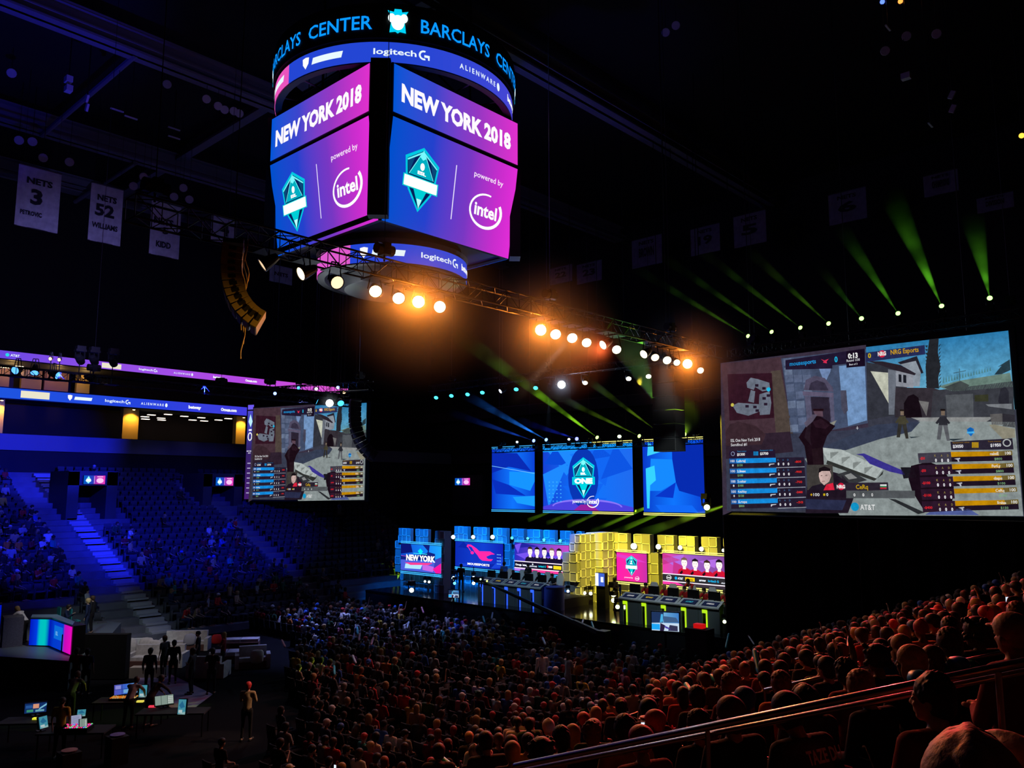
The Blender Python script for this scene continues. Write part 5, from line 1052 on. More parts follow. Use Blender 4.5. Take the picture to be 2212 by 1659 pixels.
# desks
slate, topm = mat('desk_slate', (.09, .12, .14), .5), mat('desk_grey', (.42, .46, .48), .5)
def desk_row(yL, yR, n, a, strip, labs, group, logos):
    w_ = (yL - yR) / n; dh = 1.28
    m = MB(); m.span((a + .4, yR - .6, SZ), (a + 3.9, yL + .3, SZ + .5)); tag(m.build('desk_riser', KM()), labs[-1], 'platform')
    for i in range(n):
        y1 = yL - i * w_; y0 = y1 - w_; ym = (y0 + y1) / 2; t = thing('player_desk', (a + .3, ym, SZ), labs[i], 'desk', None)
        m = MB(); g0, g1 = y0 + w_ * .58, y0 + w_ * .80
        m.span((a, y0 + .01, SZ), (a + .06, g0, SZ + dh - .1)); m.span((a, g1, SZ), (a + .06, y1 - .01, SZ + dh - .1)); m.span((a, g0, SZ + dh * .78), (a + .06, g1, SZ + dh - .1)); m.span((a + .5, y0 + .01, SZ + .5), (a + .55, y1 - .01, SZ + dh)); m.build('front_panel', slate, t)
        m = MB(); m.mesh([(a - .08, y0, SZ + dh - .12), (a - .08, y1, SZ + dh - .12), (a + .5, y1 - .04, SZ + dh + .12), (a + .5, y0 + .04, SZ + dh + .12), (a + 1.1, y0, SZ + dh - .02), (a + 1.1, y1, SZ + dh - .02), (a - .08, y0, SZ + dh - .18), (a - .08, y1, SZ + dh - .18)], [(0, 3, 2, 1), (3, 4, 5, 2), (0, 1, 7, 6)]); m.build('sloped_top', topm, t)
        O = Vector((a - .08, y1, SZ + dh - .12)); U_ = Vector((0, y0 - y1, 0)); V_ = Vector((.58, 0, .24)); N_ = U_.cross(V_).normalized(); N_ = N_ if N_.z > 0 else -N_
        P = Pic(O + U_ * .14 + V_ * .16, U_ * .72, V_ * .66, N_, .006); P.rect(0, 0, 1, 1, (26, 34, 60), 1); P.rect(.06, .08, .94, .92, (34, 44, 78), 2)
        P.text(logos[i], .5, .36, .28, (230, 230, 235) if i != 1 and i != 3 else ((240, 210, 40) if i == 1 else (60, 190, 220)), 3, 'c', .05, .5); P.mb.build('logo_panel', led('led_desk', .55), t)
        m = MB(); m.span((a + .12, g0 + .04, SZ), (a + .45, g1 - .06, SZ + .62)); m.build('computer_tower', K(), t)
        m = MB(); m.span((a + .47, g0 + .0, SZ), (a + .49, g1, SZ + dh * .78)); m.span((a - .03, g0 - .02, SZ), (a + .08, g0 + .05, SZ + dh * .78)); m.span((a - .03, g0, SZ + dh * .68), (a + .1, g1, SZ + dh * .8)); m.build('lit_niche', mat('niche_' + group[:4], (.1, .1, .1), emit=strip, es=1.3), t)
        # monitor with stand seen from behind, keyboard side
        mt = thing('monitor', (a + .75, ym + .1, SZ + dh), 'black monitor seen from behind on the ' + ['first', 'second', 'third', 'fourth', 'fifth'][i] + (' blue row desk from the wing wall' if group[:4] == 'blue' else ' yellow row desk from the tower'), 'monitor'); m = MB(); m.span((a + .74, ym - .2, SZ + dh + .1), (a + .79, ym + .42, SZ + dh + .5)); m.build('screen_back', K(), mt)
        m = MB(); m.span((a + .76, ym + .08, SZ + dh - .02), (a + .80, ym + .14, SZ + dh + .2)); m.span((a + .66, ym - .02, SZ + dh - .03), (a + .9, ym + .24, SZ + dh)); m.build('monitor_stand', K(), mt)
        m = MB(); m.tube([(a + .55, ym - .3, SZ + dh), (a + .55, ym - .3, SZ + dh + .35), (a + .62, ym - .25, SZ + dh + .5)], .012, 5); m.ball((a + .64, ym - .24, SZ + dh + .52), .03, 0, 1); m.build('microphone', K(), t)
yb0, yb1 = hit(1035, 1245, a=34.8).y, hit(1190, 1262, a=34.8).y
lb = [x + ' player desk of the blue row counted from the wing wall' for x in ('first', 'second', 'third', 'fourth', 'fifth')] + ['low black riser under the blue row of player desks']
desk_row(yb0, yb1 + .6, 5, 34.7, (.02, .1, .9), lb, 'blue desks', ['ARROW', 'LOGO', 'AT&T', 'BETWAY', 'ESL'])
yy0, yy1 = hit(1340, 1282, a=34.5).y, hit(1556, 1300, a=34.5).y
lb = [x + ' player desk of the yellow row counted from the tower' for x in ('first', 'second', 'third', 'fourth', 'fifth')] + ['low black riser under the yellow row of player desks']
desk_row(yy0, yy1, 5, 34.4, (.36, .62, .0), lb, 'yellow desks', ['ALIENWARE', 'BETWAY', 'ARROW', 'AT&T', 'OMEGA'])
# end cabinets of both desk rows
for (y, a, c, lb_) in ((yb1 + .1, 34.8, (.05, .08, .5), 'plain blue cabinet closing the end of the blue desk row'), (yy1 - .8, 34.6, (.42, .36, .12), 'rounded ochre cabinet closing the end of the yellow desk row')):
    m = MB(); m.cyl((a + .5, y, SZ), (a + .5, y, SZ + 1.2), .5, .5, 24); m.span((a + .2, y - .1, SZ), (a + .9, y + .6, SZ + 1.2)); m.cyl((a + .5, y, SZ + 1.2), (a + .5, y, SZ + 1.24), .55, .55, 24); tag(m.build('end_cabinet', mat('cabinet_%d' % int(y), c, .5)), lb_, 'cabinet')
# gaming chairs
def gaming_chair(x, y, z, lab, white=True):
    t = thing('gaming_chair', (x, y, z), lab, 'chair', None); w = mat('white_leather', (.7, .72, .75), .5) if white else K()
    m = MB(); m.box((x, y, z + .48), (.5, .5, .12)); m.build('seat', w, t); m = MB(); m.mesh([(x + .24, y - .22, z + .5), (x + .24, y + .22, z + .5), (x + .36, y + .26, z + 1.05), (x + .38, y + .14, z + 1.3), (x + .38, y - .14, z + 1.3), (x + .36, y - .26, z + 1.05)] + [(x + .32, y - .22, z + .5), (x + .32, y + .22, z + .5), (x + .44, y + .26, z + 1.05), (x + .46, y + .14, z + 1.3), (x + .46, y - .14, z + 1.3), (x + .44, y - .26, z + 1.05)],
        [(0, 1, 2, 3, 4, 5), (11, 10, 9, 8, 7, 6), (0, 6, 7, 1), (1, 7, 8, 2), (2, 8, 9, 3), (3, 9, 10, 4), (4, 10, 11, 5), (5, 11, 6, 0)]); m.build('backrest', w, t)
    m = MB(); m.cyl((x, y, z + .08), (x, y, z + .42), .04, .04, 8)
    for k in range(5): m.cyl((x, y, z + .1), (x + .32 * math.cos(k * 1.257), y + .32 * math.sin(k * 1.257), z + .04), .025, .02, 5)
    m.build('star_base', K(), t)
wb, wy = (yb0 - yb1 - .6) / 5, (yy0 - yy1) / 5
PLAY = []
for i in range(5):
    o_ = ['first', 'second', 'third', 'fourth', 'fifth'][i]
    gaming_chair(36.45, yb0 - (i + .62) * wb, SZ + .5, 'white gaming chair at the ' + o_ + ' desk of the blue row from the wing wall'); gaming_chair(36.15, yy0 - (i + .62) * wy, SZ + .5, 'white gaming chair at the ' + o_ + ' desk of the yellow row from the tower')
    PLAY.append((36.3, yb0 - (i + .62) * wb, 'blue', o_)); PLAY.append((36.0, yy0 - (i + .62) * wy, 'yellow', o_))
# trophy on its glass stand
p = hit(1161, 1290, z=SZ); t = thing('trophy', (p.x, p.y, SZ), 'silver trophy on a clear pedestal before the blue desk row', 'trophy')
m = MB(); m.lathe((p.x, p.y, SZ + .62), (0, 0, 1), [(.12, 0), (.13, .03), (.04, .06), (.035, .2), (.10, .28), (.17, .42), (.2, .62), (.16, .78), (.05, .85), (0, .86)], 20); m.build('cup', mat('silver', (.8, .8, .82), .15, 1), t, smooth=True)
m = MB(); m.cyl((p.x, p.y, SZ), (p.x, p.y, SZ + .04), .3, .3, 20); m.cyl((p.x, p.y, SZ + .04), (p.x, p.y, SZ + .58), .05, .12, 14); m.cyl((p.x, p.y, SZ + .58), (p.x, p.y, SZ + .62), .2, .2, 20); m.build('pedestal', mat('clear_plastic', (.5, .6, .7), .1, .3), t)
# lit podium beside the tower
p = hit(1300, 1268, a=37.6); t = thing('podium', (37.6, p.y, SZ), 'black podium topped by a small lit display beside the tower', 'podium'); zt_ = hit(1300, 1237, a=37.6).z
m = MB(); m.span((37.5, p.y - .3, SZ), (37.9, p.y + .3, zt_ - .75)); m.build('column', K(), t); m = MB(); m.span((37.45, p.y - .34, zt_ - .75), (37.7, p.y + .34, zt_)); m.build('display_case', K(), t)
P = Pic((37.43, p.y + .32, zt_ - .72), (0, -.64, 0), (0, 0, .7), (-1, 0, 0), .004); P.rect(0, 0, 1, 1, (60, 90, 190), 0); P.rect(0, 0, .35, 1, (225, 235, 255), 1); P.text('E', .6, .35, .35, (240, 245, 255), 2, 'l', .08); P.mb.build('display', led('led_desk2', 1.3), t)
# small monitors for the crew before the stage
def crew_monitor(px, py, w_px, D, lab, tilt=0):
    p = hit(px, py, D=D); wd = w_px / FPX * D * 1.3; h = wd * .66; t = thing('comfort_monitor', (p.x, p.y, 0), lab, 'monitor')
    n = (CAM - p); n.z = 0; n.normalize(); n = (n + Vector((-.5, 0, 0))).normalized(); U_ = Vector((n.y, -n.x, 0)) * -wd; U_ = U_ if U_.dot(RGT) > 0 else -U_; O = p - U_ / 2 - Vector((0, 0, h / 2))
    m = MB(); frame_box(m, O, U_, (0, 0, h), n, .12, .04); m.build('monitor_case', K(), t); P = Pic(O, U_, (0, 0, h), n, .002)
    P.grad(0, 0, 1, 1, [(0, (150, 200, 225)), (.6, (90, 150, 200)), (1, (60, 120, 190))], 0); P.poly([(.0, 1), (.45, 1), (.42, .45), (0, .4)], (30, 50, 90), 1); P.poly([(.35, .9), (.42, .9), (.42, .5), (.3, .45)], (70, 170, 220), 2); P.poly([(.42, .8), (.9, .75), (1, .5), (.45, .45)], (60, 90, 130), 2); P.poly([(0, .4), (1, .45), (1, 0), (0, 0)], (190, 210, 230), 2); P.poly([(0, .36), (.3, .36), (.3, .05), (0, .05)], (30, 160, 235), 3); P.poly([(.32, .42), (.5, .3), (.44, 0), (.3, 0)], (40, 30, 60), 4); P.poly([(.66, .34), (.95, .3), (.95, .02), (.6, .02)], (50, 50, 80), 4); P.poly([(.46, .3), (.62, .2), (.7, .08), (.5, .16)], (70, 60, 160), 5)
    P.mb.build('display', led('led_monitor', 1.1), t); m = MB(); m.cyl((p.x, p.y, 0), (p.x, p.y, O.z - .04), .05, .05, 8); m.box((p.x, p.y, .03), (.6, .6, .06)); m.build('stand', K(), t)
crew_monitor(1437, 1343, 44, 35.6, 'lit monitor in front of the yellow desk row at the stage edge'); crew_monitor(980, 1283, 17, 45.5, 'small lit monitor at the stage corner beside the wing wall')
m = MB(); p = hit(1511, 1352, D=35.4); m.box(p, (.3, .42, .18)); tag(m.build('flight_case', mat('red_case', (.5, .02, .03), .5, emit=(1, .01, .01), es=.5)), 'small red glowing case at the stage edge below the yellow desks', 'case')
P = hit(1511, 1352, D=35.4)
m = MB(); m.box((P.x, P.y, (P.z - .09) / 2), (.7, 1.0, P.z - .09)); tag(m.build('equipment_cart', KM()), 'black equipment cart under the small red case', 'cart')
# camera crane reaching over the stage
p0, p1 = hit(1040, 1254, D=47), hit(1240, 1345, D=40); t = thing('camera_crane', (p1.x - 1, p1.y, 0), 'long black camera crane arm slanting across the blue desks', 'camera crane')
m = MB(); m.cyl(p0, p1, .06, .13, 6); d_ = (p1 - p0).normalized(); CRANE = p1 + d_; e_ = p1 + d_ * 2.2; m.cyl(p1, e_, .16, .18, 6); m.build('arm', K(), t)
m = MB(); m.box(p0 - d_ * .3, (.5, .3, .3)); m.cyl(p0 - d_ * .3, p0 - d_ * .7 - Vector((0, 0, .1)), .1, .12, 10); m.cyl(p0 + Vector((0, 0, .0)), p0 - Vector((0, 0, .35)), .04, .04, 6); m.build('camera_head', K(), t)
m = MB(); f_ = p1 + d_ * 1.0; m.cyl((f_.x, f_.y, 0), f_, .08, .07, 8)
for k in range(3): m.cyl((f_.x, f_.y, .9), (f_.x + .8 * math.cos(k * 2.1), f_.y + .8 * math.sin(k * 2.1), 0), .04, .04, 6)
m.box(e_, (.5, .5, .5)); m.build('pedestal', K(), t)
for k, (px, py, c) in enumerate([(1038, 1256, (.5, 1, .6)), (1052, 1260, (.7, .9, .1))]):
    m = MB(); m.ball(hit(px, py, D=46.4) + Vector((0, 0, .12)), .05, 0, 2); m.build('status_light', mat('status_%d' % k, emit=c, es=4), t)
# ------------------------------------------------------------------ people
def V3(*a): return Vector(a)
def pose(kind, lean=0.0, yaw=0.0, arms='rest'):
    """joints in the person's own frame: feet on z=0, facing +y"""
    J = {}
    if kind == 'sit':
        hip = V3(0, 0, .53); a = lean; sd = V3(0, math.sin(a), math.cos(a))
        J.update(hip=hip, waist=hip + sd * .17, chest=hip + sd * .37 + V3(0, -.01, 0), neck=hip + sd * .55, head=hip + sd * .70 + V3(0, .03 + .05 * math.sin(a), .0))
        for s, n in ((-1, 'L'), (1, 'R')):
            J['hp' + n] = V3(s * .10, .02, .52); J['kn' + n] = V3(s * .14, .46, .54); J['an' + n] = V3(s * .14, .44, .10); J['to' + n] = V3(s * .16, .62, .05)
    else:
        st = .16 if kind == 'walk' else .02; hip = V3(0, 0, .95); a = lean; sd = V3(0, math.sin(a), math.cos(a))
        J.update(hip=hip, waist=hip + sd * .16, chest=hip + sd * .36, neck=hip + sd * .54, head=hip + sd * .69 + V3(0, .03, 0))
        for s, n in ((-1, 'L'), (1, 'R')):
            J['hp' + n] = V3(s * .10, 0, .92); J['kn' + n] = V3(s * .11, s * st + .03, .50); J['an' + n] = V3(s * .12, s * st * 1.6 - .02, .09); J['to' + n] = V3(s * .15, s * st * 1.6 + .17, .04)
    sh = J['neck'] - sd * .04
    for s, n in ((-1, 'L'), (1, 'R')):
        S = sh + V3(s * .19, -.01, 0); J['sh' + n] = S
        if arms == 'rest': E, W_ = (S + V3(s * .06, .04, -.28), S + V3(s * -.04, .30, -.36)) if kind == 'sit' else (S + V3(s * .06, -.02, -.29), S + V3(s * .06, .06, -.54))
        elif arms == 'desk': E, W_ = S + V3(s * .08, .14, -.22), S + V3(s * -.02, .40, -.24)
        elif arms == 'phone': E, W_ = S + V3(s * .05, .10, -.26), S + V3(-s * .10, .28, -.12)
        elif arms == 'up': E, W_ = (S + V3(s * .10, .10, -.20), S + V3(s * .05, .20, .10))
        elif arms == 'oneup': E, W_ = (S + V3(s * .12, .12, .12), S + V3(s * .10, .18, .38)) if s > 0 else (S + V3(s * .06, .04, -.28), S + V3(-s * -.03, .28, -.34))
        elif arms == 'fold': E, W_ = S + V3(s * .07, .06, -.26), S + V3(-s * .08, .20, -.24)
        elif arms == 'lean': E, W_ = S + V3(s * .05, .22, -.18), S + V3(s * .0, .40, -.36)
        else: E, W_ = S + V3(s * .05, .05, -.28), S + V3(-s * .02, .22, -.44)
        J['el' + n] = E; J['wr' + n] = W_
    J['yaw'] = yaw; J['sd'] = sd; J['kind'] = kind; return J
def chain(m, pts, rads, step=.5, sub=1):
    for (p, q), (r, s) in zip(zip(pts, pts[1:]), zip(rads, rads[1:])):
        r = r if isinstance(r, tuple) else (r, r); s = s if isinstance(s, tuple) else (s, s); L = (q - p).length; n = max(1, int(L / (min(r[1], s[1]) * step)))
        for i in range(n + 1):
            f = i / n; rx = r[0] * (1 - f) + s[0] * f; ry = r[1] * (1 - f) + s[1] * f; m.ball(p.lerp(q, f), (rx, ry, max(.02, min(rx, ry))), 0, sub)
def headframe(J): return Matrix.Rotation(J['yaw'], 3, 'Z')
def hand(m, W_, E, fine):
    d = (W_ - E).normalized(); side = d.cross(V3(0, 0, 1)); side = side.normalized() if side.length > .05 else V3(1, 0, 0); nrm = side.cross(d)
    c = W_ + d * .05; chain(m, [W_, c, W_ + d * .085], [(.026, .022), (.038, .02), (.036, .018)], .6)
    if not fine: m.ball(W_ + d * .12 - nrm * .02, (.03, .03, .03), 0, 1); return
    for k, (o, L) in enumerate(((-.03, .062), (-.011, .075), (.010, .07), (.030, .055))):
        b = W_ + d * .09 + side * o; k1 = b + d * L * .5 - nrm * .008; k2 = k1 + d * L * .32 - nrm * .024; chain(m, [b, k1, k2], [.0095, .009, .0075], .7)
    b = W_ + d * .03 - side * .03; chain(m, [b, b - side * .026 + d * .025, b - side * .034 + d * .055 - nrm * .01], [.012, .0105, .009], .7)
def body_mesh(J, fine):
    m = MB(); sub = 2 if fine else 1
    chain(m, [J['hip'], J['waist'], J['chest'], J['neck'] - J['sd'] * .03], [(.155, .115), (.14, .10), (.165, .115), (.11, .075)], .5, sub)
    chain(m, [J['shL'], J['neck'] - J['sd'] * .03, J['shR']], [.055, .07, .055], .5, sub); chain(m, [J['neck'] - J['sd'] * .04, J['neck'] + J['sd'] * .06, J['head'] - J['sd'] * .05], [(.062, .062), (.054, .056), (.052, .055)], .5, sub)
    for n in 'LR':
        chain(m, [J['sh' + n], J['el' + n], J['wr' + n]], [.055, .040, .026], .6, sub); hand(m, J['wr' + n], J['el' + n], fine)
        chain(m, [J['hp' + n], J['kn' + n], J['an' + n]], [.088, .058, .038], .6, sub); chain(m, [J['an' + n] - V3(0, .03, .03), J['to' + n]], [.04, .032], .6, sub)
    R = headframe(J); h = J['head']
    def B(o, r, s=2): m.ball(h + R @ Vector(o), r, 0, s, None, R)
    B((0, -.008, .035), (.076, .094, .088), 3 if fine else 2); B((0, .022, -.025), (.062, .072, .075)); B((0, .05, -.078), (.034, .034, .026)); B((0, .02, -.07), (.052, .05, .035))
    B((0, .096, -.012), (.013, .020, .019)); B((0, .088, .012), (.010, .014, .026)); B((0, .074, .034), (.052, .02, .010))
    for s in (-1, 1): B((s * .077, -.004, -.008), (.011, .021, .032)); B((s * .031, .076, -.018), (.02, .014, .014))
    B((0, .084, -.047), (.022, .011, .007)); B((0, .082, -.058), (.018, .011, .006))
    return m
def eyes_mesh(J):
    m = MB(); R = headframe(J)
    for s in (-1, 1): m.ball(J['head'] + R @ Vector((s * .03, .080, .012)), .0125, 0, 2); m.ball(J['head'] + R @ Vector((s * .03, .0885, .012)), .006, 1, 1)
    return m
def shirt_mesh(J, style, fine):
    m = MB(); sub = 2 if fine else 1; g = .016 if style != 'hood' else .034
    chain(m, [J['hip'] + J['sd'] * .02, J['waist'], J['chest'], J['neck'] - J['sd'] * .055], [(.155 + g, .115 + g), (.142 + g, .105 + g), (.165 + g, .115 + g), (.115 + g, .078 + g)], .45, sub)
    chain(m, [J['shL'], J['neck'] - J['sd'] * .045, J['shR']], [.058 + g, .066 + g, .058 + g], .5, sub)
    for n in 'LR':
        if style == 'tee': q = J['sh' + n].lerp(J['el' + n], .62); chain(m, [J['sh' + n], q], [.058 + g, .052 + g], .5, sub)
        else: chain(m, [J['sh' + n], J['el' + n], J['el' + n].lerp(J['wr' + n], .93)], [.056 + g, .044 + g * .8, .032 + g * .6], .5, sub)
    if style == 'hood': chain(m, [J['neck'] + V3(0, -.06, -.03), J['neck'] + V3(0, -.09, .02)], [(.12, .07), (.10, .05)], .5, sub)
    return m
def pants_mesh(J, fine):
    m = MB(); sub = 2 if fine else 1; chain(m, [J['hip'] - J['sd'] * .05, J['hip'] + J['sd'] * .05], [(.168, .128), (.165, .125)], .5, sub)
    for n in 'LR': chain(m, [J['hp' + n], J['kn' + n], J['an' + n] + V3(0, 0, .03)], [.102, .072, .056], .55, sub)
    return m
def shoes_mesh(J):
    m = MB()
    for n in 'LR': chain(m, [J['an' + n] - V3(0, .04, .05), J['to' + n] + V3(0, .02, 0)], [(.045, .045), (.045, .036)], .6, 1)
    return m
def hair_mesh(J, style, fine):
    m = MB(); R = headframe(J); h = J['head']; rr = random.Random(hash(style) % 7)
    def B(o, r, s=2): m.ball(h + R @ Vector(o), r, 0, s, None, R)
    if style in ('short', 'crop', 'fade'):
        e = {'short': .027, 'crop': .020, 'fade': .023}[style]; B((0, -.020, .050), (.077 + e, .090 + e, .082 + e), 3); B((0, -.048, -.005), (.070 + e, .060 + e, .078 + e)); 
        [B((.085 * math.cos(i * 2.39) * math.sqrt(i / 46), -.02 + .10 * math.sin(i * 2.39) * math.sqrt(i / 46), .05 + .115 * math.sqrt(max(.05, 1 - (i / 46) * .9))), (.022, .026, .02), 1) for i in range(46 if fine and style != 'crop' else 0)]
        if style == 'short': B((0, .045, .105), (.055, .035, .025)); B((.02, .055, .11), (.035, .03, .022))
        if style == 'fade': B((0, .01, .115), (.06, .07, .035))
    elif style == 'curly':
        B((0, -.02, .055), (.098, .108, .10), 2); B((0, -.05, -.005), (.088, .075, .09))
        for i in range(60 if fine else 26):
            t, u = rr.uniform(0, 6.28), rr.uniform(-.15, 1.3); B((.092 * math.cos(t) * math.cos(u), -.015 + .10 * math.sin(t) * math.cos(u) - (.02 if math.sin(t) > 0 else 0), .055 + .095 * math.sin(u)), .022, 1)
    elif style == 'afro': B((0, -.02, .07), (.125, .125, .12), 3); [B((.115 * math.cos(i * 2.4), -.02 + .115 * math.sin(i * 2.4), .07 + .09 * math.sin(i * 1.7)), .03, 1) for i in range(22)]
    elif style in ('long', 'pony', 'bun'):
        B((0, -.020, .05), (.102, .112, .104), 3); B((0, -.052, -.005), (.095, .078, .095))
        if style == 'long': B((0, -.065, -.09), (.088, .05, .10)); B((0, -.075, -.18), (.08, .04, .09)); [B((s * .075, .0, -.04), (.022, .05, .09)) for s in (-1, 1)]
        if style == 'pony': B((0, -.13, .03), (.03, .04, .03)); B((0, -.15, -.04), (.028, .03, .07)); B((0, -.14, -.13), (.022, .022, .06))
        if style == 'bun': B((0, -.11, .09), (.045, .045, .045))
    elif style == 'cap':
        B((0, -.014, .058), (.098, .112, .092), 3); B((0, .105, .055), (.068, .06, .010)); B((0, -.05, .0), (.075, .055, .06)); B((0, -.01, .142), (.012, .012, .008), 1)
    elif style == 'capback':
        B((0, -.014, .058), (.098, .112, .092), 3); B((0, -.125, .03), (.062, .05, .010)); B((0, -.05, .0), (.075, .055, .06))
    elif style == 'hood':
        B((0, -.03, .03), (.115, .125, .130), 3); B((0, -.085, .10), (.05, .07, .05)); B((0, -.07, -.08), (.12, .09, .09)); B((0, .05, .03), (.105, .05, .125)); B((0, -.02, .13), (.03, .10, .04))
    elif style == 'wide': B((0, -.01, .06), (.09, .10, .09), 2); B((0, -.01, .045), (.17, .19, .012), 3)
    elif style == 'beanie': B((0, -.014, .064), (.10, .112, .108), 3); B((0, -.012, .02), (.104, .117, .024), 2); B((0, -.02, .175), (.02, .02, .02), 1)
    return m
def fuse(m, name, voxel, mats, smooth=2, dec=None, wobble=0):
    """one continuous skin over overlapping volumes"""
    me = m.data(name + '_raw', [mats] if not isinstance(mats, list) else mats); o = bpy.data.objects.new('tmp', me); sc.collection.objects.link(o)
    r = o.modifiers.new('r', 'REMESH'); r.mode = 'VOXEL'; r.voxel_size = voxel; r.adaptivity = 0
    s = o.modifiers.new('s', 'SMOOTH'); s.iterations = smooth; s.factor = .5
    if dec: d = o.modifiers.new('d', 'DECIMATE'); d.ratio = dec
    dg = bpy.context.evaluated_depsgraph_get(); out = bpy.data.meshes.new_from_object(o.evaluated_get(dg)); bpy.data.objects.remove(o); bpy.data.meshes.remove(me)
    out.name = name; out.materials.clear(); out.materials.append(mats if not isinstance(mats, list) else mats[0]); out.polygons.foreach_set('use_smooth', [True] * len(out.polygons)); out.update(); return out
skin_m, cloth_m, hair_m = objcol('skin', .6), objcol('cloth', .9, 9), objcol('hair', .55, 60)
_PM = {}
def part_mesh(kind, key, J, style, fine):
    k = (kind, key, style, fine)
    if k not in _PM:
        if kind == 'body': _PM[k] = fuse(body_mesh(J, fine), 'person_body', .010 if fine else .022, skin_m, 2, None if fine else .5)
        elif kind == 'shirt': _PM[k] = fuse(shirt_mesh(J, style, fine), 'person_shirt', .012 if fine else .026, cloth_m, 2, None if fine else .5)
        elif kind == 'pants': _PM[k] = fuse(pants_mesh(J, fine), 'person_trousers', .014 if fine else .03, cloth_m, 2, None if fine else .5)
        elif kind == 'hair': _PM[k] = fuse(hair_mesh(J, style, fine), 'person_hair', .007 if fine else .016, hair_m, 1, None if fine else .5)
        elif kind == 'shoes': _PM[k] = fuse(shoes_mesh(J), 'person_shoes', .014, cloth_m, 1, .5)
        elif kind == 'eyes': _PM[k] = eyes_mesh(J).data('person_eyes', [mat('eye_white', (.8, .8, .8), .3), mat('eye_dark', (.03, .02, .02), .2)])
    return _PM[k]
POSES = {}
def getpose(key):
    if key not in POSES:
        POSES[key] = {'sit': lambda: pose('sit', .02), 'sit_l': lambda: pose('sit', .05, .6), 'sit_r': lambda: pose('sit', .05, -.7), 'sit_fwd': lambda: pose('sit', .38), 'sit_phone': lambda: pose('sit', .12, 0, 'phone'), 'sit_fold': lambda: pose('sit', -.06, -.2, 'fold'),
            'sit_up': lambda: pose('sit', 0, 0, 'oneup'), 'play': lambda: pose('sit', .30, 0, 'desk'), 'stand': lambda: pose('stand', 0), 'stand_fold': lambda: pose('stand', -.02, .3, 'fold'), 'walk': lambda: pose('walk', .05), 'stand_up': lambda: pose('stand', 0, 0, 'oneup'),
            'stand_lean': lambda: pose('stand', .7, 0, 'lean'), 'stand_phone': lambda: pose('stand', .05, 0, 'phone')}[key]()
    return POSES[key]
SKIN = [(.50, .30, .21), (.42, .24, .16), (.30, .16, .10), (.14, .07, .045), (.55, .35, .26)]
def kid(name, mesh, parent, col):
    o = bpy.data.objects.new(name, mesh); sc.collection.objects.link(o); o.parent = parent; o.color = (*col, 1); return o
NP_ = 0
def person(loc, heading, key, shirt, hair, haircol, pantcol, skin, label, group=None, style='tee', fine=False, scale=1.0, shoes=False):
    """heading: direction the chest faces, radians from +x"""
    global NP_; NP_ += 1; J = getpose(key)
    o = bpy.data.objects.new('person', part_mesh('body', key, J, '', fine)); sc.collection.objects.link(o); o.location = loc; o.rotation_euler = (0, 0, heading - math.pi / 2); o.scale = (scale,) * 3; o.color = (*skin, 1)
    tag(o, label, 'person', group)
    kid('shirt' if style == 'tee' else ('hooded_jacket' if style == 'hood' else 'jacket'), part_mesh('shirt', key, J, style, fine), o, shirt); kid('trousers', part_mesh('pants', key, J, '', fine), o, pantcol)
    if hair: kid({'cap': 'cap', 'capback': 'cap', 'hood': 'hood', 'wide': 'wide_hat', 'beanie': 'knit_hat'}.get(hair, 'hair'), part_mesh('hair', key, J, hair, fine), o, haircol)
    if fine: kid('eyes', part_mesh('eyes', key, J, '', True), o, (1, 1, 1))
    if shoes or fine: kid('shoes', part_mesh('shoes', key, J, '', False), o, (.05, .05, .05))
    return o
COL = {'black': (.012, .012, .014), 'dark grey': (.05, .05, .055), 'white': (.75, .73, .72), 'light grey': (.38, .38, .40), 'red': (.55, .02, .02), 'blue': (.03, .12, .5), 'teal': (.02, .28, .28), 'pink': (.65, .18, .25), 'orange': (.7, .2, .03), 'yellow': (.7, .5, .05), 'dark green': (.02, .09, .04), 'navy': (.012, .02, .06), 'tan': (.45, .32, .18), 'maroon': (.20, .01, .02), 'purple': (.16, .05, .25)}
HC = {'black': (.008, .007, .007), 'brown': (.06, .03, .015), 'dark brown': (.025, .013, .008), 'blond': (.42, .28, .11), 'ginger': (.17, .05, .014), 'grey': (.25, .25, .25), 'red': (.55, .03, .03), 'white': (.7, .7, .7), 'tan': (.45, .32, .18), 'blue': (.03, .12, .5), 'maroon': (.3, .02, .03)}  # ginger also carries the orange light on the lit heads
HEADT = .70 + .53 + .05                                       # seated head centre above the tread
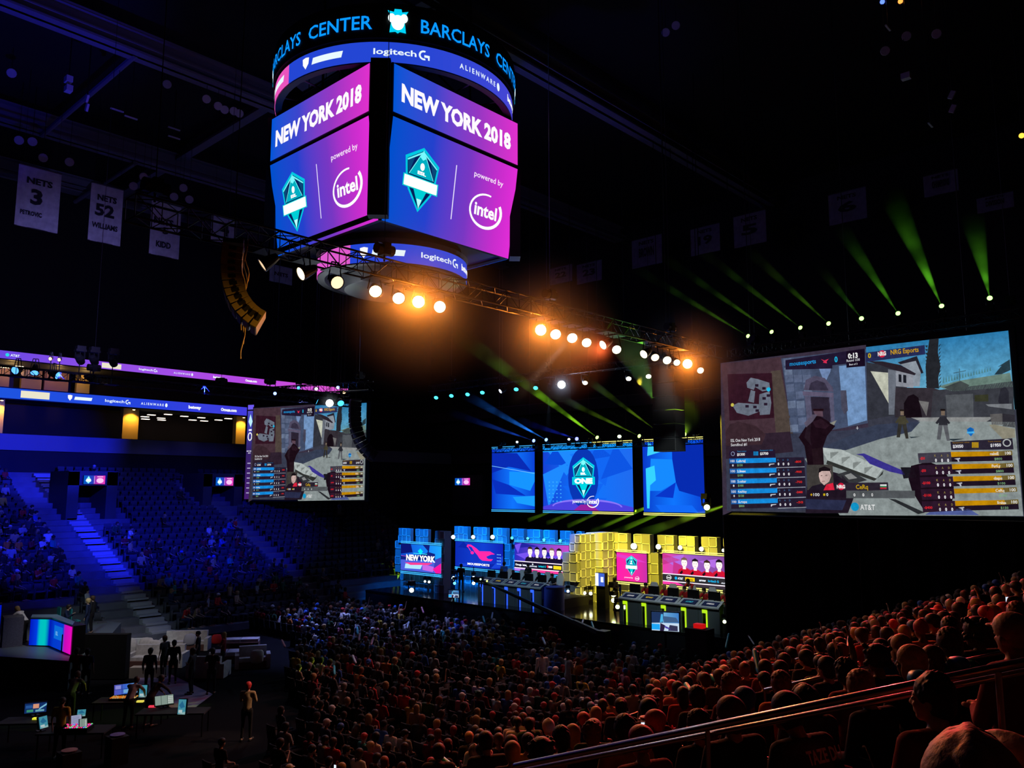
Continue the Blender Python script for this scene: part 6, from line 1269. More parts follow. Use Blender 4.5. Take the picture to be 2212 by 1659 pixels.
# ------------------------------------------------------------------ arena seats
ORNG = lambda: mat('seat_edge_rim_lit', (.95, .75, .55), .35)  # pale seat edge, colour raised to carry the orange rim light
def seat_parts():
    w = .46
    b = MB(); n = 8
    for i in range(n):
        x0, x1 = -w / 2 + w * i / n, -w / 2 + w * (i + 1) / n; f = lambda x: .10 - .9 * x * x * 1.4
        q = [(x0, -.30 + f(x0) - .12, .40), (x1, -.30 + f(x1) - .12, .40), (x1, -.36 + f(x1) - .12, .84), (x0, -.36 + f(x0) - .12, .84)]
        q2 = [(p[0], p[1] - .035, p[2]) for p in q]; q = [(p[0], -p[1] - .55, p[2]) for p in q]; q2 = [(p[0], -p[1] - .55, p[2]) for p in q2]
        q = [(p[0], -.30 + .35 * p[0] ** 2 * 1.2 - (.06 if p[2] > .6 else 0) - 0.0, p[2]) for p in q]; q2 = [(p[0], p[1] - .04, p[2]) for p in q]
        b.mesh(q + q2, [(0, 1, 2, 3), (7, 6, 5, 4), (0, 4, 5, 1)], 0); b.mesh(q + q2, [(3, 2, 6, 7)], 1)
        if i in (0, n - 1): b.mesh(q + q2, [(0, 3, 7, 4), (1, 5, 6, 2)], 0)
    p = MB(); p.box((0, -.06, .42), (.44, .42, .07), 0)
    f = MB()
    for s in (-1, 1): f.box((s * .255, -.12, .30), (.035, .30, .6)); f.box((s * .255, -.08, .615), (.05, .34, .03)); f.box((s * .255, -.12, .02), (.06, .36, .04))
    return f, b, p
SEATM = mat('seat_fabric', (.018, .018, .02), .5, noise=30)
_sf, _sb, _sp = seat_parts()
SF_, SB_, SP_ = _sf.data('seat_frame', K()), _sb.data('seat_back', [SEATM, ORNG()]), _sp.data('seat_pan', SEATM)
_all = MB(); _all.mesh(_sf.v, _sf.f, 0); 
for mm in (_sb, _sp):
    n0 = len(_all.v); _all.v += mm.v; _all.f += [tuple(i + n0 for i in f) for f in mm.f]; _all.m += mm.m; _all.c += mm.c
SALL_ = _all.data('seat_whole', [SEATM, ORNG()])
def seat(x, y, z, heading, parts, label, group):
    if parts:
        o = bpy.data.objects.new('arena_seat', SF_); sc.collection.objects.link(o); kid('backrest', SB_, o, (1, 1, 1)); kid('seat_pan', SP_, o, (1, 1, 1))
    else: o = bpy.data.objects.new('arena_seat', SALL_); sc.collection.objects.link(o)
    o.location = (x, y, z); o.rotation_euler = (0, 0, heading - math.pi / 2); tag(o, label, 'seat', group); return o
def merge_instances(name, items, mats, label, cat, colors=None):
    """one uncountable mass of far-off things: items = [(mesh, 4x4 matrix, colour)]"""
    VV, FF, CC, MM = [], [], [], []; base = 0; cache = {}
    for me, M_, col in items:
        if me.name not in cache:
            v = np.empty(len(me.vertices) * 3); me.vertices.foreach_get('co', v); me.calc_loop_triangles(); t = np.empty(len(me.loop_triangles) * 3, dtype=np.int64); me.loop_triangles.foreach_get('vertices', t); cache[me.name] = (v.reshape(-1, 3), t.reshape(-1, 3))
        v, t = cache[me.name]; A = np.array(M_); VV.append(v @ A[:3, :3].T + A[:3, 3]); FF.append(t + base); base += len(v); CC.append(np.tile(np.array([*col, 1.0]), (len(t) * 3, 1)))
    V_, F_, C_ = np.concatenate(VV), np.concatenate(FF), np.concatenate(CC); me = bpy.data.meshes.new(name); me.vertices.add(len(V_)); me.vertices.foreach_set('co', V_.ravel()); me.loops.add(len(F_) * 3); me.loops.foreach_set('vertex_index', F_.ravel())
    me.polygons.add(len(F_)); me.polygons.foreach_set('loop_start', np.arange(0, len(F_) * 3, 3)); me.polygons.foreach_set('loop_total', np.full(len(F_), 3)); me.update(calc_edges=True)
    at = me.color_attributes.new('Col', 'FLOAT_COLOR', 'CORNER'); at.data.foreach_set('color', C_.ravel()); me.materials.append(mats); me.polygons.foreach_set('use_smooth', [True] * len(F_))
    o = bpy.data.objects.new(name, me); sc.collection.objects.link(o); o['kind'] = 'stuff'; o['label'] = label; o['category'] = cat; return o
# ------------------------------------------------------------------ audience
rnd = random.Random(77)
PI = math.pi
def near_at(px, py, up=1.28):
    """where a ray meets the level of seated heads above the near stand, snapped to a seat row"""
    d = ray(px, py); t = (6.15 + up - 8.0) / (d.z + .36 * d.y) if abs(d.z + .36 * d.y) > 1e-6 else 10
    y = t * d.y; 
    if y > 16.6 or t < 0: t = (up - 8.0) / d.z; return Vector((t * d.x, t * d.y, 0)), False
    z, yr = row_z(y); return Vector((yr * d.x / d.y, yr, z)), True
TAKEN = [Vector((CRANE.x + i * .5, CRANE.y + j * .5, 0)) for i in range(-2, 4) for j in range(-4, 3)]
PX1, PX2 = hit(202, 1036, b=58).x, hit(483, 1040, b=60).x
def far_blocked(x, yy): return (x > 32.5 and yy < 48.3) or (x < 17 and yy < 48.8) or (abs(x - PX1) < 2.6 and 56.5 < yy < 62.2) or (abs(x - PX2) < 2.6 and 58.5 < yy < 64.2)
HERO = [ # px, py, hair style, hair colour, shirt, shirt style, pose, label
 (2181, 1400, 'cap', 'tan', 'maroon', 'long', 'sit_fold', 'man in a plain tan cap seen just above the near handrail end', 1.12),
 (2140, 1562, 'hood', 'tan', 'tan', 'hood', 'sit_r', 'person with a raised olive brown hood low in the corner of the picture', 1.05),
 (2196, 1500, 'hood', 'tan', 'tan', 'hood', 'sit', 'person in a dark yellow hooded top between the tan cap and the raised hood', 1.0),
 (2034, 1530, 'curly', 'dark brown', 'maroon', 'tee', 'sit_l', 'person with dark red curly hair beside the raised hood', 1.0),
 (1691, 1488, 'fade', 'ginger', 'orange', 'tee', 'sit', 'red lit person with a swept quiff just above the near handrail', 1.0),
 (1744, 1500, 'hood', 'black', 'dark grey', 'hood', 'sit', 'person in a dark hood leaning beside the swept quiff', .95),
 (1780, 1560, 'crop', 'black', 'dark grey', 'long', 'sit_fwd', 'person bending forward in the dark top lettered TAZE', 1.0),
 (1901, 1436, 'afro', 'black', 'black', 'tee', 'sit', 'person with big dark round hair in front of the blue inflatable stick', 1.0),
 (1840, 1462, 'curly', 'dark brown', 'maroon', 'tee', 'sit_r', 'person with pink lit dark curls below the big round hair', 1.0),
 (1744, 1414, 'short', 'black', 'black', 'long', 'sit_l', 'person with a red rimmed dark head by the short second handrail', 1.0),
 (1697, 1428, 'short', 'dark brown', 'black', 'tee', 'sit', 'dark haired person at the end of the short second handrail', 1.0),
 (1655, 1441, 'short', 'brown', 'maroon', 'tee', 'sit', 'brown haired person with lit neck over the short second handrail', 1.0),
 (1614, 1447, 'fade', 'ginger', 'maroon', 'tee', 'sit_r', 'orange lit head beside the upright blue inflatable stick', 1.0),
 (1744, 1382, 'crop', 'blond', 'orange', 'tee', 'sit', 'person with bright cropped hair in an orange shirt below the man in the vest', 1.0),
 (1705, 1366, 'short', 'brown', 'white', 'tee', 'sit', 'person in a white top with brown hair before the man in the vest', 1.0),
 (1849, 1352, 'short', 'brown', 'white', 'tee', 'sit_l', 'person in a white top beside the upright pale inflatable stick', 1.0),
 (1993, 1357, 'beanie', 'maroon', 'orange', 'long', 'sit', 'person in a dark knit hat with an orange collar line below the red hat', 1.0),
 (1921, 1336, 'crop', 'dark brown', 'dark grey', 'tee', 'sit', 'dark cropped head just up the rows from the blue inflatable stick', 1.0),
 (1918, 1364, 'long', 'dark brown', 'maroon', 'tee', 'sit', 'long haired person before the pair of dark heads under the far curtain', 1.0),
 (2030, 1318, 'wide', 'red', 'red', 'tee', 'sit', 'person wearing a wide brimmed red hat high in the near stand', 1.0),
 (2056, 1344, 'short', 'black', 'black', 'tee', 'sit', 'dark head directly below the wide brimmed red hat', 1.0),
 (2120, 1362, 'afro', 'dark brown', 'black', 'long', 'sit_l', 'large dark haired head before the tan cap', 1.0),
 (2070, 1368, 'short', 'brown', 'teal', 'tee', 'sit_phone', 'person in a teal shirt before the large dark haired head', 1.0),
 (2204, 1346, 'short', 'ginger', 'maroon', 'tee', 'sit', 'red lit head up at the picture edge over the tan cap', 1.0),
 (1115, 1516, 'hood', 'red', 'red', 'hood', 'sit', 'person with a raised bright red hood among the empty seats', 1.0),
 (1140, 1522, 'hood', 'black', 'black', 'hood', 'sit', 'black hooded person beside the bright red hood', 1.0),
 (1173, 1523, 'capback', 'red', 'dark grey', 'tee', 'sit', 'person in a pinkish red cap past the black hood', 1.0),
 (1113, 1543, 'crop', 'ginger', 'pink', 'tee', 'sit', 'red lit cropped head directly below the bright red hood', 1.0),
 (1143, 1560, 'short', 'black', 'dark green', 'hood', 'sit', 'dark haired person in a dark green jacket below the bright red hood', 1.0),
 (1186, 1572, 'beanie', 'white', 'red', 'long', 'sit', 'person in a pale knit hat and red jacket before the empty seats', 1.0),
 (1215, 1592, 'short', 'black', 'tan', 'tee', 'sit', 'black haired person in a pale pinkish shirt beside the pale knit hat', 1.0),
 (1262, 1556, 'cap', 'red', 'blue', 'long', 'sit', 'person in a red cap directly behind the orange curls', 1.0),
 (1285, 1592, 'curly', 'ginger', 'navy', 'tee', 'sit_phone', 'person with bright orange curls looking at a phone', 1.0),
 (1353, 1578, 'short', 'black', 'tan', 'tee', 'sit', 'broad black haired person between the orange curls and the handrail', 1.02),
 (1171, 1630, 'afro', 'black', 'black', 'long', 'sit', 'black silhouetted head with full hair near the bottom of the handrail', 1.0),
 (1320, 1508, 'short', 'black', 'tan', 'tee', 'sit_l', 'dark haired person in a reddish tan shirt beside the grey striped back', 1.0),
 (1270, 1514, 'long', 'black', 'dark green', 'long', 'sit', 'dark silhouetted person right behind the rows of empty seats', 1.0),
 (1340, 1482, 'cap', 'red', 'black', 'tee', 'sit', 'person in a red cap two rows down from the grey striped back', 1.0),
 (1368, 1486, 'fade', 'black', 'light grey', 'tee', 'sit', 'person in a grey shirt with a dark stripe across the back', 1.0),
 (1404, 1524, 'afro', 'black', 'black', 'tee', 'sit', 'black full haired head beside the grey striped back', 1.0),
 (1378, 1471, 'capback', 'maroon', 'dark grey', 'tee', 'sit_r', 'person in a dark red backward cap before the grey striped back', 1.0),
 (1401, 1448, 'short', 'ginger', 'orange', 'tee', 'sit', 'orange lit haired head in the middle of the near stand', 1.0),
 (1421, 1443, 'short', 'brown', 'maroon', 'tee', 'sit', 'brown haired head next to the orange lit haired head', 1.0),
 (1442, 1441, 'cap', 'red', 'navy', 'tee', 'sit', 'person in a red topped cap and navy shirt in the middle of the near stand', 1.0),
 (1472, 1451, 'fade', 'brown', 'tan', 'tee', 'sit', 'red lit person in a tan shirt past the navy shirt', 1.0),
 (1495, 1461, 'crop', 'ginger', 'maroon', 'tee', 'sit_l', 'orange skinned cropped head beside the tan shirt', 1.0),
 (1421, 1497, 'long', 'ginger', 'black', 'tee', 'sit', 'person with long orange lit hair two rows behind the grey striped back', 1.0),
 (1508, 1508, 'short', 'black', 'black', 'long', 'sit', 'black haired silhouette beside the long orange lit hair', 1.0),
 (1525, 1469, 'short', 'dark brown', 'black', 'tee', 'sit', 'dark haired head under the teal inflatable stick', 1.0),
 (1563, 1422, 'cap', 'black', 'tan', 'tee', 'sit', 'broad person in a tan shirt with a dark red edged cap', 1.05),
 (1586, 1490, 'short', 'ginger', 'maroon', 'tee', 'sit_l', 'person with bright orange lit hair next to the blue cap', 1.05),
 (1586, 1545, 'crop', 'ginger', 'black', 'tee', 'sit', 'large cropped head lit orange above the near handrail', 1.05),
 (1614, 1512, 'cap', 'blue', 'dark grey', 'tee', 'sit', 'person in a wide blue cap over the orange lit cropped head', 1.0),
 (1654, 1438, 'long', 'black', 'maroon', 'tee', 'sit', 'long black haired head behind the upright blue inflatable stick', 1.0),
 (1391, 1608, 'capback', 'red', 'maroon', 'tee', 'sit', 'person in a red orange cap just above the near handrail', 1.0),
 (1505, 1420, 'short', 'dark brown', 'red', 'long', 'sit', 'person in a red jacket far down the near stand', 1.0),
 (1063, 1600, 'crop', 'black', 'dark grey', 'long', 'sit_fwd', 'big dark head and shoulders low in the middle of the picture', 1.08),
 (1025, 1574, 'crop', 'grey', 'light grey', 'tee', 'sit', 'grey haired person beside the big dark shoulders', 1.0),
 (797, 1610, 'capback', 'tan', 'maroon', 'tee', 'sit_r', 'person in a tan cap low in the picture by the dark production area', 1.0),
 (831, 1643, 'crop', 'ginger', 'orange', 'tee', 'sit', 'orange lit bald looking head at the bottom edge', 1.0),
 (944, 1582, 'long', 'ginger', 'maroon', 'tee', 'sit', 'long red lit hair over the teal stick at the bottom edge', 1.0),
 (976, 1576, 'short', 'maroon', 'black', 'tee', 'sit_l', 'dark red lit head beside the grey haired person', 1.0),
 (808, 1540, 'short', 'brown', 'red', 'tee', 'sit', 'person in a bright red shirt looking down in the lower crowd', 1.0),
 (724, 1511, 'crop', 'brown', 'dark green', 'tee', 'sit_l', 'cropped head in a green shirt at the dark aisle edge', 1.0),
 (748, 1514, 'beanie', 'tan', 'black', 'hood', 'sit', 'person in a bright knit hat at the dark aisle edge', 1.0),
 (742, 1481, 'short', 'grey', 'light grey', 'tee', 'sit', 'grey haired person one row before the bright knit hat', 1.0),
 (886, 1517, 'short', 'brown', 'yellow', 'tee', 'sit_phone', 'person in a yellowish shirt holding up a phone in the lower crowd', 1.0),
 (1032, 1500, 'afro', 'dark green', 'navy', 'tee', 'sit', 'person with greenish lit full hair before the raised red hood', 1.0)]
HC['dark green'] = (.02, .09, .05)  # greenish light put into the colour of one head of hair
HERO_OBJ = {}
for h in HERO:
    px, py, hs, hc, sh, ss, ps, lb_, scl = h; p, ok = near_at(px, py, 1.28 * scl)
    hd = math.radians(62 + rnd.uniform(-8, 10)) if ok else rnd.uniform(-.15, .3)
    fine = p.length < 15 or True if (p - Vector((0, 0, 0))).xy.length < 13 else False
    o = person(p, hd, ps, COL[sh], hs, HC.get(hc, COL.get(hc)), COL['navy'] if rnd.random() < .5 else COL['black'], SKIN[rnd.randrange(5) if hs != 'afro' else 3], lb_, None, ss, fine, scl)
    TAKEN.append(p); HERO_OBJ[(px, py)] = o
# lettering on the bent back
jo = HERO_OBJ[(1780, 1560)]; J = getpose('sit_fwd'); c = J['chest'] + J['sd'] * .06
bn = Vector((0, -math.cos(.38), math.sin(.38))); P = Pic(c + bn * .156 + Vector((-.15, 0, 0)) - J['sd'] * .02, (.30, 0, 0), J['sd'] * .08, bn, .004); P.text('TAZE DU', 0, 0, 1, (.5, .45, .45), 1, 'l', .03, 1.0)
P.mb.c = [[(.95, .85, .85)] * len(c_) for c_ in P.mb.c]; me = P.mb.data('lettering', attr_mat('jersey_print')); o = bpy.data.objects.new('lettering', me); sc.collection.objects.link(o); o.parent = jo; o['label'] = 'pale lettering on the back'
# standing people and people with a job
def stand_at(px, py_feet, z=0, D=None, **k):
    return hit(px, py_feet, z=z) if D is None else Vector((*hit(px, 900, D=D).xy, z))
H_AWAY = math.atan2(FWD.y, FWD.x)
def P_(p, hd, key, sh, hs, hc, pc, sk, lb_, ss='tee', fine=False, scl=1.0, grp=None): return person(p, hd, key, COL[sh], hs, HC.get(hc, COL.get(hc)), COL[pc], SKIN[sk], lb_, grp, ss, fine, scl, True)
p = hit(1172, 1512, z=0); P_(p, H_AWAY + .5, 'walk', 'white', 'cap', 'black', 'black', 1, 'person in a white patterned shirt and dark cap walking through the crowd', 'long', scl=1.05); TAKEN.append(p)
p = hit(1227, 1512, z=0); P_(p, -.3, 'stand_phone', 'light grey', 'long', 'brown', 'light grey', 0, 'woman in a pale top standing sideways in the crowd aisle', 'tee'); TAKEN.append(p)
pz, ok = near_at(1755, 1375, .1); P_(Vector((pz.x, pz.y, pz.z)), 1.9, 'stand', 'white', 'capback', 'black', 'black', 1, 'usher with white sleeves standing at the edge of the near stand', 'tee')
ck = HERO_OBJ and None
p = hit(531, 1601, z=0); P_(p, H_AWAY, 'stand_phone', 'tan', 'crop', 'red', 'black', 0, 'person in a loose pale shirt standing with the back turned by the production desks', 'long', scl=1.03); TAKEN.append(p)
for (px, pf, key, sh, hs, hd, lb_, z) in [(996, 1271, 'stand', 'black', 'short', H_AWAY - .2, 'dark silhouette standing before the mouse logo screen', SZ), (1089, 1262, 'stand', 'blue', 'short', .2, 'person in a blue lettered shirt standing behind the first blue desk', SZ + .4), (1141, 1264, 'stand_fold', 'black', 'cap', PI, 'person in a black shirt standing behind the middle blue desk', SZ + .4),
        (1210, 1292, 'stand', 'dark green', 'short', PI + .5, 'dark standing figure just beside the divider tower', SZ), (1328, 1299, 'stand_fold', 'black', 'crop', -.9, 'stage hand in black standing beside the pink emblem screen', SZ), (1499, 1304, 'stand_lean', 'red', 'short', PI - .2, 'coach in a red jersey leaning over the fourth yellow desk', SZ + .5)]:
    a = {996: 37.2, 1089: 36.9, 1141: 36.9, 1210: 37.8, 1328: 37.4, 1499: 36.9}[px]; q = hit(px, 1250, a=a); P_(Vector((q.x, q.y, z)), hd, key, sh, hs, 'black', 'black', 1, lb_, 'tee')
for (x, y, side, o_) in PLAY:
    sh = 'black' if side == 'blue' else 'red'; P_(Vector((x, y, SZ + .5)), PI + rnd.uniform(-.15, .15), 'play', sh, ['short', 'capback', 'crop', 'fade', 'short'][int(y * 7) % 5], ['black', 'brown', 'dark brown', 'blond', 'black'][int(y * 5) % 5], 'black', int(y * 3) % 3,
       '%s shirted player seated at the %s desk of the %s row' % ('dark' if side == 'blue' else 'red', o_, side))
for (px, pf, key, sh, hs, hc, hd, lb_, ss) in [(372, 1478, 'stand', 'black', 'short', 'black', 1.2, 'tall person in black standing between the sofas and the desks', 'long'), (320, 1500, 'stand', 'navy', 'short', 'black', .9, 'dark clad person standing behind the wide dark panel end', 'long'), (412, 1500, 'stand_fold', 'dark grey', 'short', 'brown', 2.2, 'person in dark jeans standing before the white sofa', 'tee'),
        (352, 1465, 'stand', 'dark grey', 'short', 'brown', 1.9, 'person with lit face standing beside the pale cushions', 'tee'), (425, 1452, 'stand', 'black', 'capback', 'black', 2.5, 'person in black standing at the far side of the sofas', 'tee'), (480, 1455, 'stand_fold', 'maroon', 'long', 'blond', 2.4, 'long fair haired person leaning by the white sofa', 'tee'),
        (148, 1560, 'stand_lean', 'dark grey', 'short', 'brown', .8, 'technician bending over the colourful mixing desk', 'tee'), (275, 1575, 'stand_lean', 'light grey', 'crop', 'brown', .7, 'technician in a grey shirt bending over the orange lit desk', 'long'), (320, 1570, 'stand_lean', 'dark grey', 'short', 'dark brown', .3, 'technician reaching over the desk beside the grey shirted one', 'long'),
        (160, 1500, 'stand', 'maroon', 'short', 'brown', .9, 'pair member in dark red standing under the anchor platform', 'tee'), (183, 1502, 'stand', 'navy', 'short', 'black', .9, 'pair member in navy standing under the anchor platform', 'tee'), (455, 1500, 'stand_fold', 'black', 'short', 'dark brown', 1.0, 'person in black at the corner of the patterned rug', 'tee')]:
    q = hit(px, pf, z=0); P_(q, hd, key, sh, hs, hc, 'black', rnd.randrange(3), lb_, ss); TAKEN.append(q)
# ---- rows of the audience
cand = []
def free(p, r=.44): return all((p.x - q.x) ** 2 + (p.y - q.y) ** 2 > r * r for q in TAKEN[:len(TAKEN)])
SEATS = []
AISLES = (4.9, 10.2, 16.4, 23.0)
for i, y in enumerate(ROWN[:18]):
    z = tread_near(y); x = -.3
    while x < 32.2:
        x += .56
        if any(abs(x - a) < .62 for a in AISLES): continue
        hx, hy, f = project((x, y, z + 1.25)); bx, by, f2 = project((x, y, z + .85))
        if f < 1 or hx < -40 or hx > 2260 or by > 1700: continue
        SEATS.append((f, x, y, z, hx, hy)); dens = .62
        if 1180 < hx < 1345 and 1468 < hy < 1590: dens = .18
        elif 1000 < hx < 1400 and 1450 < hy < 1620: dens = .28
        elif 920 < hx < 1180 and hy > 1540: dens = .34
        elif hx > 1600 and hy > 1470: dens = .25
        if hx < 930 and hy > 1560: dens *= .35
        if rnd.random() < dens and f > 4.4 and free(Vector((x, y, 0)), .50): cand.append((f, Vector((x + rnd.uniform(-.04, .04), y, z)), math.radians(58 + rnd.uniform(-16, 16)), hx, hy, 'near'))
for i in range(25):
    x = 8.6 + i * .98
    if x > 31.5: break
    y = 15.6
    while y < 43.4:
        y += .58
        if 24.4 < y < 25.8 or 33.9 < y < 35.1: continue
        hx, hy, f = project((x, y, 1.25))
        if hx < 0 or hx > 1640 or hy > 1700: continue
        if hx < 640 and hy < 1440 and (hy > 1395 or x < 25): continue
        if hy > 1440 and (hx < 470 or 490 < hx < 590 and hy < 1645 or (hx < 660 and rnd.random() < .6)): continue
        if hy > 1440 and hx > 570 and rnd.random() < .12: continue
        p = Vector((x, y + rnd.uniform(-.06, .06), 0))
        if rnd.random() < .84 and free(p): cand.append((f, p, rnd.uniform(-.25, .3), hx, hy, 'floor'))
for i in range(25):
    yy = FZ + .9 + .85 * i; z = .42 * (yy - FZ); x = 0
    if yy > 65.4: break
    while x < 44:
        x += .6
        if 17.6 < x < 21.4 or 30.6 < x < 32.2 or far_blocked(x, yy): continue
        hx, hy, f = project((x, yy, z + 1.25))
        if hx < -30 or hx > 1000: continue
        dn = (.72 if i < 18 else .3) if x < 17.6 else ((.42 if i < 10 else .12) if x < 31 else (.3 if i < 6 else .05))
        if hy < 1090: dn *= .3
        if rnd.random() < dn: cand.append((f, Vector((x, yy, z)), -PI / 2 + rnd.uniform(.1, .9), hx, hy, 'far'))
cand.sort(key=lambda c: c[0])
NMAX = max(0, 296 - NP_)
print('audience', len(cand), 'individual', NMAX)
SHW = ['black'] * 13 + ['dark grey'] * 8 + ['navy'] * 4 + ['light grey'] * 4 + ['white'] * 5 + ['red'] * 4 + ['maroon'] * 3 + ['tan'] * 3 + ['blue'] * 2 + ['teal', 'pink', 'orange', 'yellow', 'dark green', 'dark green', 'purple']
HWS = [('short', 'black'), ('short', 'brown'), ('short', 'dark brown'), ('crop', 'black'), ('crop', 'brown'), ('fade', 'black'), ('short', 'blond'), ('cap', 'black'), ('cap', 'red'), ('capback', 'black'), ('long', 'dark brown'), ('long', 'blond'), ('curly', 'brown'), ('curly', 'black'), ('pony', 'brown'), ('bun', 'black'), ('beanie', 'grey'), ('short', 'ginger'), ('cap', 'white'), ('capback', 'blue')]
HT = {'short': '{} hair', 'crop': 'cropped {} hair', 'fade': '{} faded hair', 'cap': '{} cap', 'capback': 'backward {} cap', 'long': 'long {} hair', 'curly': 'curly {} hair', 'pony': '{} ponytail', 'bun': '{} hair bun', 'beanie': '{} knit hat'}
def place_words(hx, hy):
    cols = [(640, 'by the sofas'), (790, 'below blue wing wall'), (900, 'below the wing screen'), (1000, 'below mouse logo screen'), (1110, 'below the first blue desks'), (1220, 'below the last blue desks'), (1310, 'below the divider tower'), (1400, 'below the pink emblem screen'), (1560, 'below the yellow desks'), (1700, 'below giant screen edge'), (1860, 'below giant screen middle'), (2300, 'below far screen edge')]
    c = next(w_ for lim, w_ in cols if hx < lim); r_ = 'near stage' if hy < 1340 else ('deep crowd' if hy < 1400 else ('mid crowd' if hy < 1460 else ('lower crowd' if hy < 1540 else 'bottom edge')))
    return c + ', ' + r_
used_l = set(); phones = 0
for (f, p, hd, hx, hy, zone) in cand[:NMAX]:
    for _ in range(60):
        sh = rnd.choice(SHW); hs, hc = rnd.choice(HWS); ss = rnd.choice(['tee', 'tee', 'tee', 'long', 'hood']); lb_ = 'person in %s %s and %s, %s' % (sh, {'tee': 'shirt', 'long': 'jacket', 'hood': 'hoodie'}[ss], HT[hs].format(hc), place_words(hx, hy))
        if lb_ not in used_l: break
    used_l.add(lb_)
    key = rnd.choice(['sit', 'sit', 'sit_l', 'sit_r', 'sit_fwd', 'sit_fold', 'sit_phone', 'sit_up' if rnd.random() < .3 else 'sit'])
    person(p, hd, key, COL[sh], hs, HC.get(hc, COL.get(hc)), COL['navy'] if rnd.random() < .5 else COL['black'], rnd.choice(SKIN), lb_, None, ss, f < 9, rnd.uniform(.94, 1.05)); TAKEN.append(p)
    if key == 'sit_phone' and phones < 16:
        phones += 1; R_ = Matrix.Rotation(hd - PI / 2, 3, 'Z'); c_ = p + R_ @ Vector((0, .35, 1.02)); m = MB(); m.box(c_, (.075, .012, .15), 1, R_); m.box(c_ - R_ @ Vector((0, .008, 0)), (.066, .006, .135), 0, R_); tag(m.build('smartphone', [mat('phone_glow', emit=(.7, .8, 1), es=1.2), K()]), 'lit phone of ' + lb_.split(', ')[0] + ' ' + place_words(hx, hy).split(', ')[0], 'phone')
# everyone further off, past the three hundred nearest: one mass per block
items = {'floor': [], 'far': [], 'near': []}
for (f, p, hd, hx, hy, zone) in cand[NMAX:]:
    key = rnd.choice(['sit', 'sit_l', 'sit_fwd', 'sit_fold', 'sit_phone', 'sit_up' if rnd.random() < .25 else 'sit']); J = getpose(key); sh = COL[rnd.choice(SHW)]; hs, hc = rnd.choice(HWS); ss = rnd.choice(['tee', 'tee', 'long'])
    M_ = Matrix.Translation(p) @ Matrix.Rotation(hd - PI / 2, 4, 'Z') @ Matrix.Scale(rnd.uniform(.94, 1.06), 4)
    sk = rnd.choice(SKIN); pc = COL['navy'] if rnd.random() < .5 else COL['black']
    items[zone] += [(part_mesh('body', key, J, '', False), M_, sk), (part_mesh('shirt', key, J, ss, False), M_, sh), (part_mesh('pants', key, J, '', False), M_, pc), (part_mesh('hair', key, J, hs, False), M_, HC.get(hc, COL.get(hc)))]
am = attr_mat('crowd_colours')
for zone, lb_ in (('floor', 'distant crowd seated on the arena floor in front of the stage'), ('far', 'blue lit crowd seated across the far stand'), ('near', 'distant end of the crowd in the near stand by the curtain')):
    if items[zone]: merge_instances('seated_crowd', items[zone], am, lb_, 'crowd')
# seats of the near stand
SEATS.sort(key=lambda s: s[0])
occ = lambda x, y: any(abs(x - q.x) < .30 and abs(y - q.y) < .3 for q in TAKEN)
vis = [s for s in SEATS if s[0] > 2.2]
for k, (f, x, y, z, hx, hy) in enumerate(vis[:296]):
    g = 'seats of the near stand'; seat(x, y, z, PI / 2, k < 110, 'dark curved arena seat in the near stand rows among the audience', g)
rest = [(SALL_, Matrix.Translation((x, y, z)), (.02, .02, .022)) for (f, x, y, z, hx, hy) in vis[296:]]
if rest: merge_instances('arena_seating', rest, attr_mat('seat_colours'), 'far rows of dark arena seats at the curtain end of the near stand', 'seating')
# far stand and floor chairs as seating
fs = []
for i in range(25):
    yy = FZ + .9 + .85 * i; z = .42 * (yy - FZ); x = 0
    if yy > 65.6: break
    while x < 44:
        x += .6
        if 17.6 < x < 21.4 or 30.6 < x < 32.2 or far_blocked(x, yy): continue
        hx, hy, f = project((x, yy, z + .8))
        if hx < -30: continue
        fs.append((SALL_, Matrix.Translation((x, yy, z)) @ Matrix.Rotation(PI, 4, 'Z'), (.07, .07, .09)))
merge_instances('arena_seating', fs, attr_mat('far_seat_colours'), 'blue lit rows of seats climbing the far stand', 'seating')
fs = [(SALL_, Matrix.Translation((p.x - .02, p.y, 0)) @ Matrix.Rotation(-PI / 2, 4, 'Z'), (.02, .02, .022)) for (f, p, hd, hx, hy, zone) in cand if zone == 'floor']
merge_instances('floor_seating', fs, MATS['seat_colours'], 'rows of dark folding chairs on the arena floor under the crowd', 'seating')
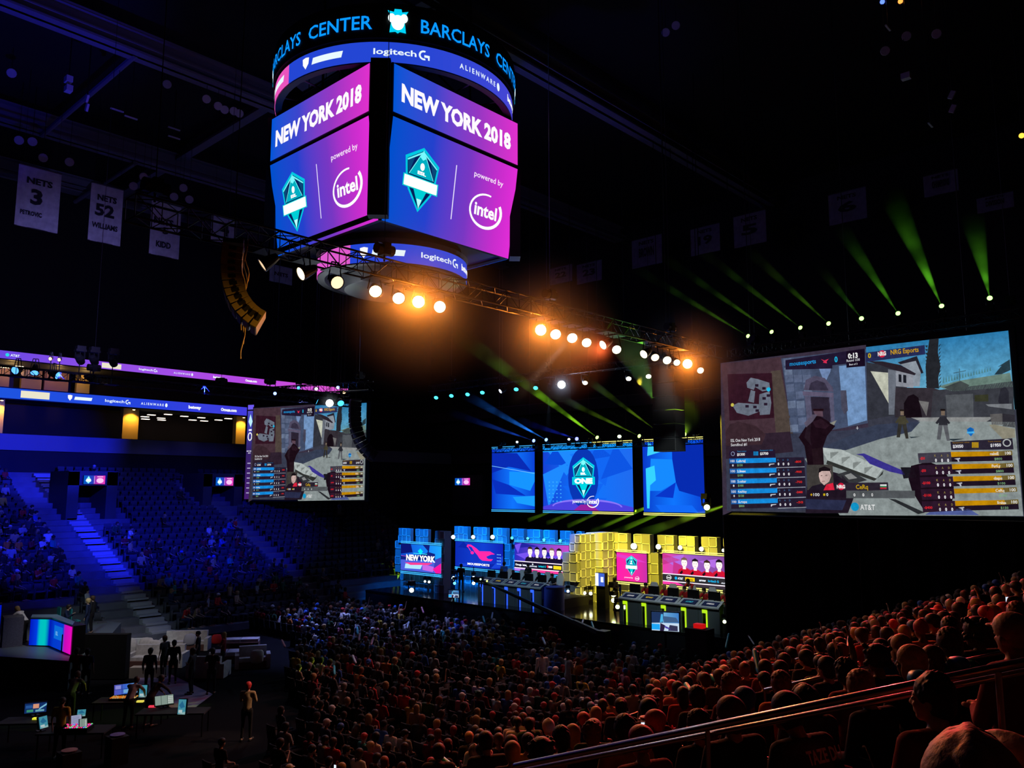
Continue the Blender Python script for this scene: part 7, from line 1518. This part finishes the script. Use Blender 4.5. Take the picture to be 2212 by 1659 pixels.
# inflatable sticks
def stick(a, b, D, r, col, lb_, grp=None):
    p, q = hit(*a, D=D), hit(*b, D=D * .97); d = (q - p).normalized(); m = MB(); L = (q - p).length
    m.lathe(p, d, [(0, 0), (r * .35, .01), (r * .9, .05), (r, .1), (r, L - .1), (r * .9, L - .05), (r * .35, L - .01), (0, L)], 14)
    tag(m.build('inflatable_stick', mat('stick_%s' % '_'.join('%d' % (c * 99) for c in col), col, .35), smooth=True), lb_, 'noise stick')
def depth_near(px, py): p, ok = near_at(px, py, 1.1); return max(3, p.dot(FWD))
for a, b, dp, r, c, lb_ in [((1629, 1401), (1640, 1455), (1614, 1447), .05, (.02, .22, .6), 'upright blue inflatable stick beside the orange lit head'), ((1575, 1368), (1568, 1400), (1563, 1422), .045, (.02, .35, .35), 'teal inflatable stick held up above the dark cap'), ((1533, 1458), (1565, 1482), (1525, 1480), .05, (.02, .40, .38), 'teal inflatable stick slanting over a dark head'), ((1480, 1476), (1496, 1500), (1490, 1490), .05, (.02, .4, .4), 'short teal inflatable stick below the navy shirt'),
        ((1967, 1424), (2046, 1462), (1990, 1420), .07, (.02, .28, .75), 'long blue inflatable stick with ring marks slanting to the handrail'), ((2047, 1433), (2095, 1437), (2060, 1420), .065, (.02, .22, .65), 'blue inflatable stick lying level behind the handrail'), ((1962, 1465), (2010, 1470), (1985, 1450), .07, (.02, .28, .6), 'blue inflatable stick half hidden under the long one'),
        ((945, 1632), (990, 1668), (960, 1640), .055, (.02, .45, .5), 'teal inflatable stick at the very bottom edge'), ((1836, 1370), (1832, 1402), (1845, 1380), .04, (.7, .45, .45), 'upright pale pink inflatable stick beside a white top'), ((1616, 1372), (1630, 1393), (1630, 1400), .035, (.6, .5, .5), 'pale inflatable stick above the upright blue one')]:
    stick(a, b, depth_near(*dp) * .96, r, c, lb_)
for k, (px, py) in enumerate([(1063, 1330), (1045, 1338), (913, 1318), (881, 1350), (772, 1362), (776, 1376), (1258, 1345), (1280, 1350), (804, 1385), (765, 1424), (722, 1448), (612, 1390), (1175, 1385)]):
    q, ok = near_at(px, py, 1.5); D = q.dot(FWD); c = [(.5, .55, .7), (.03, .4, .5), (.6, .2, .25)][k % 3]; a = rnd.uniform(-.5, .5); L = 600 / D
    stick((px - math.sin(a) * L * .5, py - math.cos(a) * L * .5), (px + math.sin(a) * L * .5, py + math.cos(a) * L * .5), D, .045, c, ['pale', 'teal', 'pink'][k % 3] + ' inflatable stick raised ' + place_words(px, py) + (' nearer the tower' if k in (1, 7, 5) else ''))
# ------------------------------------------------------------------ handrails of the near stand
def rail(x, y0, y1, lab, h=1.2, r=.022, glass=False):
    z = lambda y: 6.15 - .36 * y + h; t = thing('handrail', (x, y0, z(y0) - h), lab, 'handrail'); m = MB()
    m.cyl((x, y0, z(y0)), (x, y1, z(y1)), r, r, 12); m.build('top_tube', mat('brushed_steel', (.5, .45, .42), .28, 1), t, smooth=True)
    if glass: m = MB(); m.cyl((x + .03, y0, z(y0) - .05), (x + .03, y1, z(y1) - .05), r * .7, r * .8, 10); m.build('lower_tube', MATS['brushed_steel'], t, smooth=True)
    m = MB(); n = max(1, int((y1 - y0) / 1.5))
    for i in range(n + 1): y = y0 + (y1 - y0) * i / n; m = MB(); m.cyl((x, y, z(y) - h - .25), (x, y, z(y)), .017, .017, 8); m.build('post', MATS['brushed_steel'], t)
rail(5.0, -.6, 4.6, 'long steel handrail slanting across the rows of the near stand', 1.33, .025, True)
rail(10.2, 3.6, 5.0, 'short steel handrail ending before the orange lit head', 1.1); rail(8.4, 1.6, 2.6, 'short steel handrail between the dark curls and the blue sticks', 1.1, .016)
rail(16.4, 5.5, 8, 'thin steel handrail far down the near stand', 1.1)
# stair treads of the aisles
m = MB()
for x in AISLES:
    for y in ROWN[:18]: z = tread_near(y); m.span((x - .55, y - .45, z), (x + .55, y - .05, z + .14))
struct(m, 'floor_aisle_steps', CONC())
# ------------------------------------------------------------------ analyst platform with LED desk
pf = hit(100, 1408, z=1.2); 
DZ = 1.15
def D_(px, py, z=DZ): return hit(px, py, z=z)
a, b, c = D_(60, 1398), D_(128, 1400), D_(215, 1372)
m = MB(); q = [D_(-30, 1416), D_(150, 1428), D_(215, 1400), D_(262, 1345), D_(120, 1330), D_(-60, 1340)]
m.mesh([Vector((p.x, p.y, DZ)) for p in q] + [Vector((p.x, p.y, 0)) for p in q], [tuple(range(5, -1, -1))] + [(i, (i + 1) % 6, 6 + (i + 1) % 6, 6 + i) for i in range(6)])
tag(m.build('broadcast_platform', mat('platform_grey', (.12, .15, .15), .5)), 'low grey broadcast platform carrying the glowing analyst desk', 'platform')
t = thing('analyst_desk', (b.x, b.y, DZ), 'wrap around analyst desk glowing cyan blue and magenta', 'desk'); P0, P1, P2 = D_(62, 1396), D_(106, 1397), D_(152, 1417); hh = 1.16
cols = [(0, (0, 20, 190)), (.35, (0, 60, 230)), (.5, (0, 195, 200)), (.75, (0, 200, 195)), (.95, (0, 40, 200)), (1, (0, 20, 190))]
for A_, B_, g in ((P0, P1, cols), (P1, P2, [(0, (0, 30, 180)), (.2, (0, 60, 210)), (.62, (10, 60, 210)), (.7, (200, 10, 190)), (1, (240, 10, 190))])):
    u = Vector((B_.x - A_.x, B_.y - A_.y, 0)); n = Vector((u.y, -u.x, 0)).normalized(); n = n if n.dot(CAM - A_) > 0 else -n
    m = MB(); frame_box(m, Vector((A_.x, A_.y, DZ + .04)), u, (0, 0, hh), n, .5, .01); m.build('desk_body', K(), t); P = Pic((A_.x, A_.y, DZ + .05), u, (0, 0, hh - .04), n, .004); P.grad(0, 0, 1, 1, g, 1)
    if B_ is P2: P.rect(.2, .35, .6, .85, (10, 110, 220), 2); P.text('ESL', .28, .5, .14, (120, 190, 240), 3, 'l', .03)
    P.mb.build('glowing_front', led('led_desk_front', .95), t)
m = MB(); q = [P0, P1, P2, P2 + Vector((.4, .9, 0)), P1 + Vector((.5, .8, 0)), P0 + Vector((.3, .8, 0))]; zt = DZ + hh + .05
m.mesh([Vector((p.x, p.y, zt)) for p in q] + [Vector((p.x, p.y, zt + .05)) for p in q], [(6, 7, 10, 11), (7, 8, 9, 10), (0, 1, 7, 6), (1, 2, 8, 7)]); m.build('desk_top', mat('desk_teal', (.12, .22, .24), .3), t)
Pg0, Pg1 = D_(5, 1400), D_(47, 1396); u = Pg1 - Pg0; u.z = 0
m = MB(); n = Vector((u.y, -u.x, 0)).normalized(); n = n if n.dot(CAM - Pg0) > 0 else -n; frame_box(m, Vector((Pg0.x, Pg0.y, DZ)), u, (0, 0, 1.25), n, 1.0, .02); tag(m.build('side_counter', mat('counter_felt', (.11, .11, .13), .9, noise=20)), 'plain grey counter before the leaning woman in white', 'counter')
P0_ = D_(-30, 1402); m = MB(); u = Pg0 - P0_; u.z = 0; t = thing('light_column', (P0_.x, P0_.y, DZ), 'blue glowing column cut by the picture edge beside the grey counter', 'light column'); frame_box(m, Vector((P0_.x, P0_.y, DZ)), u * .75, (0, 0, 1.9), n, .4, .01); m.build('column_body', K(), t); P = Pic(Vector((P0_.x, P0_.y, DZ + .05)), u * .75, (0, 0, 1.8), n, .004); P.grad(0, 0, 1, 1, [(0, (0, 20, 160)), (.7, (0, 30, 230)), (1, (0, 20, 180))], 1); P.mb.build('glowing_front', MATS['led_desk_front'], t)
q = D_(52, 1388); P_(q, PI - .9, 'stand_lean', 'white', 'pony', 'blond', 'black', 0, 'fair haired woman in a sleeveless white top leaning on the grey counter', scl=1.0)
q = D_(140, 1368); P_(q, -.3 - .4, 'sit_phone', 'navy', 'short', 'dark brown', 'black', 0, 'man in a dark suit seated behind the glowing analyst desk', 'long')
q = D_(186, 1376); P_(q, PI - .6, 'stand', 'navy', 'short', 'blond', 'navy', 0, 'fair haired man in a dark suit standing beside the analyst desk', 'long'); q = D_(196, 1368); P_(q, 2.4, 'stand', 'black', 'short', 'brown', 'black', 0, 'second suited man half hidden behind the fair haired one', 'long')
spot('key_light', (q.x - 4, q.y - 6, 8), (q.x + .2, q.y, DZ + 1), (.6, .85, 1), 700, 40)
for k, (px, py) in enumerate(((134, 1362), (158, 1366))):
    q = D_(px, py); m = MB(); t = thing('clear_chair', q, 'teal edged chair ' + ('behind the magenta part of the desk' if k else 'of the seated suited man'), 'chair'); m.box(q + Vector((0, 0, .55)), (.45, .45, .05)); m.build('seat', mat('teal_plastic', (.03, .25, .25), .3), t); m = MB(); m.box(q + Vector((-.2, 0, .85)), (.04, .45, .6)); m.build('backrest', MATS['teal_plastic'], t); m = MB()
    for sx in (-1, 1):
        for sy in (-1, 1): m.cyl(q + Vector((sx * .19, sy * .19, 0)), q + Vector((sx * .19, sy * .19, .55)), .015, .015, 6)
    m.build('leg_frame', K(), t)
# wide dark panel (back of a large display) in front of the platform
pA, pB = hit(128, 1470, z=0), hit(266, 1470, z=0); u = pB - pA; m = MB(); nn = Vector((u.y, -u.x, 0)).normalized(); nn = nn if nn.dot(CAM - pA) > 0 else -nn
frame_box(m, pA + Vector((0, 0, .1)) , u, (0, 0, 1.75), nn, .4, .04); m.cyl(pA + Vector((0, 0, 0)), pA + Vector((0, 0, .3)), .1, .1, 8); tag(m.build('backdrop_panel', mat('matte_black', (.003, .003, .003), .95)), 'large plain black panel standing before the analyst desk', 'panel')
# sofas
cream, brn = mat('sofa_cream', (.58, .55, .52), .8, noise=6), mat('sofa_brown', (.14, .06, .045), .8)
def sofa(px, py, L, W, ang, lab, back=True, arm=True, base=brn):
    p = hit(px, py, z=0); t = thing('sofa', (p.x, p.y, 0), lab, 'sofa'); R = Matrix.Rotation(ang, 3, 'Z'); q = Vector((p.x, p.y, 0)); B = lambda m, c, d: m.box(q + R @ Vector(c), d, 0, R)
    m = MB(); B(m, (0, 0, .18), (L, W, .30)); m.build('base', base, t); m = MB(); n = max(1, round(L / .8))
    for i in range(n): B(m, (-L / 2 + L * (i + .5) / n, .05, .40), (L / n - .03, W - .1, .16))
    m.build('seat_cushions', cream, t)
    if back: m = MB(); B(m, (0, W / 2 - .1, .55), (L, .22, .75)); m.build('backrest', cream, t)
    if arm:
        for s in (-1, 1): m = MB(); B(m, (s * (L / 2 + .08), 0, .33), (.18, W, .6)); m.build('armrest', cream, t)
def pillow(px, py, z, lab, c=None, ang=0, s=.55):
    p = hit(px, py, z=z); m = MB(); R = Matrix.Rotation(ang, 3, 'Z') @ Matrix.Rotation(-.35, 3, 'X'); V, F = ICO[2]
    m.mesh([p + R @ Vector((math.copysign(abs(v[0]) ** .6, v[0]) * s / 2, v[1] * .10, math.copysign(abs(v[2]) ** .6, v[2]) * s / 2)) for v in V], F); tag(m.build('cushion', c or cream, smooth=True), lab, 'cushion')
sofa(340, 1440, 2.2, .95, -.78, 'cream cushioned sofa with a brown base between the standing people'); sofa(510, 1428, 2.4, 1.0, -.62, 'long white bench sofa with a rounded brown end', False, False); sofa(450, 1462, 1.3, .9, 2.3, 'small white tub sofa turned from the stage', True, True, cream)
sofa(545, 1442, 1.2, .8, -.5, 'white corner seat at the crowd edge'); sofa(520, 1400, 1.8, .8, -.65, 'blue lit bench sofa furthest up the lounge', False, False); sofa(400, 1405, 2.0, .8, -.7, 'brown lounge sofa behind the tall person in black', True, True, brn)
sofa(283, 1425, .9, .9, -.78, 'single cream armchair at the end of the black panel')
pillow(278, 1395, .78, 'upright cream cushion on the single armchair', None, -.6, .75); pillow(315, 1393, .8, 'tilted cream cushion on the cushioned sofa', None, -.8, .7); pillow(334, 1396, .75, 'second cream cushion behind the tilted one', None, -.9, .6); pillow(555, 1418, .7, 'cream cushion on the white corner seat', None, -.6, .6); pillow(468, 1381, .75, 'bright red cushion on the lounge sofa', mat('red_cloth', (.6, .02, .02), .8), -.6, .5); pillow(410, 1382, .75, 'blue lit grey cushion behind the brown sofa', mat('grey_cloth', (.3, .3, .35), .8), -.7, .6)
m = MB(); q = [hit(*p_, z=.01) for p_ in ((296, 1452), (345, 1446), (460, 1500), (400, 1545), (300, 1492))]; m.poly([Vector((p.x, p.y, .02)) for p in q]); m.poly([Vector((p.x, p.y, .0)) for p in q][::-1]); rg = mat('patterned_rug', (.14, .12, .22), .9)
nt = rg.node_tree; vo = nt.nodes.new('ShaderNodeTexVoronoi'); vo.inputs['Scale'].default_value = 1.6; cr = nt.nodes.new('ShaderNodeValToRGB'); tc = nt.nodes.new('ShaderNodeTexCoord'); cr.color_ramp.elements[0].color = (.05, .08, .3, 1); cr.color_ramp.elements[1].color = (.45, .12, .25, 1); e = cr.color_ramp.elements.new(.5); e.color = (.35, .3, .5, 1)
nt.links.new(tc.outputs['Object'], vo.inputs['Vector']); nt.links.new(vo.outputs['Distance'], cr.inputs[0]); nt.links.new(cr.outputs[0], nt.nodes['Principled BSDF'].inputs['Base Color'])
tag(m.build('rug', rg), 'blue and purple patterned rug in front of the lounge sofas', 'rug')
m = MB(); p = hit(322, 1447, z=.3); m.box((p.x, p.y, .22), (1.5, .45, .44), 0, Matrix.Rotation(-.78, 3, 'Z')); tag(m.build('low_bench', mat('pale_wood', (.45, .38, .30), .6)), 'long low pale bench along the patterned rug', 'bench')
# production desks with monitors
def monitor(px, py, w_, h_, D, yaw, tilt, lab, draw, z=None):
    p = hit(px, py, z=1.02); f = (CAM - p); f.z = 0; f.normalize(); n0 = Matrix.Rotation(yaw, 3, 'Z') @ f; n = (n0 * math.cos(tilt) + Vector((0, 0, math.sin(tilt)))).normalized(); U_ = Vector((-n0.y, n0.x, 0)) * w_; V_ = n.cross(U_).normalized() * h_; V_ = V_ if V_.z > 0 else -V_
    t = thing('monitor', p, lab, 'monitor'); O = p - U_ / 2 - V_ / 2; m = MB(); frame_box(m, O, U_, V_, n, .05, .02); m.build('monitor_case', K(), t); P = Pic(O, U_, V_, n, .002); draw(P); P.mb.build('display', led('led_prod', .8), t)
    m = MB(); m.cyl(p - n * .08, (p.x - n.x * .12, p.y - n.y * .12, .76), .02, .03, 6); m.box((p.x - n.x * .12, p.y - n.y * .12, .765), (.22, .22, .02)); m.build('stand', K(), t); return p
def scr_a(P): P.grad(0, 0, 1, 1, [(0, (90, 90, 200)), (.5, (60, 110, 220)), (1, (110, 170, 225))], 0); [P.rect(x, 0, x + .015, 1, (10, 20, 60), 2) for x in (.33, .66)]; P.rect(0, .5, 1, .53, (10, 20, 60), 2); P.rect(.05, .55, .28, .9, (150, 150, 230), 1); P.rect(.4, .1, .62, .45, (120, 180, 230), 1)
def scr_b(P): P.rect(0, 0, 1, 1, (70, 150, 170), 0); P.poly([(0, 0), (1, .2), (1, 0)], (150, 190, 190), 1); P.poly([(.1, .6), (.5, .9), (.9, .5), (.4, .4)], (40, 110, 150), 1); P.rect(.1, .1, .6, .3, (190, 210, 210), 2)
def scr_c(P): P.rect(0, 0, 1, 1, (140, 160, 150), 0); [P.rect(x, 0, x + .02, 1, (30, 40, 40), 1) for x in (.32, .66)]; [P.rect(.7 + .07 * i, .1 + .2 * j, .74 + .07 * i, .22 + .2 * j, (230, 235, 230), 2) for i in range(4) for j in range(4)]
def scr_d(P): P.rect(0, 0, 1, 1, (20, 50, 110), 0); P.rect(.38, .45, .65, .9, (230, 160, 130), 1); P.poly([(.6, .2), (1, .7), (1, .9), (.7, .5)], (130, 200, 230), 1); P.rect(.1, .1, .4, .35, (60, 150, 120), 1); P.rect(.5, .1, .9, .3, (110, 170, 190), 2); P.rect(.05, .5, .35, .8, (40, 90, 160), 1)
def scr_e(P): P.rect(0, 0, 1, 1, (170, 175, 205), 0); [P.rect(.08, .1 + .12 * i, .8, .14 + .12 * i, (110, 115, 160), 1) for i in range(7)]
monitor(272, 1488, .75, .34, 25.5, .15, .35, 'wide blue window filled monitor at the orange lit desk', scr_a); monitor(309, 1493, .26, .40, 25.5, -.35, .1, 'narrow teal lit monitor beside the wide blue one', scr_b); monitor(355, 1512, .58, .30, 24, .2, .5, 'pale green gridded monitor at the middle of the desks', scr_c); monitor(393, 1527, .26, .46, 24, -.5, .1, 'upright teal monitor at the crowd end of the desks', scr_b)
monitor(77, 1529, .62, .30, 23.5, -.1, .05, 'monitor with colourful pictures at the picture edge side', scr_d); monitor(94, 1560, .26, .34, 22, .6, .3, 'slanted teal monitor beside the yellow shirted back', scr_b); monitor(165, 1554, .28, .26, 22, .1, .6, 'pale violet document screen over the red lit mixing desk', scr_e); monitor(180, 1561, .2, .24, 22, .1, .6, 'smaller pale document screen beside the violet one', scr_c); monitor(176, 1540, .24, .20, 22.3, -.2, .3, 'teal laptop screen behind the document screens', scr_b)
def table(px, py, L, W, ang, lab, D): 
    p = hit(px, py, z=.74); t = thing('production_desk', (p.x, p.y, 0), lab, 'table'); R = Matrix.Rotation(ang, 3, 'Z'); q = Vector((p.x, p.y, 0)); m = MB(); m.box(q + Vector((0, 0, .73)), (L, W, .05), 0, R); m.build('table_top', KM(), t)
    for sx in (-1, 1):
        for sy in (-1, 1): m = MB(); c = q + R @ Vector((sx * (L / 2 - .06), sy * (W / 2 - .06), 0)); m.cyl(c, c + Vector((0, 0, .71)), .025, .025, 6); m.build('leg', K(), t)
table(285, 1512, 2.4, .8, -.75, 'dark trestle desk under the wide blue monitor', 25.6); table(375, 1536, 2.2, .8, -.75, 'dark trestle desk under the pale green monitor', 24.1); table(82, 1556, 2.2, .8, -.75, 'dark trestle desk under the colourful picture monitor', 23.4); table(165, 1576, 2.0, .9, -.75, 'dark trestle desk under the red lit mixing desk', 22)
p = hit(163, 1573, z=.84); t = thing('mixing_desk', (p.x, p.y, .76), 'sloped mixing desk glowing red and magenta', 'mixing desk'); R = Matrix.Rotation(-.75, 3, 'Z'); m = MB(); m.box(p, (.9, .5, .12), 0, R); m.build('console_body', K(), t)
m = MB(); rr = random.Random(3)
for i in range(13):
    for j in range(5): m.box(p + R @ Vector((-.4 + i * .066, -.2 + j * .1, .07)), (.035, .045, .02), 0, R, [(1, .02, .08), (1, .05, .3), (.8, .1, .9), (.2, .9, .3), (.2, .3, 1)][rr.choice([0, 0, 1, 1, 2, 2, 3, 4])])
m.build('lit_faders', led('led_faders', .9), t)
p = hit(268, 1508, z=.80); m = MB(); m.box(p, (.9, .4, .06), 0, R); t = thing('lighting_console', (p.x, p.y, .76), 'console with orange glowing keys before the wide blue monitor', 'console'); m.build('console_body', K(), t); m = MB()
for i in range(11):
    for j in range(4): m.box(p + R @ Vector((-.4 + i * .08, -.14 + j * .09, .04)), (.05, .05, .02), 0, R, [(1, .3, .02), (1, .2, .02), (.9, .6, .2)][rr.randrange(3)])
m.build('lit_keys', led('led_keys', .6), t); spot('key_glow', p + Vector((0, 0, .9)), p, (1, .35, .05), 6, 120)
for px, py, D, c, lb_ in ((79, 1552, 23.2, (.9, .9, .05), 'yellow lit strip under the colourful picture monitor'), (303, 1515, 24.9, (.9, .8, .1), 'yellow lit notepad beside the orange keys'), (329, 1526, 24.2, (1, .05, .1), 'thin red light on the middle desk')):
    p = hit(px, py, z=.79); m = MB(); m.box(p, (.22, .12, .05), 0, R); tag(m.build('glowing_desk_item', mat('desk_glow_%d' % px, c, emit=c, es=.8)), lb_, 'lamp')  # strip and notepad look lit through their own added glow
q = hit(126, 1640, z=0); P_(q, .9, 'stand', 'yellow', 'capback', 'black', 'black', 1, 'person in a yellow shirt with the back turned before the production desks', 'tee')
for (px, py, lab, c) in ((150, 1622, 'folded pale cloth lying on a dark chair', (.35, .2, .2)), (254, 1588, 'violet lit round lid on the dark floor desk', (.2, .18, .5))):
    p = hit(px, py, z=.8); m = MB(); m.lathe(p, (0, 0, 1), [(0, 0), (.2, 0), (.21, .03), (.0, .05)], 16); tag(m.build('folded_cloth' if px == 150 else 'round_lid', mat('lid_%d' % px, c, .6)), lab, 'cloth' if px == 150 else 'lid'); m = MB(); m.box((p.x, p.y, .39), (.5, .5, .78)); tag(m.build('side_table', KM()), 'dark stand under the ' + ('folded pale cloth' if px == 150 else 'violet lit lid'), 'table')
# ------------------------------------------------------------------ hanging banners
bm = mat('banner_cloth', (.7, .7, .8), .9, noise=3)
def banner(pts, b=None, a=None, words=(), lab='', sag=.0, letter=(.02, .02, .03), cm=None):
    kw = dict(b=b) if b is not None else dict(a=a); P4 = [hit(x, y, **kw) for x, y in pts]   # TL TR BR BL
    zt, zb = (P4[0].z + P4[1].z) / 2, (P4[2].z + P4[3].z) / 2
    if b is not None: x0, x1 = (P4[0].x + P4[3].x) / 2, (P4[1].x + P4[2].x) / 2; O, U_, N_ = Vector((x0, b, zb)), Vector((x1 - x0, 0, 0)), Vector((0, -1, 0))
    else: y0, y1 = (P4[0].y + P4[3].y) / 2, (P4[1].y + P4[2].y) / 2; O, U_, N_ = Vector((a, y0, zb)), Vector((0, y1 - y0, 0)), Vector((-1, 0, 0))
    t = thing('banner', O + U_ / 2, lab, 'banner'); m = MB(); n = 10; H = zt - zb
    f = lambda u, v: O + U_ * u + Vector((0, 0, H * v)) + N_ * (.05 * math.sin(u * 9) * (1 - v))
    for i in range(n):
        for sgn in (0, .015): m.poly([f(i / n, 0) - N_ * sgn, f((i + 1) / n, 0) - N_ * sgn, f((i + 1) / n, 1) - N_ * sgn, f(i / n, 1) - N_ * sgn])
    m.build('cloth', cm or bm, t); m = MB(); m.cyl(O + Vector((0, 0, H)), O + U_ + Vector((0, 0, H)), .04, .04, 8); m.build('top_batten', STEEL(), t); m = MB(); m.cyl(O, O + U_, .03, .03, 8); m.build('bottom_batten', STEEL(), t)
    for u in (.1, .9): m = MB(); m.cyl(O + U_ * u + Vector((0, 0, H)), O + U_ * u + Vector((0, 0, 33 - O.z)), .01, .01, 4); m.build('wire', STEEL(), t)
    P = Pic(O, U_, (0, 0, H), N_, .06); P.N = N_
    for (s_, x, y, h, w_) in words: P.text(s_, x, y, h, letter, 1, 'c', .04, w_)
    if words: P.mb.c = [[letter] * len(c_) for c_ in P.mb.c]; P.mb.build('printing', attr_mat('banner_print') if 'banner_print' not in MATS else MATS['banner_print'], t)
BB = 52
banner([(40, 352), (132, 376), (125, 505), (32, 486)], b=BB, words=[('3', .45, .40, .24, .28), ('PETROVIC', .35, .20, .07, .5), ('NETS', .5, .72, .10, .6)], lab='jersey banner with a large numeral hanging at the far edge of the row')
banner([(196, 394), (278, 412), (248, 530), (191, 519)], b=BB, words=[('52', .45, .46, .2, .6), ('WILLIAMS', .48, .24, .09, .8), ('NETS', .5, .72, .1, .6)], lab='jersey banner with a two digit numeral, second in the hanging row')
banner([(328, 430), (400, 450), (377, 560), (322, 547)], b=BB, words=[('NETS', .42, .58, .12, .66), ('5', .5, .42, .12, .2), ('KIDD', .45, .16, .11, .5)], lab='jersey banner partly behind the truss end, third in the hanging row')
banner([(457, 463), (512, 478), (508, 525), (456, 526)], b=BB, words=[('4', .5, .3, .5, .4)], lab='smaller jersey banner beside the scoreboard edge'); banner([(583, 570), (632, 578), (630, 616), (582, 608)], b=BB + 6, words=[('NETS', .5, .4, .2, .6)], lab='small dim banner seen under the amber truss')
AB = 56
for k, (x0, y0, x1, y1, wd) in enumerate([(1365, 512, 1430, 575, 'BROWN'), (1492, 488, 1555, 548, '19'), (1585, 460, 1655, 530, '5'), (1790, 412, 1872, 480, '6'), (1188, 575, 1236, 612, '22'), (1246, 566, 1300, 610, '23'), (1995, 372, 2070, 420, 'CHAMPIONS'), (2110, 420, 2190, 455, 'DIVISION')]):
    banner([(x0, y0 + 6), (x1, y0 - 6), (x1, y1 - 3), (x0, y1 + 3)], a=AB, words=[(wd, .5, .35, .3, .5), ('NETS', .5, .76, .12, .5)], lab='dim banner on the dark end wall ' + ['above the bright end of the amber row', 'behind the third green beam', 'behind the fourth green beam', 'behind the sixth green beam with a large numeral', 'first of the pair past the scoreboard', 'second of the pair past the scoreboard', 'above the brightest green beam', 'beyond the last green beam'][k], cm=mat('banner_cloth_shaded', (.3, .28, .36), .9, noise=3))  # darker copy of the cloth, with the shade put into its colour
# ceiling fixtures and speaker clusters catching some light
rr = random.Random(21); fx = mat('fixture_grey', (.5, .5, .58), .35)
FXL = [(148, 172, 'box', 44), (148, 192, 'box', 44), (188, 213, 'bar', 44), (188, 232, 'bar', 44), (253, 238, 'strip', 44), (283, 254, 'strip', 44), (376, 278, 'strip', 48), (376, 297, 'strip', 48), (446, 214, 'disc', 42), (471, 229, 'disc', 42), (485, 237, 'disc', 42), (505, 240, 'disc', 42), (517, 245, 'disc', 42), (41, 303, 'disc', 54), (70, 306, 'disc', 54), (93, 341, 'disc', 54), (150, 350, 'disc', 54), (310, 382, 'disc', 53), (323, 407, 'disc', 53), (396, 406, 'disc', 53), (409, 431, 'disc', 53), (376, 425, 'disc', 53), (288, 402, 'disc', 53), (25, 158, 'disc', 50), (361, 182, 'disc', 46),
       (1918, 60, 'strip', None), (1958, 78, 'disc', None), (1912, 110, 'disc', None), (1957, 165, 'box', None), (2056, 205, 'bar', None), (2058, 235, 'bar', None), (2010, 270, 'strip', None), (1438, 70, 'disc', None), (1460, 55, 'disc', None), (2023, 73, 'disc', None)]
for k, (px, py, kind, b) in enumerate(FXL):
    p = hit(px, py, b=b) if b else hit(px, py, a=34); m = MB(); s = p.length / 42 * .24; t = thing('ceiling_fixture', p, {'disc': 'small round roof lamp hanging under the dark roof', 'box': 'small square roof loudspeaker under the dark roof', 'bar': 'slanted bar shaped roof fixture under the dark roof', 'strip': 'short level strip fixture under the dark roof'}[kind], 'roof fixture', {'disc': 'round roof lamps', 'box': 'square roof speakers', 'bar': 'slanted roof bars', 'strip': 'roof strip fixtures'}[kind] )
    if kind == 'disc': m.lathe(p, (CAM - p), [(0, -s * .8), (s * .4, -s * .7), (s * .75, 0), (s * .7, .02), (0, .01)], 12)
    elif kind == 'box': m.box(p, (s, s * 1.4, s))
    elif kind == 'bar': m.box(p, (s * .35, s * .8, s * 1.3), 0, Matrix.Rotation(.5, 3, 'X'))
    else: m.box(p, (s * 2.2, s * .3, s * .2))
    m.build('lamp_body', fx, t); m = MB(); m.cyl(p + Vector((0, 0, s * .4)), (p.x, p.y, 32.9), .015, .015, 4); m.build('drop_rod', STEEL(), t)
for (px, py, c, lb_) in ((1945, 3, (1, .3, .05), 'tiny orange light high at the roof edge'), (1906, 4, (.1, .2, 1), 'tiny blue light high at the roof edge'), (2207, 293, (1, .5, .05), 'tiny orange light at the picture edge under the roof')):
    p = hit(px, py, a=34); m = MB(); m.ball(p, .10, 0, 2); m.cyl(p, (p.x, p.y, 32.9), .012, .012, 4, 1); m.m = [1 if i >= len(ICO[2][1]) else 0 for i in range(len(m.f))]; tag(m.build('marker_light', [mat('marker_%d' % px, c, emit=c, es=2), K()]), lb_, 'light')
